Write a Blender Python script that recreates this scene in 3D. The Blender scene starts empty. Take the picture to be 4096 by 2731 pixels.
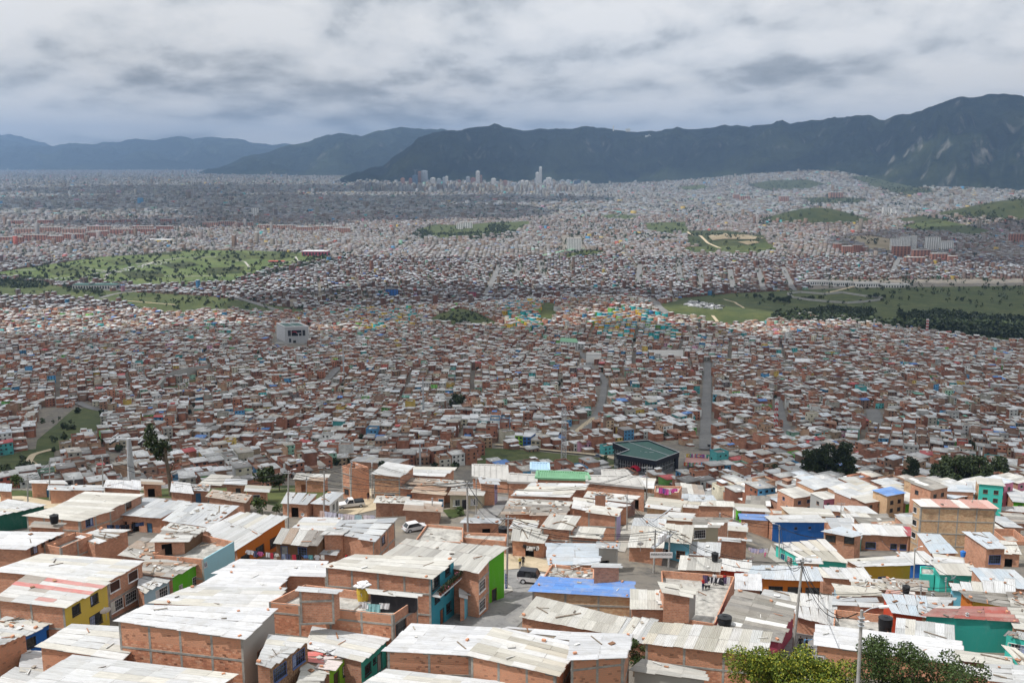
import bpy, bmesh, math, random
import numpy as np
from mathutils import Vector, Matrix
from mathutils.geometry import delaunay_2d_cdt
R = random.Random(7)
NR = np.random.default_rng(7)
SC = bpy.context.scene
COL = SC.collection
# ---------------------------------------------------------------- camera
CAMZ = 300.0
FPX = 3982.0
PITCH = math.radians(10.46)
cam_d = bpy.data.cameras.new('camera'); cam = bpy.data.objects.new('camera', cam_d); COL.objects.link(cam)
cam_d.sensor_width = 36.0; cam_d.lens = 36.0 * FPX / 4096.0
cam_d.clip_start = 0.5; cam_d.clip_end = 90000.0
cam.location = (0, 0, CAMZ); cam.rotation_euler = (math.pi/2 - PITCH, 0, 0)
SC.camera = cam
# ---------------------------------------------------------------- render
SC.render.engine = 'CYCLES'
SC.cycles.use_denoising = True
SC.cycles.max_bounces = 5; SC.cycles.diffuse_bounces = 2; SC.cycles.glossy_bounces = 2
SC.cycles.transparent_max_bounces = 12; SC.cycles.volume_bounces = 0; SC.cycles.transmission_bounces = 2
SC.cycles.use_adaptive_sampling = True; SC.cycles.adaptive_threshold = 0.02
SC.view_settings.view_transform = 'Standard'; SC.view_settings.look = 'None'
SC.view_settings.exposure = 0.38; SC.view_settings.gamma = 1.0; SC.view_settings.use_curve_mapping = False
# ---------------------------------------------------------------- sun
SUN_DIR = Vector((-0.46, -0.17, 0.87)).normalized()          # towards the sun
sun_d = bpy.data.lights.new('sun', 'SUN'); sun = bpy.data.objects.new('sun', sun_d); COL.objects.link(sun)
sun_d.energy = 3.2; sun_d.angle = math.radians(0.6); sun_d.color = (1.0, 0.97, 0.93)
sun.rotation_euler = SUN_DIR.to_track_quat('Z', 'Y').to_euler(); sun.location = (-400, -200, 900)
# ---------------------------------------------------------------- sky: Nishita behind a broken cloud deck
W = bpy.data.worlds.new('World'); SC.world = W; W.use_nodes = True
def sky_world():
    nt = W.node_tree; nt.nodes.clear(); L = nt.links.new
    def N(t, **k):
        n = nt.nodes.new(t)
        for a, b in k.items(): setattr(n, a, b)
        return n
    def M(op, a, b=None, c=None, clamp=False):
        n = N('ShaderNodeMath', operation=op, use_clamp=clamp)
        for i, v in enumerate((a, b, c)):
            if v is None: continue
            if isinstance(v, (int, float)): n.inputs[i].default_value = v
            else: L(v, n.inputs[i])
        return n.outputs[0]
    out = N('ShaderNodeOutputWorld'); bg = N('ShaderNodeBackground'); bg.inputs['Strength'].default_value = 0.1
    sky = N('ShaderNodeTexSky', sky_type='NISHITA', sun_disc=False)
    sky.sun_elevation = math.asin(SUN_DIR.z); sky.sun_rotation = math.atan2(SUN_DIR.x, SUN_DIR.y)
    sky.altitude = 2600.0
    tc = N('ShaderNodeTexCoord'); sp = N('ShaderNodeSeparateXYZ'); L(tc.outputs['Generated'], sp.inputs[0])
    z = M('MAXIMUM', sp.outputs[2], 0.0)
    hl = M('SQRT', M('ADD', M('MULTIPLY', sp.outputs[0], sp.outputs[0]), M('ADD', M('MULTIPLY', sp.outputs[1], sp.outputs[1]), 1e-4)))
    hx = M('DIVIDE', sp.outputs[0], hl); hy = M('DIVIDE', sp.outputs[1], hl)
    w = M('MULTIPLY', M('LOGARITHM', M('ADD', z, 0.055), 2.718), 1.15)        # height coordinate: banks crowd together towards the horizon
    def noise(k, kw, dw, detail, rough, seed, dist=0.0):
        cmb = N('ShaderNodeCombineXYZ')
        L(M('MULTIPLY_ADD', hx, k, seed), cmb.inputs[0]); L(M('MULTIPLY', hy, k), cmb.inputs[1]); L(M('MULTIPLY_ADD', w, kw, dw), cmb.inputs[2])
        n = N('ShaderNodeTexNoise'); n.inputs['Scale'].default_value = 1.0; n.inputs['Detail'].default_value = detail
        n.inputs['Roughness'].default_value = rough; n.inputs['Distortion'].default_value = dist
        L(cmb.outputs[0], n.inputs['Vector']); return n.outputs['Fac']
    a = noise(5.4, 1.6, 0, 10, .55, 21.3, .12)
    b = noise(5.4, 1.6, .24, 10, .55, 21.3, .12)          # the same bank a little higher up: tops catch the light, bases go grey
    c = noise(2.6, .8, 3.0, 3, .5, 4.2)
    cmb = N('ShaderNodeCombineXYZ'); L(M('MULTIPLY', hx, 11.0), cmb.inputs[0]); L(M('MULTIPLY', hy, 11.0), cmb.inputs[1]); L(M('MULTIPLY', w, 3.4), cmb.inputs[2])
    wn = N('ShaderNodeTexNoise'); wn.inputs['Scale'].default_value = 1.6; wn.inputs['Detail'].default_value = 6; L(cmb.outputs[0], wn.inputs['Vector'])
    ws = N('ShaderNodeVectorMath', operation='SCALE'); L(wn.outputs['Color'], ws.inputs[0]); ws.inputs['Scale'].default_value = 1.1
    wa = N('ShaderNodeVectorMath', operation='ADD'); L(cmb.outputs[0], wa.inputs[0]); L(ws.outputs[0], wa.inputs[1])
    vo = N('ShaderNodeTexVoronoi', feature='SMOOTH_F1'); vo.inputs['Scale'].default_value = 1.0; vo.inputs['Smoothness'].default_value = .35; L(wa.outputs[0], vo.inputs['Vector'])
    puff = M('SUBTRACT', 1.0, vo.outputs['Distance'])       # rounded heads of the banks
    thick = M('ADD', M('MULTIPLY', a, .55), M('MULTIPLY', c, .55))
    v = M('ADD', M('MULTIPLY', M('SUBTRACT', a, b), 1.7), M('MULTIPLY', M('SUBTRACT', .5, c), 1.0))
    v = M('ADD', M('ADD', v, .69), M('MULTIPLY', M('SUBTRACT', puff, .52), .42))
    ramp = N('ShaderNodeValToRGB'); L(v, ramp.inputs[0])
    e = ramp.color_ramp.elements
    e[0].position = .26; e[0].color = (.37, .40, .43, 1)
    e[1].position = .78; e[1].color = (1.0, 1.0, 1.0, 1)
    for p, col in ((.40, (.50, .53, .565)), (.50, (.655, .685, .715)), (.60, (.84, .86, .88))):
        q = e.new(p); q.color = (*col, 1)
    sc = N('ShaderNodeMix', data_type='RGBA', blend_type='MULTIPLY'); sc.inputs['Factor'].default_value = 1.0
    L(ramp.outputs[0], sc.inputs['A']); sc.inputs['B'].default_value = (7.1, 7.1, 7.1, 1)
    cv = N('ShaderNodeMapRange'); L(thick, cv.inputs[0]); cv.inputs[1].default_value = .38; cv.inputs[2].default_value = .46
    cv.inputs[3].default_value = .82; cv.inputs[4].default_value = 1.0
    mx = N('ShaderNodeMix', data_type='RGBA'); L(cv.outputs[0], mx.inputs['Factor'])
    L(sky.outputs[0], mx.inputs['A']); L(sc.outputs['Result'], mx.inputs['B'])
    L(mx.outputs['Result'], bg.inputs['Color']); L(bg.outputs[0], out.inputs['Surface'])
sky_world()

# ---------------------------------------------------------------- picture geometry -> world
CP, SP = math.cos(PITCH), math.sin(PITCH)
def ray(u, v):
    x = (u - 2048.0) / FPX; y = (1365.5 - v) / FPX
    return np.array((x, CP + y*SP, -SP + y*CP))
def project(x, y, z):
    dz = z - CAMZ
    f = y*CP - dz*SP; up = y*SP + dz*CP
    return 2048.0 + FPX*x/f, 1365.5 - FPX*up/f
def hashf(a, b, s=0.0):
    v = np.sin(a*127.1 + b*311.7 + s*74.7)*43758.5453
    return v - np.floor(v)
def vnoise(x, y, s=0.0):
    x = np.asarray(x, float); y = np.asarray(y, float)
    ix = np.floor(x); iy = np.floor(y); fx = x-ix; fy = y-iy
    fx = fx*fx*(3-2*fx); fy = fy*fy*(3-2*fy)
    a = hashf(ix, iy, s); b = hashf(ix+1, iy, s); c = hashf(ix, iy+1, s); d = hashf(ix+1, iy+1, s)
    return a+(b-a)*fx+(c-a)*fy+(a-b-c+d)*fx*fy
def fbm(x, y, s=0.0, o=4):
    t = 0; amp = .5; n = 0
    for i in range(o):
        t = t+amp*vnoise(x, y, s+i*7.3); n += amp; amp *= .5; x = x*2.03; y = y*2.03
    return t/n
def sstep(a, b, x):
    t = np.clip((x-a)/(b-a), 0, 1); return t*t*(3-2*t)
D_C = np.array([(0, 16), (20, 28), (40, 37), (60, 44), (85, 53), (115, 55), (180, 63.5), (200, 68), (215, 82), (240, 97), (300, 117), (450, 156), (600, 188), (700, 206), (950, 239), (1250, 268), (1660, 296), (2000, 300), (60000, 300)], float)
D_R = np.array([(0, 16), (20, 28), (40, 37), (60, 44), (85, 52.5), (105, 55), (218, 86), (290, 108), (340, 125), (450, 156), (560, 183), (700, 209), (950, 239), (1250, 268), (1660, 296), (2000, 300), (60000, 300)], float)
BUMPS = []      # (x, y, rx, ry, h)
def add_bump(u, v, rx, ry, h, drop=300.0):
    r = ray(u, v); t = -drop/r[2]; BUMPS.append((r[0]*t, r[1]*t, rx, ry, h))
add_bump(2440, 1290, 330, 190, 34)           # colourful hill
add_bump(3262, 905, 230, 200, 78)            # dark green knoll
add_bump(4130, 900, 420, 330, 115)           # hill on the right edge
add_bump(2290, 1010, 220, 160, 16)
add_bump(2980, 985, 420, 260, 34)
add_bump(3300, 742, 1400, 1400, 165)         # barrios climbing the mountain foot
add_bump(3750, 790, 900, 700, 70)
def G(x, y):
    x = np.asarray(x, float); y = np.asarray(y, float)
    s = x/np.maximum(y, 20.0)
    w = sstep(.10, .36, s)
    dr = np.interp(y, D_C[:, 0], D_C[:, 1])*(1-w)+np.interp(y, D_R[:, 0], D_R[:, 1])*w
    z = CAMZ-dr
    for bx, by, rx, ry, h in BUMPS:
        q = ((x-bx)/rx)**2+((y-by)/ry)**2
        z = z+h*np.exp(-q)*np.where(q < 9, 1, 0)
    amp = sstep(230, 330, y)*(1-sstep(1500, 1900, y))
    z = z+amp*16*(fbm(x/170.0, y/170.0, 3.0, 3)-.5)
    return z
def P(u, v, h=0.0):
    """the point of the ground (raised by h) seen at pixel (u, v)"""
    r = ray(u, v)
    ts = np.geomspace(20, 30000, 900)
    f = CAMZ+r[2]*ts-G(r[0]*ts, r[1]*ts)-h
    i = int(np.argmax(f < 0))
    if f[i] >= 0: i = len(ts)-1
    a, b = ts[max(i-1, 0)], ts[i]
    for _ in range(30):
        m = .5*(a+b)
        if CAMZ+r[2]*m-float(G(r[0]*m, r[1]*m))-h < 0: b = m
        else: a = m
    return np.array((r[0]*b, r[1]*b, CAMZ+r[2]*b))
def PZ(u, v, z):
    r = ray(u, v); t = (z-CAMZ)/r[2]; return np.array((r[0]*t, r[1]*t, z))
def PD(u, v, y):
    """the point at forward distance y seen at pixel (u, v)"""
    r = ray(u, v); t = y/r[1]; return np.array((r[0]*t, y, CAMZ+r[2]*t))

# ---------------------------------------------------------------- materials
MATS = {}
def nodes_of(name):
    m = bpy.data.materials.new(name); m.use_nodes = True; m.node_tree.nodes.clear()
    nt = m.node_tree
    out = nt.nodes.new('ShaderNodeOutputMaterial'); bs = nt.nodes.new('ShaderNodeBsdfPrincipled')
    nt.links.new(bs.outputs[0], out.inputs['Surface'])
    bs.inputs['Roughness'].default_value = .8; bs.inputs['Specular IOR Level'].default_value = .25
    MATS[name] = m
    return m, nt, bs
def mixc(nt, f, a, b, mode='MIX'):
    n = nt.nodes.new('ShaderNodeMix'); n.data_type = 'RGBA'; n.blend_type = mode
    for s, v in (('Factor', f), ('A', a), ('B', b)):
        sock = n.inputs[s]
        if isinstance(v, (int, float)): sock.default_value = v
        elif isinstance(v, tuple): sock.default_value = (*v, 1)
        else: nt.links.new(v, sock)
    return n.outputs['Result']
def nz(nt, vec, scale, detail=4, rough=.6, dist=0.0):
    n = nt.nodes.new('ShaderNodeTexNoise'); n.inputs['Scale'].default_value = scale; n.inputs['Detail'].default_value = detail
    n.inputs['Roughness'].default_value = rough; n.inputs['Distortion'].default_value = dist
    if vec is not None: nt.links.new(vec, n.inputs['Vector'])
    return n.outputs['Fac']
def rng(nt, v, a, b, c, d):
    n = nt.nodes.new('ShaderNodeMapRange'); nt.links.new(v, n.inputs[0])
    for i, q in enumerate((a, b, c, d)): n.inputs[i+1].default_value = q
    return n.outputs[0]
def coord(nt, kind='Object', scale=None):
    if kind == 'Position':
        o = nt.nodes.new('ShaderNodeNewGeometry').outputs['Position']
    elif kind == 'UV':
        o = nt.nodes.new('ShaderNodeUVMap').outputs[0]
    else:
        o = nt.nodes.new('ShaderNodeTexCoord').outputs[kind]
    if scale:
        mp = nt.nodes.new('ShaderNodeMapping'); mp.inputs['Scale'].default_value = scale
        nt.links.new(o, mp.inputs['Vector']); o = mp.outputs[0]
    return o
def bumpn(nt, bs, h, strength=.3, dist=.02):
    b = nt.nodes.new('ShaderNodeBump'); b.inputs['Strength'].default_value = strength; b.inputs['Distance'].default_value = dist
    nt.links.new(h, b.inputs['Height']); nt.links.new(b.outputs[0], bs.inputs['Normal'])
def paint(name, col, rough=.75, var=.18, scale=1.3, metal=0.0, pos=True):
    if name in MATS: return MATS[name]
    m, nt, bs = nodes_of(name)
    v = coord(nt, 'Position')
    n = nz(nt, v, scale, 6, .65)
    k = rng(nt, n, .3, .7, 1-var, 1+var*.6)
    h = nt.nodes.new('ShaderNodeVectorMath'); h.operation = 'SCALE'; h.inputs[0].default_value = col
    nt.links.new(k, h.inputs['Scale']); nt.links.new(h.outputs[0], bs.inputs['Base Color'])
    bs.inputs['Roughness'].default_value = rough; bs.inputs['Metallic'].default_value = metal
    return m
def attr_mat(name, rough=.8, var=.2, scale=.5):
    """colour from the 'Col' face attribute, broken up by fine grime"""
    m, nt, bs = nodes_of(name)
    a = nt.nodes.new('ShaderNodeAttribute'); a.attribute_name = 'Col'
    n = nz(nt, coord(nt, 'Position'), scale, 5, .7)
    h = nt.nodes.new('ShaderNodeVectorMath'); h.operation = 'SCALE'
    nt.links.new(a.outputs['Color'], h.inputs[0]); nt.links.new(rng(nt, n, .3, .7, 1-var, 1+var), h.inputs['Scale'])
    nt.links.new(h.outputs[0], bs.inputs['Base Color']); bs.inputs['Roughness'].default_value = rough
    return m
def brick_mat(name, c1, c2, mortar, dark=(.10, .055, .04), lime=.35):
    """hollow clay block laid in grey mortar, on UVs in metres"""
    m, nt, bs = nodes_of(name)
    uv = coord(nt, 'UV')
    b = nt.nodes.new('ShaderNodeTexBrick'); nt.links.new(uv, b.inputs['Vector'])
    b.inputs['Scale'].default_value = 1.0; b.inputs['Brick Width'].default_value = .36; b.inputs['Row Height'].default_value = .20
    b.inputs['Mortar Size'].default_value = .011; b.inputs['Mortar Smooth'].default_value = .2; b.inputs['Bias'].default_value = -.1
    b.inputs['Color1'].default_value = (*c1, 1); b.inputs['Color2'].default_value = (*c2, 1); b.inputs['Mortar'].default_value = (*mortar, 1)
    pos = coord(nt, 'Position')
    big = nz(nt, pos, .35, 5, .7); fine = nz(nt, pos, 3.0, 5, .7)
    c = mixc(nt, rng(nt, big, .52, .72, 0, .55), b.outputs['Color'], dark, 'MIX')
    # pale lime run-off and mortar smears
    vs = nz(nt, coord(nt, 'Position', (1.6, 1.6, .35)), 1.0, 5, .7)
    c = mixc(nt, rng(nt, vs, .58, .75, 0, lime), c, (.42, .38, .33), 'MIX')
    h = nt.nodes.new('ShaderNodeVectorMath'); h.operation = 'SCALE'; nt.links.new(c, h.inputs[0])
    nt.links.new(rng(nt, fine, .25, .75, .82, 1.16), h.inputs['Scale']); nt.links.new(h.outputs[0], bs.inputs['Base Color'])
    bs.inputs['Roughness'].default_value = .9
    bumpn(nt, bs, b.outputs['Fac'], -.5, .015)
    return m
brick_mat('brick', (.57, .275, .165), (.44, .195, .115), (.47, .42, .36))
brick_mat('brick_old', (.45, .225, .145), (.33, .155, .10), (.38, .34, .29), lime=.5)
brick_mat('brick_tan', (.60, .42, .25), (.50, .28, .15), (.46, .41, .33))
brick_mat('brick_mixed', (.56, .32, .18), (.38, .16, .08), (.44, .40, .34))
def solid_brick(name, c1, c2, c3):
    """one laid block: colour picked per block by object random"""
    m, nt, bs = nodes_of(name)
    oi = nt.nodes.new('ShaderNodeObjectInfo')
    rp = nt.nodes.new('ShaderNodeValToRGB'); nt.links.new(oi.outputs['Random'], rp.inputs[0])
    e = rp.color_ramp.elements; e[0].color = (*c1, 1); e[1].color = (*c2, 1); q = e.new(.88); q.color = (*c1, 1); q = e.new(.96); q.color = (*c3, 1)
    n = nz(nt, coord(nt, 'Position'), 2.5, 5, .7)
    c = mixc(nt, rng(nt, n, .35, .7, 0, .4), rp.outputs[0], (.36, .24, .17))
    nt.links.new(c, bs.inputs['Base Color']); bs.inputs['Roughness'].default_value = .9
    return m
solid_brick('brick_block', (.60, .29, .175), (.48, .215, .13), (.27, .13, .08))
def painted_wall(name, col):
    """paint over block work: faint courses, streaks and scuffs"""
    key = 'wall_'+name
    if key in MATS: return MATS[key]
    m, nt, bs = nodes_of(key)
    pos = coord(nt, 'Position')
    n = nz(nt, coord(nt, 'Position', (1, 1, .3)), 1.4, 6, .7); f = nz(nt, pos, 5.0, 4, .7)
    c = mixc(nt, rng(nt, n, .50, .78, 0, .38), col, tuple(.55*q+.13 for q in col))
    c = mixc(nt, rng(nt, f, .62, .8, 0, .35), c, tuple(.45*q for q in col))
    nt.links.new(c, bs.inputs['Base Color']); bs.inputs['Roughness'].default_value = .72
    b = nt.nodes.new('ShaderNodeTexBrick'); nt.links.new(coord(nt, 'UV'), b.inputs['Vector'])
    b.inputs['Scale'].default_value = 1.0; b.inputs['Brick Width'].default_value = .36; b.inputs['Row Height'].default_value = .20
    b.inputs['Mortar Size'].default_value = .009
    bumpn(nt, bs, b.outputs['Fac'], -.25, .01)
    return m
PAINT = dict(yellow=(.62, .46, .08), blue=(.03, .16, .55), deepblue=(.02, .12, .40), teal=(.04, .26, .34), green=(.10, .40, .02), dkgreen=(.02, .12, .09),
    pale=(.30, .53, .60), paleblue=(.36, .52, .62), lime=(.22, .46, .03), orange=(.52, .16, .025), mustard=(.46, .27, .03), turq=(.06, .50, .42), sky=(.16, .46, .60),
    beige=(.44, .40, .29), cream=(.60, .56, .42), white=(.74, .74, .71), maroon=(.34, .06, .10), red=(.55, .07, .03), grey=(.36, .36, .35), pink=(.60, .22, .33), lilac=(.42, .38, .58),
    concrete=(.36, .35, .32), wood=(.16, .09, .05), black=(.03, .03, .035), jade=(.035, .33, .28), brown=(.20, .11, .07))
for k, v in PAINT.items(): painted_wall(k, v)
def stone_clad(name):
    m, nt, bs = nodes_of(name)
    v = nt.nodes.new('ShaderNodeTexVoronoi'); v.inputs['Scale'].default_value = 7.0; nt.links.new(coord(nt, 'UV'), v.inputs['Vector'])
    rp = nt.nodes.new('ShaderNodeValToRGB'); nt.links.new(v.outputs['Color'], rp.inputs[0])
    e = rp.color_ramp.elements; e[0].color = (.12, .055, .03, 1); e[1].color = (.42, .27, .16, 1)
    nt.links.new(rp.outputs[0], bs.inputs['Base Color']); bumpn(nt, bs, v.outputs['Distance'], -.5, .02)
stone_clad('stone_clad')
def sheet_mat(name):
    """corrugated roofing sheet: colour = object colour, with dust, rust, streaks down the flutes, and painted shadow and dirt at the laps"""
    m, nt, bs = nodes_of(name)
    oi = nt.nodes.new('ShaderNodeObjectInfo')
    pos = coord(nt, 'Position'); ob = coord(nt, 'Object')
    mp = nt.nodes.new('ShaderNodeMapping'); mp.inputs['Scale'].default_value = (1.2, 9.0, 1); nt.links.new(ob, mp.inputs['Vector'])
    ad = nt.nodes.new('ShaderNodeVectorMath'); ad.operation = 'ADD'; nt.links.new(mp.outputs[0], ad.inputs[0]); nt.links.new(oi.outputs['Location'], ad.inputs[1])
    st = nz(nt, ad.outputs[0], 1.0, 5, .75); pt = nz(nt, pos, .8, 6, .7)
    base = mixc(nt, rng(nt, oi.outputs['Random'], 0, 1, .0, .22), oi.outputs['Color'], (.50, .49, .465))
    g = nt.nodes.new('ShaderNodeVectorMath'); g.operation = 'SCALE'; nt.links.new(oi.outputs['Color'], g.inputs[0]); g.inputs['Scale'].default_value = .45
    c = mixc(nt, rng(nt, st, .46, .72, 0, .7), base, g.outputs[0])
    c = mixc(nt, rng(nt, pt, .50, .74, 0, .6), c, (.35, .335, .305))
    rs = nt.nodes.new('ShaderNodeMath'); rs.operation = 'MULTIPLY'
    nt.links.new(rng(nt, st, .60, .72, 0, 1), rs.inputs[0]); nt.links.new(oi.outputs['Alpha'], rs.inputs[1])
    c = mixc(nt, rs.outputs[0], c, (.30, .12, .05))
    sx = nt.nodes.new('ShaderNodeSeparateXYZ'); nt.links.new(ob, sx.inputs[0])
    def mth(op, a, b):
        n = nt.nodes.new('ShaderNodeMath'); n.operation = op
        for i, v in enumerate((a, b)):
            if isinstance(v, float): n.inputs[i].default_value = v
            else: nt.links.new(v, n.inputs[i])
        return n.outputs[0]
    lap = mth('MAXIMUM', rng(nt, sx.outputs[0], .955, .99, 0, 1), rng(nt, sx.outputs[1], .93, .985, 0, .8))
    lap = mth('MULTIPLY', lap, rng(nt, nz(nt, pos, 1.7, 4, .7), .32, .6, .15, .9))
    c = mixc(nt, lap, c, (.16, .14, .12))  # overlap shadow and lap dirt painted dark along two sheet edges
    nt.links.new(c, bs.inputs['Base Color']); bs.inputs['Roughness'].default_value = .62
    bs.inputs['Specular IOR Level'].default_value = .3
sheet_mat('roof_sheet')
def objcol_mat(name, rough=.8, var=.25):
    m, nt, bs = nodes_of(name)
    oi = nt.nodes.new('ShaderNodeObjectInfo')
    n = nz(nt, coord(nt, 'Position'), 2.2, 5, .7)
    h = nt.nodes.new('ShaderNodeVectorMath'); h.operation = 'SCALE'; nt.links.new(oi.outputs['Color'], h.inputs[0])
    nt.links.new(rng(nt, n, .3, .7, 1-var, 1+var), h.inputs['Scale']); nt.links.new(h.outputs[0], bs.inputs['Base Color'])
    bs.inputs['Roughness'].default_value = rough
objcol_mat('painted_object'); objcol_mat('cloth', .95, .12); objcol_mat('glossy_object', .35, .05)
def glass_mat():
    m, nt, bs = nodes_of('window_glass')
    n = nz(nt, coord(nt, 'Position'), .9, 3)
    nt.links.new(mixc(nt, rng(nt, n, .35, .65, 0, 1), (.012, .014, .018), (.06, .065, .07)), bs.inputs['Base Color'])
    bs.inputs['Roughness'].default_value = .12; bs.inputs['Specular IOR Level'].default_value = .5
glass_mat()
paint('dark_void', (.012, .011, .011), .9)
paint('concrete', (.34, .33, .30), .9, .35, 1.6)
paint('concrete_slab', (.40, .39, .36), .9, .5, 1.0)
paint('metal_grey', (.42, .44, .46), .5, .15, 2.0)
paint('timber', (.22, .18, .14), .9, .4, 3.0)
paint('pole_concrete', (.36, .35, .33), .85, .25, 2.5)
paint('cable_black', (.012, .012, .013), .6, .1)
paint('tank_black', (.018, .020, .023), .45, .2, 2.0)
paint('white_metal', (.72, .72, .72), .5, .1)
paint('black_metal', (.03, .03, .033), .5, .1)
paint('bark', (.14, .11, .08), .95, .35, 3.0)
def ground_mat(name, cols, scales, rough=.95, b=.25):
    m, nt, bs = nodes_of(name)
    pos = coord(nt, 'Position')
    c = cols[0]
    for col, (s, lo, hi) in zip(cols[1:], scales):
        c = mixc(nt, rng(nt, nz(nt, pos, s, 7, .68), lo, hi, 0, 1), c, col)
    nt.links.new(c, bs.inputs['Base Color']); bs.inputs['Roughness'].default_value = rough
    bumpn(nt, bs, nz(nt, pos, scales[-1][0]*2, 6, .7), b, .1)
ground_mat('urban_ground', [(.165, .15, .13), (.24, .21, .165), (.10, .096, .09), (.07, .08, .04)], [(.05, .45, .6), (.3, .5, .65), (.11, .62, .7)])
ground_mat('grass', [(.046, .066, .018), (.080, .094, .028), (.028, .042, .013), (.12, .108, .05)], [(.02, .42, .6), (.09, .52, .66), (.3, .56, .7)])
ground_mat('grass_bright', [(.070, .105, .028), (.11, .135, .045), (.040, .062, .02), (.17, .155, .085)], [(.01, .42, .6), (.05, .55, .68), (.2, .60, .74)])
ground_mat('grass_dark', [(.030, .042, .012), (.055, .062, .02), (.02, .03, .01), (.11, .09, .045)], [(.012, .42, .6), (.05, .52, .66), (.1, .6, .75)])
ground_mat('dirt', [(.42, .345, .235), (.50, .42, .30), (.30, .245, .165)], [(.2, .42, .6), (.6, .55, .7)])
ground_mat('asphalt', [(.20, .20, .20), (.27, .265, .25), (.135, .135, .135)], [(.25, .4, .62), (.9, .52, .68)])
ground_mat('road_far', [(.15, .15, .152), (.20, .197, .19), (.11, .11, .11)], [(.05, .4, .62), (.2, .52, .68)])
ground_mat('paving', [(.36, .35, .32), (.43, .41, .36), (.25, .24, .22)], [(.3, .4, .62), (1.1, .52, .68)])
ground_mat('quarry', [(.22, .175, .11), (.30, .25, .17), (.12, .11, .06)], [(.01, .4, .62), (.05, .52, .68)])
def forest_mat():
    m, nt, bs = nodes_of('forest_slope')
    pos = coord(nt, 'Position')
    a = nz(nt, pos, .0011, 8, .62); b = nz(nt, pos, .006, 8, .7); c = nz(nt, coord(nt, 'Position', (1, 1, .35)), .004, 7, .65)
    col = mixc(nt, rng(nt, b, .38, .66, 0, 1), (.006, .011, .009), (.028, .036, .022))
    col = mixc(nt, rng(nt, a, .50, .66, 0, .55), col, (.055, .066, .028))
    g = nt.nodes.new('ShaderNodeNewGeometry'); sp = nt.nodes.new('ShaderNodeSeparateXYZ'); nt.links.new(g.outputs['Normal'], sp.inputs[0])
    rk = nt.nodes.new('ShaderNodeMath'); rk.operation = 'MULTIPLY'
    nt.links.new(rng(nt, sp.outputs[2], .84, .70, 0, 1), rk.inputs[0]); nt.links.new(rng(nt, c, .55, .66, 0, .8), rk.inputs[1])
    col = mixc(nt, rk.outputs[0], col, (.20, .19, .17))
    nt.links.new(col, bs.inputs['Base Color']); bs.inputs['Roughness'].default_value = 1; bs.inputs['Specular IOR Level'].default_value = 0
    bumpn(nt, bs, b, 1.0, 60.0)
forest_mat()
def leaf_mat(name, c1, c2, c3):
    m, nt, bs = nodes_of(name)
    a = nt.nodes.new('ShaderNodeNewGeometry')
    rp = nt.nodes.new('ShaderNodeValToRGB'); nt.links.new(a.outputs['Random Per Island'], rp.inputs[0])
    e = rp.color_ramp.elements; e[0].color = (*c1, 1); e[1].color = (*c3, 1); q = e.new(.6); q.color = (*c2, 1)
    nt.links.new(rp.outputs[0], bs.inputs['Base Color']); bs.inputs['Roughness'].default_value = .6
    return m
leaf_mat('leaf_dark', (.014, .024, .008), (.030, .046, .015), (.05, .07, .02))
leaf_mat('leaf_mid', (.022, .04, .010), (.045, .075, .018), (.075, .105, .03))
leaf_mat('leaf_yellow', (.05, .085, .012), (.12, .165, .018), (.32, .29, .03))

# ---------------------------------------------------------------- object helpers
def tag(o, label=None, cat=None, group=None, kind=None):
    if label: o['label'] = label
    if cat: o['category'] = cat
    if group: o['group'] = group
    if kind: o['kind'] = kind
    return o
def link(o, parent=None):
    COL.objects.link(o)
    if parent is not None: o.parent = parent
    return o
def empty(name, loc=(0, 0, 0), rz=0.0):
    o = bpy.data.objects.new(name, None); COL.objects.link(o); o.location = loc; o.rotation_euler.z = rz; o.empty_display_size = .3
    return o
def text_mesh(body, size, mat, extrude=.004):
    cu = bpy.data.curves.new('text', 'FONT'); cu.body = body; cu.size = size; cu.align_x = 'CENTER'; cu.align_y = 'CENTER'; cu.extrude = extrude
    t = bpy.data.objects.new('text', cu); COL.objects.link(t); bpy.context.view_layer.update()
    me = bpy.data.meshes.new_from_object(t.evaluated_get(bpy.context.evaluated_depsgraph_get())); bpy.data.objects.remove(t); bpy.data.curves.remove(cu)
    me.materials.clear(); me.materials.append(MATS[mat]); return me
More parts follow.
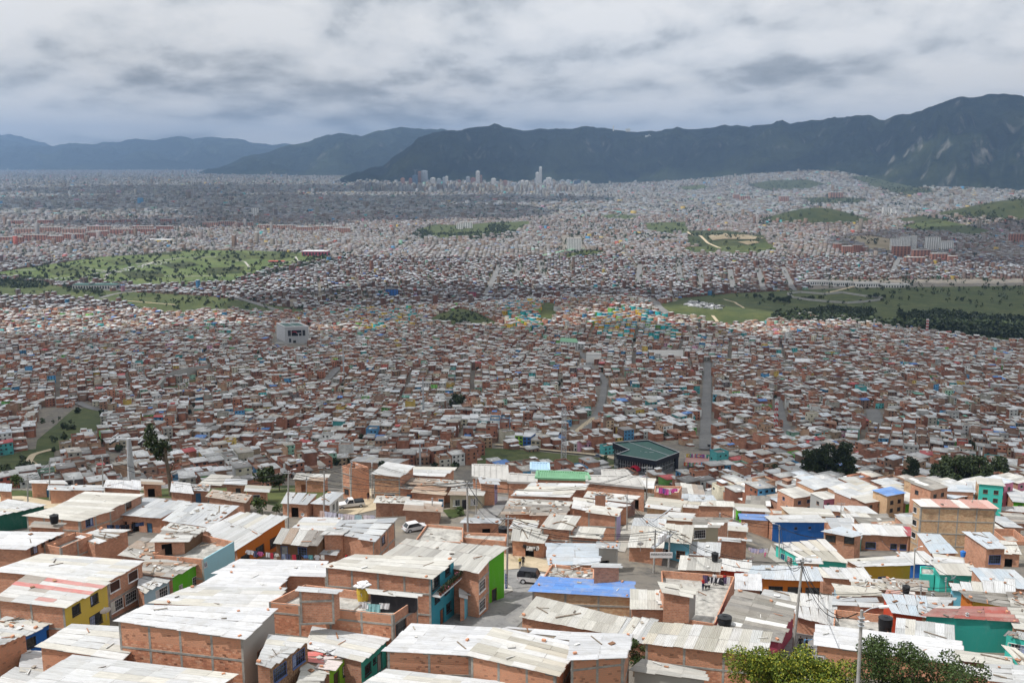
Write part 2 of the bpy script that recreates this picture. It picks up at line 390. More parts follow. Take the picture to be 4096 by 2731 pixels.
class MB:
    """collects quads, boxes and tubes; builds ONE mesh object"""
    def __init__(s): s.v = []; s.f = []; s.m = []; s.uv = []; s.useuv = False; s.c = []
    def face(s, pts, mi=0, uv=None, col=None):
        n = len(s.v); s.v += [tuple(map(float, p)) for p in pts]; s.f.append(tuple(range(n, n+len(pts)))); s.m.append(mi)
        s.uv.append(uv); s.c.append(col)
        if uv: s.useuv = True
    def box(s, c, d, rz=0.0, mi=0, M=None, col=None, taper=1.0):
        hx, hy, hz = d[0]/2, d[1]/2, d[2]/2; cs, sn = math.cos(rz), math.sin(rz)
        q = []
        for z in (-1, 1):
            k = taper if z > 0 else 1.0
            for x, y in ((-1, -1), (1, -1), (1, 1), (-1, 1)):
                px, py, pz = x*hx*k, y*hy*k, z*hz
                q.append((c[0]+px*cs-py*sn, c[1]+px*sn+py*cs, c[2]+pz))
        for f in ((3, 2, 1, 0), (4, 5, 6, 7), (0, 1, 5, 4), (1, 2, 6, 5), (2, 3, 7, 6), (3, 0, 4, 7)): s.face([q[i] for i in f], mi, None, col)
    def bar(s, a, b, w, h=None, mi=0, col=None):
        a = Vector(a); b = Vector(b); d = (b-a); L = d.length
        if L < 1e-6: return
        d /= L; up = Vector((0, 0, 1)) if abs(d.z) < .95 else Vector((1, 0, 0))
        r = d.cross(up).normalized(); u = r.cross(d); h = w if h is None else h
        q = [p+r*(w/2*i)+u*(h/2*j) for p in (a, b) for i, j in ((-1, -1), (1, -1), (1, 1), (-1, 1))]
        for f in ((3, 2, 1, 0), (4, 5, 6, 7), (0, 1, 5, 4), (1, 2, 6, 5), (2, 3, 7, 6), (3, 0, 4, 7)): s.face([q[i] for i in f], mi, None, col)
    def tube(s, pts, rads, n=8, mi=0, cap=True, col=None):
        rings = []
        for i, p in enumerate(pts):
            p = Vector(p); a = Vector(pts[max(i-1, 0)]); b = Vector(pts[min(i+1, len(pts)-1)]); d = (b-a).normalized()
            up = Vector((0, 0, 1)) if abs(d.z) < .9 else Vector((1, 0, 0)); x = d.cross(up).normalized(); y = d.cross(x)
            rr = rads[i] if not isinstance(rads, (int, float)) else rads
            rings.append([p+x*(rr*math.cos(2*math.pi*k/n))+y*(rr*math.sin(2*math.pi*k/n)) for k in range(n)])
        for a, b in zip(rings, rings[1:]):
            for k in range(n): s.face((a[k], b[k], b[(k+1) % n], a[(k+1) % n]), mi, None, col)
        if cap: s.face(rings[0], mi, None, col); s.face(list(reversed(rings[-1])), mi, None, col)
    def lathe(s, c, prof, n=14, mi=0, col=None):
        rings = [[(c[0]+r*math.cos(2*math.pi*k/n), c[1]+r*math.sin(2*math.pi*k/n), c[2]+z) for k in range(n)] for r, z in prof]
        for a, b in zip(rings, rings[1:]):
            for k in range(n): s.face((a[k], a[(k+1) % n], b[(k+1) % n], b[k]), mi, None, col)
        s.face(rings[-1], mi, None, col); s.face(list(reversed(rings[0])), mi, None, col)
    def mesh(s, name, mats):
        me = bpy.data.meshes.new(name); me.from_pydata(s.v, [], s.f)
        for m in mats if isinstance(mats, (list, tuple)) else [mats]: me.materials.append(MATS[m] if isinstance(m, str) else m)
        if any(s.m): me.polygons.foreach_set('material_index', s.m)
        if s.useuv:
            ul = me.uv_layers.new(name='UVMap'); d = []
            for f, uv in zip(s.f, s.uv):
                for k in range(len(f)): d += list(uv[k]) if uv else [0.0, 0.0]
            ul.data.foreach_set('uv', d)
        if any(c is not None for c in s.c):
            at = me.attributes.new('Col', 'FLOAT_COLOR', 'FACE'); d = []
            for c in s.c: d += list(c or (.5, .5, .5))+[1.0]
            at.data.foreach_set('color', d)
        me.update(); return me
    def build(s, name, mats, parent=None, smooth=False):
        me = s.mesh(name, mats)
        if smooth: me.polygons.foreach_set('use_smooth', [True]*len(me.polygons))
        return link(bpy.data.objects.new(name, me), parent)
def np_mesh(name, V, F, mats, col=None, mi=None, smooth=False):
    """fast quad mesh: V (n,3), F (m,4)"""
    me = bpy.data.meshes.new(name); V = np.ascontiguousarray(V, np.float32); F = np.ascontiguousarray(F, np.int32)
    me.vertices.add(len(V)); me.vertices.foreach_set('co', V.ravel())
    k = F.shape[1]
    me.loops.add(F.size); me.loops.foreach_set('vertex_index', F.ravel())
    me.polygons.add(len(F)); me.polygons.foreach_set('loop_start', np.arange(0, F.size, k, dtype=np.int32))
    me.polygons.foreach_set('loop_total', np.full(len(F), k, np.int32))
    for m in mats if isinstance(mats, (list, tuple)) else [mats]: me.materials.append(MATS[m])
    if mi is not None: me.polygons.foreach_set('material_index', np.ascontiguousarray(mi, np.int32))
    if col is not None:
        at = me.attributes.new('Col', 'FLOAT_COLOR', 'FACE'); c4 = np.ones((len(F), 4), np.float32); c4[:, :3] = col
        at.data.foreach_set('color', c4.ravel())
    me.update(calc_edges=True); me.validate()
    if smooth: me.polygons.foreach_set('use_smooth', np.ones(len(F), bool))
    return me
def in_poly(u, v, poly):
    u = np.asarray(u, float); v = np.asarray(v, float); ins = np.zeros(u.shape, bool)
    n = len(poly)
    for i in range(n):
        x1, y1 = poly[i]; x2, y2 = poly[(i+1) % n]
        c = ((y1 > v) != (y2 > v)) & (u < (x2-x1)*(v-y1)/((y2-y1) if y2 != y1 else 1e-9)+x1)
        ins ^= c
    return ins

# ---------------------------------------------------------------- bodies (grown first, while the scene is small)
def skin_mesh(J, E, flat=()):
    me = bpy.data.meshes.new('b'); me.from_pydata([a for a, r in J], E, []); o = bpy.data.objects.new('b', me); COL.objects.link(o); o.modifiers.new('Skin', 'SKIN').use_smooth_shade = True
    for i, (a, r) in enumerate(J): me.skin_vertices[0].data[i].radius = (r, r*(.72 if i in flat else 1)); me.skin_vertices[0].data[i].use_root = (i == 0)
    sb = o.modifiers.new('Sub', 'SUBSURF'); sb.levels = sb.render_levels = 1; bpy.context.view_layer.update()
    nm = bpy.data.meshes.new_from_object(o.evaluated_get(bpy.context.evaluated_depsgraph_get())); bpy.data.objects.remove(o); nm.materials.clear(); return nm
def person_joints(pose):
    names = []; J = []; E = []
    def j(n, x, y, z, r, par=None):
        names.append(n); J.append(((x, y, z), r))
        if par: E.append((names.index(par), len(names)-1))
    lean = .10 if pose == 'bend' else 0.0
    j('pelvis', 0, 0, .93, .155); j('waist', 0, -lean*.4, 1.10, .135, 'pelvis'); j('chest', 0, -lean, 1.30, .165, 'waist'); j('neck', 0, -lean*1.3, 1.49, .06, 'chest'); j('head', 0, -lean*1.6-.015, 1.60, .095, 'neck'); j('crown', 0, -lean*1.6-.005, 1.70, .085, 'head')
    for s, k in ((-1, 'l'), (1, 'r')):
        st = (.14*s if pose == 'walk' else .02*s)
        j('hip'+k, .095*s, 0, .86, .11, 'pelvis'); j('knee'+k, .11*s, -st*.9-.015, .48, .072, 'hip'+k); j('ank'+k, .115*s, st*.5, .09, .048, 'knee'+k); j('toe'+k, .13*s, st*.5-.15, .035, .038, 'ank'+k)
        j('sho'+k, .185*s, -lean, 1.40, .075, 'chest')
        if pose == 'reach' and s < 0: el, wr = (-.42, -.12, 1.34), (-.68, -.20, 1.42)
        elif pose in ('hold', 'bend'): el, wr = (.26*s, -.02-lean, 1.13), (.12*s, -.26-lean, 1.15)
        else: el, wr = (.25*s, .03-st*.5, 1.13), (.27*s, -.06-st, .88)
        j('elb'+k, *el, .048, 'sho'+k); j('wri'+k, *wr, .034, 'elb'+k); d = np.array(wr)-np.array(el); d /= np.linalg.norm(d)
        j('hand'+k, *(np.array(wr)+d*.09), .036, 'wri'+k); side = np.array((d[1]+.01, -d[0], .0)); side = side/np.linalg.norm(side)
        for q, (o, l) in enumerate(((-.03, .15), (-.01, .175), (.012, .168), (.03, .145))): j(f'fing{q}'+k, *(np.array(wr)+d*l+side*o), .010, 'hand'+k)
        j('thumb'+k, *(np.array(wr)+d*.09+side*.055*s+np.array((0, -.025, 0))), .012, 'hand'+k)
    return names, J, E, lean
BODY = {}
for _p in ('stand', 'walk', 'hold', 'reach', 'bend'):
    _n, _J, _E, _l = person_joints(_p); _m = skin_mesh(_J, _E, (0, 1, 2))
    BODY[_p] = (_m, [np.array(a) for n, (a, r) in zip(_n, _J) if n[:4] in ('hand', 'fing', 'thum')], _l)
LETTER = {c: text_mesh(c, .26, 'white_metal') for c in 'MINUTOS'}; SIGNTEXT = text_mesh('FERRAVIDRIOS', .42, 'black_metal')
def _dog():
    J = [((0, 0, .48), .12), ((.28, 0, .50), .13), ((-.25, 0, .47), .11), ((.42, 0, .62), .075), ((.56, 0, .66), .07), ((.68, 0, .62), .035), ((-.38, 0, .55), .03), ((-.52, 0, .66), .018)]
    E = [(0, 1), (0, 2), (1, 3), (3, 4), (4, 5), (2, 6), (6, 7)]
    for x, s in ((.27, -1), (.27, 1), (-.24, -1), (-.24, 1)):
        b = len(J); kx = .04 if x < 0 else -.01
        J += [((x, .08*s, .36), .06), ((x+kx, .09*s, .2), .035), ((x-kx*.8, .09*s, .04), .026), ((x+.06, .09*s, .02), .024)]; E += [(1 if x > 0 else 2, b), (b, b+1), (b+1, b+2), (b+2, b+3)]
    J += [((.54, .06, .73), .02), ((.52, .07, .79), .008), ((.54, -.06, .73), .02), ((.52, -.07, .79), .008)]; n = len(J); E += [(4, n-4), (n-4, n-3), (4, n-2), (n-2, n-1)]
    return skin_mesh(J, E)
DOGMESH = _dog()
def _rider():
    J = [((-.28, 0, .98), .15), ((-.2, 0, 1.2), .14), ((-.12, 0, 1.4), .16), ((-.08, 0, 1.56), .06), ((-.04, 0, 1.68), .12), ((-.03, 0, 1.76), .11)]; E = [(0, 1), (1, 2), (2, 3), (3, 4), (4, 5)]
    for s in (-1, 1):
        b = len(J); J += [((-.2, .12*s, .93), .10), ((.18, .2*s, .82), .075), ((.0, .2*s, .42), .05), ((.14, .2*s, .36), .04), ((-.08, .2*s, 1.46), .07), ((.08, .3*s, 1.22), .05), ((.3, .3*s, 1.1), .04), ((.37, .29*s, 1.08), .035)]
        E += [(0, b), (b, b+1), (b+1, b+2), (b+2, b+3), (2, b+4), (b+4, b+5), (b+5, b+6), (b+6, b+7)]
    return skin_mesh(J, E)
RIDERMESH = _rider()

# ================================================================ THE LAND
def PV(us, vs, h=0.0):
    """vectorised P()"""
    us = np.asarray(us, float); vs = np.asarray(vs, float)
    x = (us-2048.0)/FPX; y = (1365.5-vs)/FPX
    r = np.stack([x, CP+y*SP, -SP+y*CP], 1)
    ts = np.geomspace(20, 30000, 500); out = np.zeros((len(us), 3))
    for a in range(0, len(us), 400):
        q = r[a:a+400]; X = q[:, :1]*ts; Y = q[:, 1:2]*ts
        f = CAMZ+q[:, 2:3]*ts-G(X, Y)-h
        i = np.argmax(f < 0, 1); i = np.where(f[np.arange(len(q)), i] >= 0, len(ts)-1, i); i = np.maximum(i, 1)
        lo = ts[i-1]; hi = ts[i]
        for _ in range(18):
            m = .5*(lo+hi); g = CAMZ+q[:, 2]*m-G(q[:, 0]*m, q[:, 1]*m)-h
            hi = np.where(g < 0, m, hi); lo = np.where(g < 0, lo, m)
        out[a:a+400] = q*hi[:, None]; out[a:a+400, 2] += CAMZ
    return out
def lift(y): return .07+np.maximum(y-215, 0)*.0008
def build_ground():
    ys = np.concatenate([np.linspace(-60, 30, 8), np.geomspace(36, 14500, 430), np.array([20000, 30000, 45000, 70000])])
    ss = np.linspace(-.95, .95, 170)
    Y, S = np.meshgrid(ys, ss, indexing='ij'); X = S*(np.abs(Y)+60)
    Z = G(X, np.maximum(Y, 0))
    V = np.stack([X, Y, Z], -1).reshape(-1, 3); n, m = Y.shape
    i = np.arange(n-1)[:, None]*m+np.arange(m-1)[None]
    F = np.stack([i, i+1, i+m+1, i+m], -1).reshape(-1, 4)
    o = link(bpy.data.objects.new('ground', np_mesh('ground', V, F, 'urban_ground', smooth=True)))
    tag(o, kind='structure')
build_ground()
GREENS = []      # pixel polygons where no house stands
GREENW = []      # world ellipses (x, y, rx, ry)
def drape(name, mat, pts, step, extra=0.0, kind='structure'):
    """a sheet laid over the ground inside a world polygon"""
    pts = [np.array(p[:2]) for p in pts]; b = []
    for p, q in zip(pts, pts[1:]+pts[:1]):
        k = max(1, int(np.linalg.norm(q-p)/step)); b += [p+(q-p)*t/k for t in range(k)]
    b = np.array(b); lo, hi = b.min(0), b.max(0)
    gx, gy = np.meshgrid(np.arange(lo[0]+step/2, hi[0], step), np.arange(lo[1]+step/2, hi[1], step))
    g = np.stack([gx.ravel(), gy.ravel()], 1)+(NR.random((gx.size, 2))-.5)*step*.3
    g = g[in_poly(g[:, 0], g[:, 1], [tuple(p) for p in b])] if len(g) else g
    al = np.concatenate([b, g]) if len(g) else b
    vs, _, fs, *_ = delaunay_2d_cdt([Vector(p) for p in al], [(i, (i+1) % len(b)) for i in range(len(b))], [], 1, 1e-3)
    x = np.array([v[0] for v in vs]); y = np.array([v[1] for v in vs])
    z = G(x, y)+lift(y)+extra
    me = bpy.data.meshes.new(name); me.from_pydata(np.stack([x, y, z], 1).tolist(), [], [tuple(f) for f in fs]); me.materials.append(MATS[mat])
    me.polygons.foreach_set('use_smooth', [True]*len(me.polygons)); me.update()
    return tag(link(bpy.data.objects.new(name, me)), kind=kind)
def patch(name, mat, poly, step=None, extra=0.0, keep=True):
    us = []; vs = []
    for (a, b), (c, d) in zip(poly, poly[1:]+poly[:1]):
        k = max(1, int(max(abs(c-a)/60, abs(d-b)/20)))
        for t in range(k): us.append(a+(c-a)*t/k); vs.append(b+(d-b)*t/k)
    w = PV(us, vs)
    if step is None: step = max(6.0, .03*float(np.median(w[:, 1])))
    if keep: GREENS.append(poly)
    return drape(name, mat, w, step, extra)
ROADS = []       # world polylines (pts, half width)
def road(name, mat, pix, width, extra=.35, world=None, wiggle=0):
    w = PV([p[0] for p in pix], [p[1] for p in pix])[:, :2] if world is None else np.array(world, float)
    # resample and smooth
    d = np.r_[0, np.cumsum(np.linalg.norm(np.diff(w, axis=0), axis=1))]
    n = max(3, int(d[-1]/max(4.0, width*1.2))); t = np.linspace(0, d[-1], n)
    q = np.stack([np.interp(t, d, w[:, 0]), np.interp(t, d, w[:, 1])], 1)
    for _ in range(2): q[1:-1] = .25*q[:-2]+.5*q[1:-1]+.25*q[2:]
    tg = np.gradient(q, axis=0); tg /= np.linalg.norm(tg, axis=1)[:, None]+1e-9; nn = np.stack([-tg[:, 1], tg[:, 0]], 1)
    cols = [-1, -.33, .33, 1]; V = []
    for c in cols:
        p = q+nn*(c*width/2); V.append(np.stack([p[:, 0], p[:, 1], G(p[:, 0], p[:, 1])+lift(p[:, 1])+extra], 1))
    V = np.stack(V, 1).reshape(-1, 3); k = len(cols); i = np.arange(n-1)[:, None]*k+np.arange(k-1)[None]
    F = np.stack([i, i+1, i+k+1, i+k], -1).reshape(-1, 4)
    ROADS.append((q, width/2))
    return tag(link(bpy.data.objects.new(name, np_mesh(name, V, F, mat, smooth=True))), kind='structure')
# ---- meadows and open slopes
patch('meadow', 'grass', [(2600, 1232), (2720, 1195), (2900, 1178), (3250, 1160), (3600, 1152), (4180, 1145), (4180, 1385), (3900, 1365), (3640, 1318), (3400, 1282), (3200, 1265), (3040, 1298), (2900, 1300), (2790, 1285), (2700, 1258)])
patch('park_lawn', 'grass_bright', [(-60, 1100), (80, 1078), (400, 1030), (620, 1018), (760, 1003), (1000, 1005), (1270, 1015), (1340, 1036), (1200, 1062), (1060, 1085), (940, 1125), (760, 1140), (520, 1142), (330, 1130), (150, 1120)])
patch('river_meadow', 'grass', [(-80, 1122), (120, 1128), (260, 1150), (430, 1165), (640, 1176), (860, 1190), (1080, 1222), (1260, 1246), (1200, 1258), (1020, 1252), (860, 1243), (690, 1256), (560, 1240), (480, 1215), (300, 1196), (-80, 1180)])
patch('meadow', 'grass', [(1660, 925), (1740, 900), (1840, 905), (1960, 893), (2060, 890), (2135, 886), (2110, 905), (2060, 930), (1940, 948), (1820, 957), (1700, 952)])
patch('meadow', 'grass', [(2390, 865), (2470, 858), (2560, 868), (2520, 880), (2430, 878)])
patch('meadow', 'grass_dark', [(2745, 925), (2900, 925), (3060, 945), (3070, 970), (2980, 985), (2860, 990), (2750, 985)])
patch('eroded_slope', 'quarry', [(2830, 948), (2900, 936), (3000, 946), (3060, 958), (3000, 962), (2900, 960), (2850, 966)], extra=1.5)
patch('eroded_slope', 'quarry', [(2950, 972), (3010, 966), (3040, 974), (2990, 984)], extra=1.5)
patch('meadow', 'grass', [(2740, 990), (2990, 985), (3060, 960), (3110, 1000), (3010, 1020), (2880, 1012), (2745, 1018)])
patch('meadow', 'grass', [(2580, 895), (2740, 890), (2760, 935), (2680, 940), (2590, 925)])
patch('meadow', 'grass', [(3600, 905), (3760, 880), (3960, 925), (3900, 945), (3760, 930), (3640, 920)])
patch('earth_pit', 'quarry', [(3360, 950), (3480, 945), (3570, 960), (3570, 1005), (3480, 1000), (3440, 975)])
patch('hillside_grass', 'grass', [(1700, 1292), (1760, 1256), (1830, 1236), (1880, 1240), (1925, 1262), (1965, 1280), (1990, 1298), (1860, 1306)])
patch('hillside_grass', 'grass', [(2165, 1212), (2222, 1214), (2225, 1262), (2195, 1298), (2160, 1296)])
patch('hillside_grass', 'grass', [(150, 1760), (235, 1690), (290, 1640), (350, 1632), (405, 1650), (400, 1715), (300, 1760), (240, 1800), (140, 1815)])
patch('hillside_grass', 'grass', [(-60, 1985), (-60, 1845), (110, 1800), (218, 1790), (215, 1900), (90, 1960)])
patch('hillside_grass', 'grass', [(1885, 1858), (1925, 1792), (2080, 1800), (2300, 1822), (2455, 1842), (2470, 1880), (2300, 1884), (2060, 1880), (1920, 1888)])
patch('hillside_grass', 'grass', [(3330, 1935), (3560, 1925), (3780, 1940), (3780, 1975), (3500, 1978), (3330, 1965)])
patch('hillside_grass', 'grass', [(575, 1560), (690, 1545), (815, 1510), (800, 1530), (740, 1568), (640, 1577)])
patch('construction_mound', 'grass', [(2225, 1028), (2330, 1005), (2400, 1002), (2420, 1015), (2330, 1028), (2240, 1040)])
patch('meadow', 'grass_dark', [(2990, 742), (3090, 724), (3230, 722), (3300, 738), (3240, 756), (3080, 764)])
patch('meadow', 'grass_dark', [(3400, 706), (3520, 712), (3640, 742), (3740, 770), (3620, 782), (3500, 752)])
patch('meadow', 'grass_dark', [(3180, 798), (3330, 790), (3480, 800), (3420, 816), (3260, 816)])
patch('meadow', 'grass', [(2700, 752), (2810, 742), (2840, 752), (2760, 764)])
patch('meadow', 'grass_dark', [(3560, 880), (3700, 866), (3800, 880), (3700, 900)])
GREENS += [[(150, 1630), (400, 1630), (420, 1730), (260, 1810), (215, 1905), (90, 1960), (-60, 1985), (-60, 1840), (110, 1800)], [(2455, 1760), (2740, 1760), (2740, 1925), (2440, 1925)], [(1085, 1300), (1245, 1300), (1245, 1400), (1085, 1400)],
           [(2240, 940), (2340, 940), (2340, 1010), (2240, 1010)],
           [(2730, 1790), (2880, 1790), (2880, 1900), (2730, 1900)], [(2240, 1360), (2330, 1360), (2330, 1402), (2240, 1402)], [(2600, 1400), (2740, 1400), (2740, 1440), (2600, 1440)],
           [(3230, 1120), (4100, 1115), (4100, 1170), (3230, 1170)]]
for u, v, rx, ry, nm in ((3262, 905, 250, 210, 'grassy_knoll'), (4130, 900, 430, 330, 'grassy_hill')):
    r = ray(u, v); t = -300/r[2]; cx, cy = r[0]*t, r[1]*t
    pts = [(cx+rx*1.05*math.cos(a)*(1+.1*math.sin(3*a)), cy+ry*1.05*math.sin(a)) for a in np.linspace(0, 2*math.pi, 40)[:-1]]
    drape(nm, 'grass_dark', pts, 28); GREENW.append((cx, cy, rx*1.0, ry*1.0))
# ---- streets and tracks of the middle distance
road('street', 'road_far', [(2832, 1452), (2828, 1560), (2824, 1660), (2822, 1800)], 9)
road('street', 'road_far', [(2590, 1190), (2630, 1230), (2680, 1265)], 15)
road('street', 'road_far', [(2310, 1400), (2350, 1450), (2420, 1530), (2400, 1640), (2330, 1740)], 7)
road('street', 'road_far', [(1360, 1470), (1320, 1510), (1280, 1545)], 9)
road('street', 'road_far', [(3490, 1640), (3500, 1680), (3510, 1720)], 12)
road('street', 'road_far', [(3110, 1590), (3125, 1660), (3150, 1740)], 7)
road('street', 'road_far', [(310, 1610), (360, 1635), (440, 1650)], 8)
for a, b in (((2000, 1060), (1940, 1190)), ((2085, 1050), (2060, 1120)), ((2160, 1045), (2175, 1115)), ((2800, 1080), (2808, 1160)), ((2920, 1080), (2935, 1165)), ((3030, 1075), (3055, 1160)), ((3130, 1070), (3175, 1165)), ((3600, 1030), (3570, 1090)), ((2440, 880), (2480, 860)), ((2715, 1040), (2720, 1120)), ((2560, 1060), (2552, 1140))):
    road('street', 'road_far', [a, ((a[0]+b[0])/2, (a[1]+b[1])/2), b], 13)
road('avenue', 'road_far', [(1150, 1255), (1060, 1228), (940, 1190), (800, 1160), (700, 1148), (560, 1142)], 13)
road('avenue', 'road_far', [(1340, 1045), (1200, 1075), (1060, 1105), (930, 1140)], 16)
road('avenue', 'road_far', [(-40, 1100), (150, 1122), (330, 1140), (460, 1160), (520, 1165)], 18)
road('avenue', 'road_far', [(400, 1195), (470, 1175), (560, 1168), (700, 1150)], 12)
road('dirt_track', 'dirt', [(490, 1205), (580, 1212), (700, 1222)], 5)
road('dirt_track', 'dirt', [(2895, 1200), (2940, 1212), (2975, 1235)], 5)
road('dirt_track', 'dirt', [(3420, 1148), (3350, 1165), (3290, 1178)], 8)
road('dirt_track', 'dirt', [(2850, 1265), (2870, 1290)], 6)
road('dirt_track', 'dirt', [(2750, 930), (2810, 955), (2830, 975), (2890, 1000)], 9)
road('dirt_track', 'dirt', [(1980, 1780), (2100, 1793), (2280, 1810), (2400, 1822), (2470, 1838)], 6)
road('dirt_track', 'dirt', [(2330, 1885), (2400, 1875), (2470, 1862)], 2.5)
road('dirt_track', 'dirt', [(210, 1800), (130, 1820), (115, 1845), (150, 1870), (210, 1890), (300, 1900), (400, 1880), (480, 1840), (560, 1795)], 4)
road('dirt_track', 'dirt', [(660, 1745), (700, 1720), (735, 1700)], 5)
road('dirt_track', 'dirt', [(2290, 1745), (2340, 1700), (2380, 1670)], 5)
for pix in ([(60, 1085), (300, 1075), (480, 1092), (700, 1110), (900, 1105)], [(420, 1120), (430, 1095), (500, 1085)], [(480, 1045), (560, 1060), (620, 1050)], [(560, 1070), (620, 1050), (720, 1035), (860, 1030), (980, 1050), (1000, 1075)], [(900, 1030), (1050, 1015), (1180, 1025), (1190, 1045), (1100, 1060)]):
    road('park_path', 'paving', pix, 6)
for poly, mt in (([(880, 1022), (960, 1012), (1010, 1020), (1000, 1040), (920, 1046), (850, 1040)], 'grass'), ([(1000, 1016), (1150, 1012), (1200, 1026), (1120, 1040), (1010, 1036)], 'grass'), ([(420, 1046), (560, 1036), (600, 1050), (470, 1066)], 'grass'), ([(640, 1060), (760, 1050), (800, 1064), (700, 1080)], 'grass_dark'), ([(820, 1075), (980, 1070), (960, 1096), (830, 1100)], 'grass_dark'), ([(180, 1080), (330, 1066), (360, 1090), (220, 1104)], 'grass'), ([(480, 1090), (640, 1086), (660, 1110), (520, 1118)], 'grass_dark'), ([(560, 1012), (720, 1006), (730, 1018), (600, 1026)], 'grass_dark')):
    patch('park_ground', mt, poly, extra=.9, keep=False)
patch('rough_ground', 'grass', [(545, 1962), (760, 1948), (1000, 1945), (1290, 1940), (1330, 1985), (1180, 2040), (1000, 2000), (640, 1990)], 4.0, keep=False)
# ---------------------------------------------------------------- mountains
def ridge(name, crest, d_foot, depth, seed, foot_v=None, mat='forest_slope', cols=420, spur=1.0):
    cu = np.array([c[0] for c in crest], float)*1.7415; cv = np.array([c[1] for c in crest], float)*1.7415
    us = np.linspace(cu[0], cu[-1], cols); vs = np.interp(us, cu, cv)
    vs = vs-(fbm(us/60., us*0+seed, seed, 6)-.5)*24
    df = np.interp(us, [p[0] for p in d_foot], [p[1] for p in d_foot]); dc = df+depth
    xs = (us-2048.)/FPX; ang = (1365.5-vs)/FPX
    T = np.r_[np.linspace(-.06, 1, 70), np.linspace(1.08, 2.0, 14)]
    rows = []
    for t in T:
        d = df+(dc-df)*t
        tc = np.clip(t, 0, 1)
        kk = (CP+ang*SP)
        zc = CAMZ+dc*(-SP+ang*CP)/kk
        x = xs/kk*dc*(.35+.65*(d/dc)) if False else xs/kk*d
        z0 = G(x, d)-14
        prof = tc**.85*(.86+.14*tc)
        z = z0+(zc-z0)*prof
        # spurs and gullies running down the slope
        s1 = 1-np.abs(2*fbm(us/330.+.6*fbm(us/200., us*0+t*2.2, seed+5, 3), us*0+t*1.1+seed, seed, 4)-1)
        s2 = 1-np.abs(2*fbm(us/95., us*0+t*3.0+seed, seed+2, 4)-1)
        env = math.sin(math.pi*min(max(tc, 0), 1))**.8 if 0 < tc < 1 else 0
        z = z+env*(zc-z0)*(.75*(s1-.72)+.30*(s2-.7))*spur
        if t > 1: z = zc-(t-1)*depth*.45
        rows.append(np.stack([x, d, z], 1))
    V = np.stack(rows, 0); n, m, _ = V.shape; V = V.reshape(-1, 3)
    i = np.arange(n-1)[:, None]*m+np.arange(m-1)[None]; F = np.stack([i, i+1, i+m+1, i+m], -1).reshape(-1, 4)
    return tag(link(bpy.data.objects.new(name, np_mesh(name, V, F, mat, smooth=True))), kind='structure')
FRONT = [(700, 440), (760, 420), (800, 405), (840, 392), (880, 380), (905, 358), (935, 338), (965, 318), (1000, 305), (1035, 299), (1060, 301), (1100, 291), (1135, 288), (1160, 291), (1200, 297), (1240, 294), (1290, 293), (1340, 295), (1380, 293), (1410, 299), (1440, 301), (1480, 303), (1530, 299), (1580, 296), (1620, 293), (1640, 296), (1665, 290), (1720, 290), (1745, 286), (1775, 285), (1797, 280), (1815, 288), (1860, 278), (1900, 273), (1935, 267), (1965, 262), (2000, 267), (2020, 273), (2050, 268), (2075, 264), (2110, 254), (2150, 240), (2180, 229), (2220, 222), (2260, 219), (2310, 216), (2345, 222), (2380, 232), (2440, 250), (2520, 262)]
ridge('mountain', FRONT, [(1100, 11300), (2500, 11200), (3000, 11000), (3350, 10600), (3650, 9300), (3900, 8500), (4400, 8200)], 2500, 2.0, cols=560)
ridge('mountain', [(380, 425), (440, 402), (480, 388), (505, 384), (530, 374), (560, 361), (600, 350), (640, 341), (680, 331), (700, 326), (725, 315), (755, 306), (775, 305), (800, 310), (830, 313), (860, 303), (890, 295), (920, 292), (945, 296), (975, 299), (1000, 296), (1020, 296), (1060, 301), (1120, 306)], [(500, 17300), (2000, 17300)], 2600, 6.0, cols=240)
ridge('hills', [(-80, 334), (0, 340), (60, 336), (120, 334), (170, 330), (230, 327), (290, 323), (340, 320), (390, 318), (440, 317), (490, 318), (520, 320), (560, 323), (590, 327), (620, 329), (660, 332), (720, 337), (800, 341)], [(-300, 24500), (1600, 25500)], 4000, 11.0, cols=260)
ridge('hills', [(-80, 306), (0, 310), (25, 309), (50, 314), (75, 322), (110, 331), (150, 338), (200, 345)], [(-300, 29500), (1600, 29500)], 3000, 15.0, cols=90)
ridge('hills', [(-80, 338), (-20, 330), (0, 322), (30, 328), (70, 338), (110, 345)], [(-300, 28000), (1600, 28000)], 2500, 17.0, cols=90)
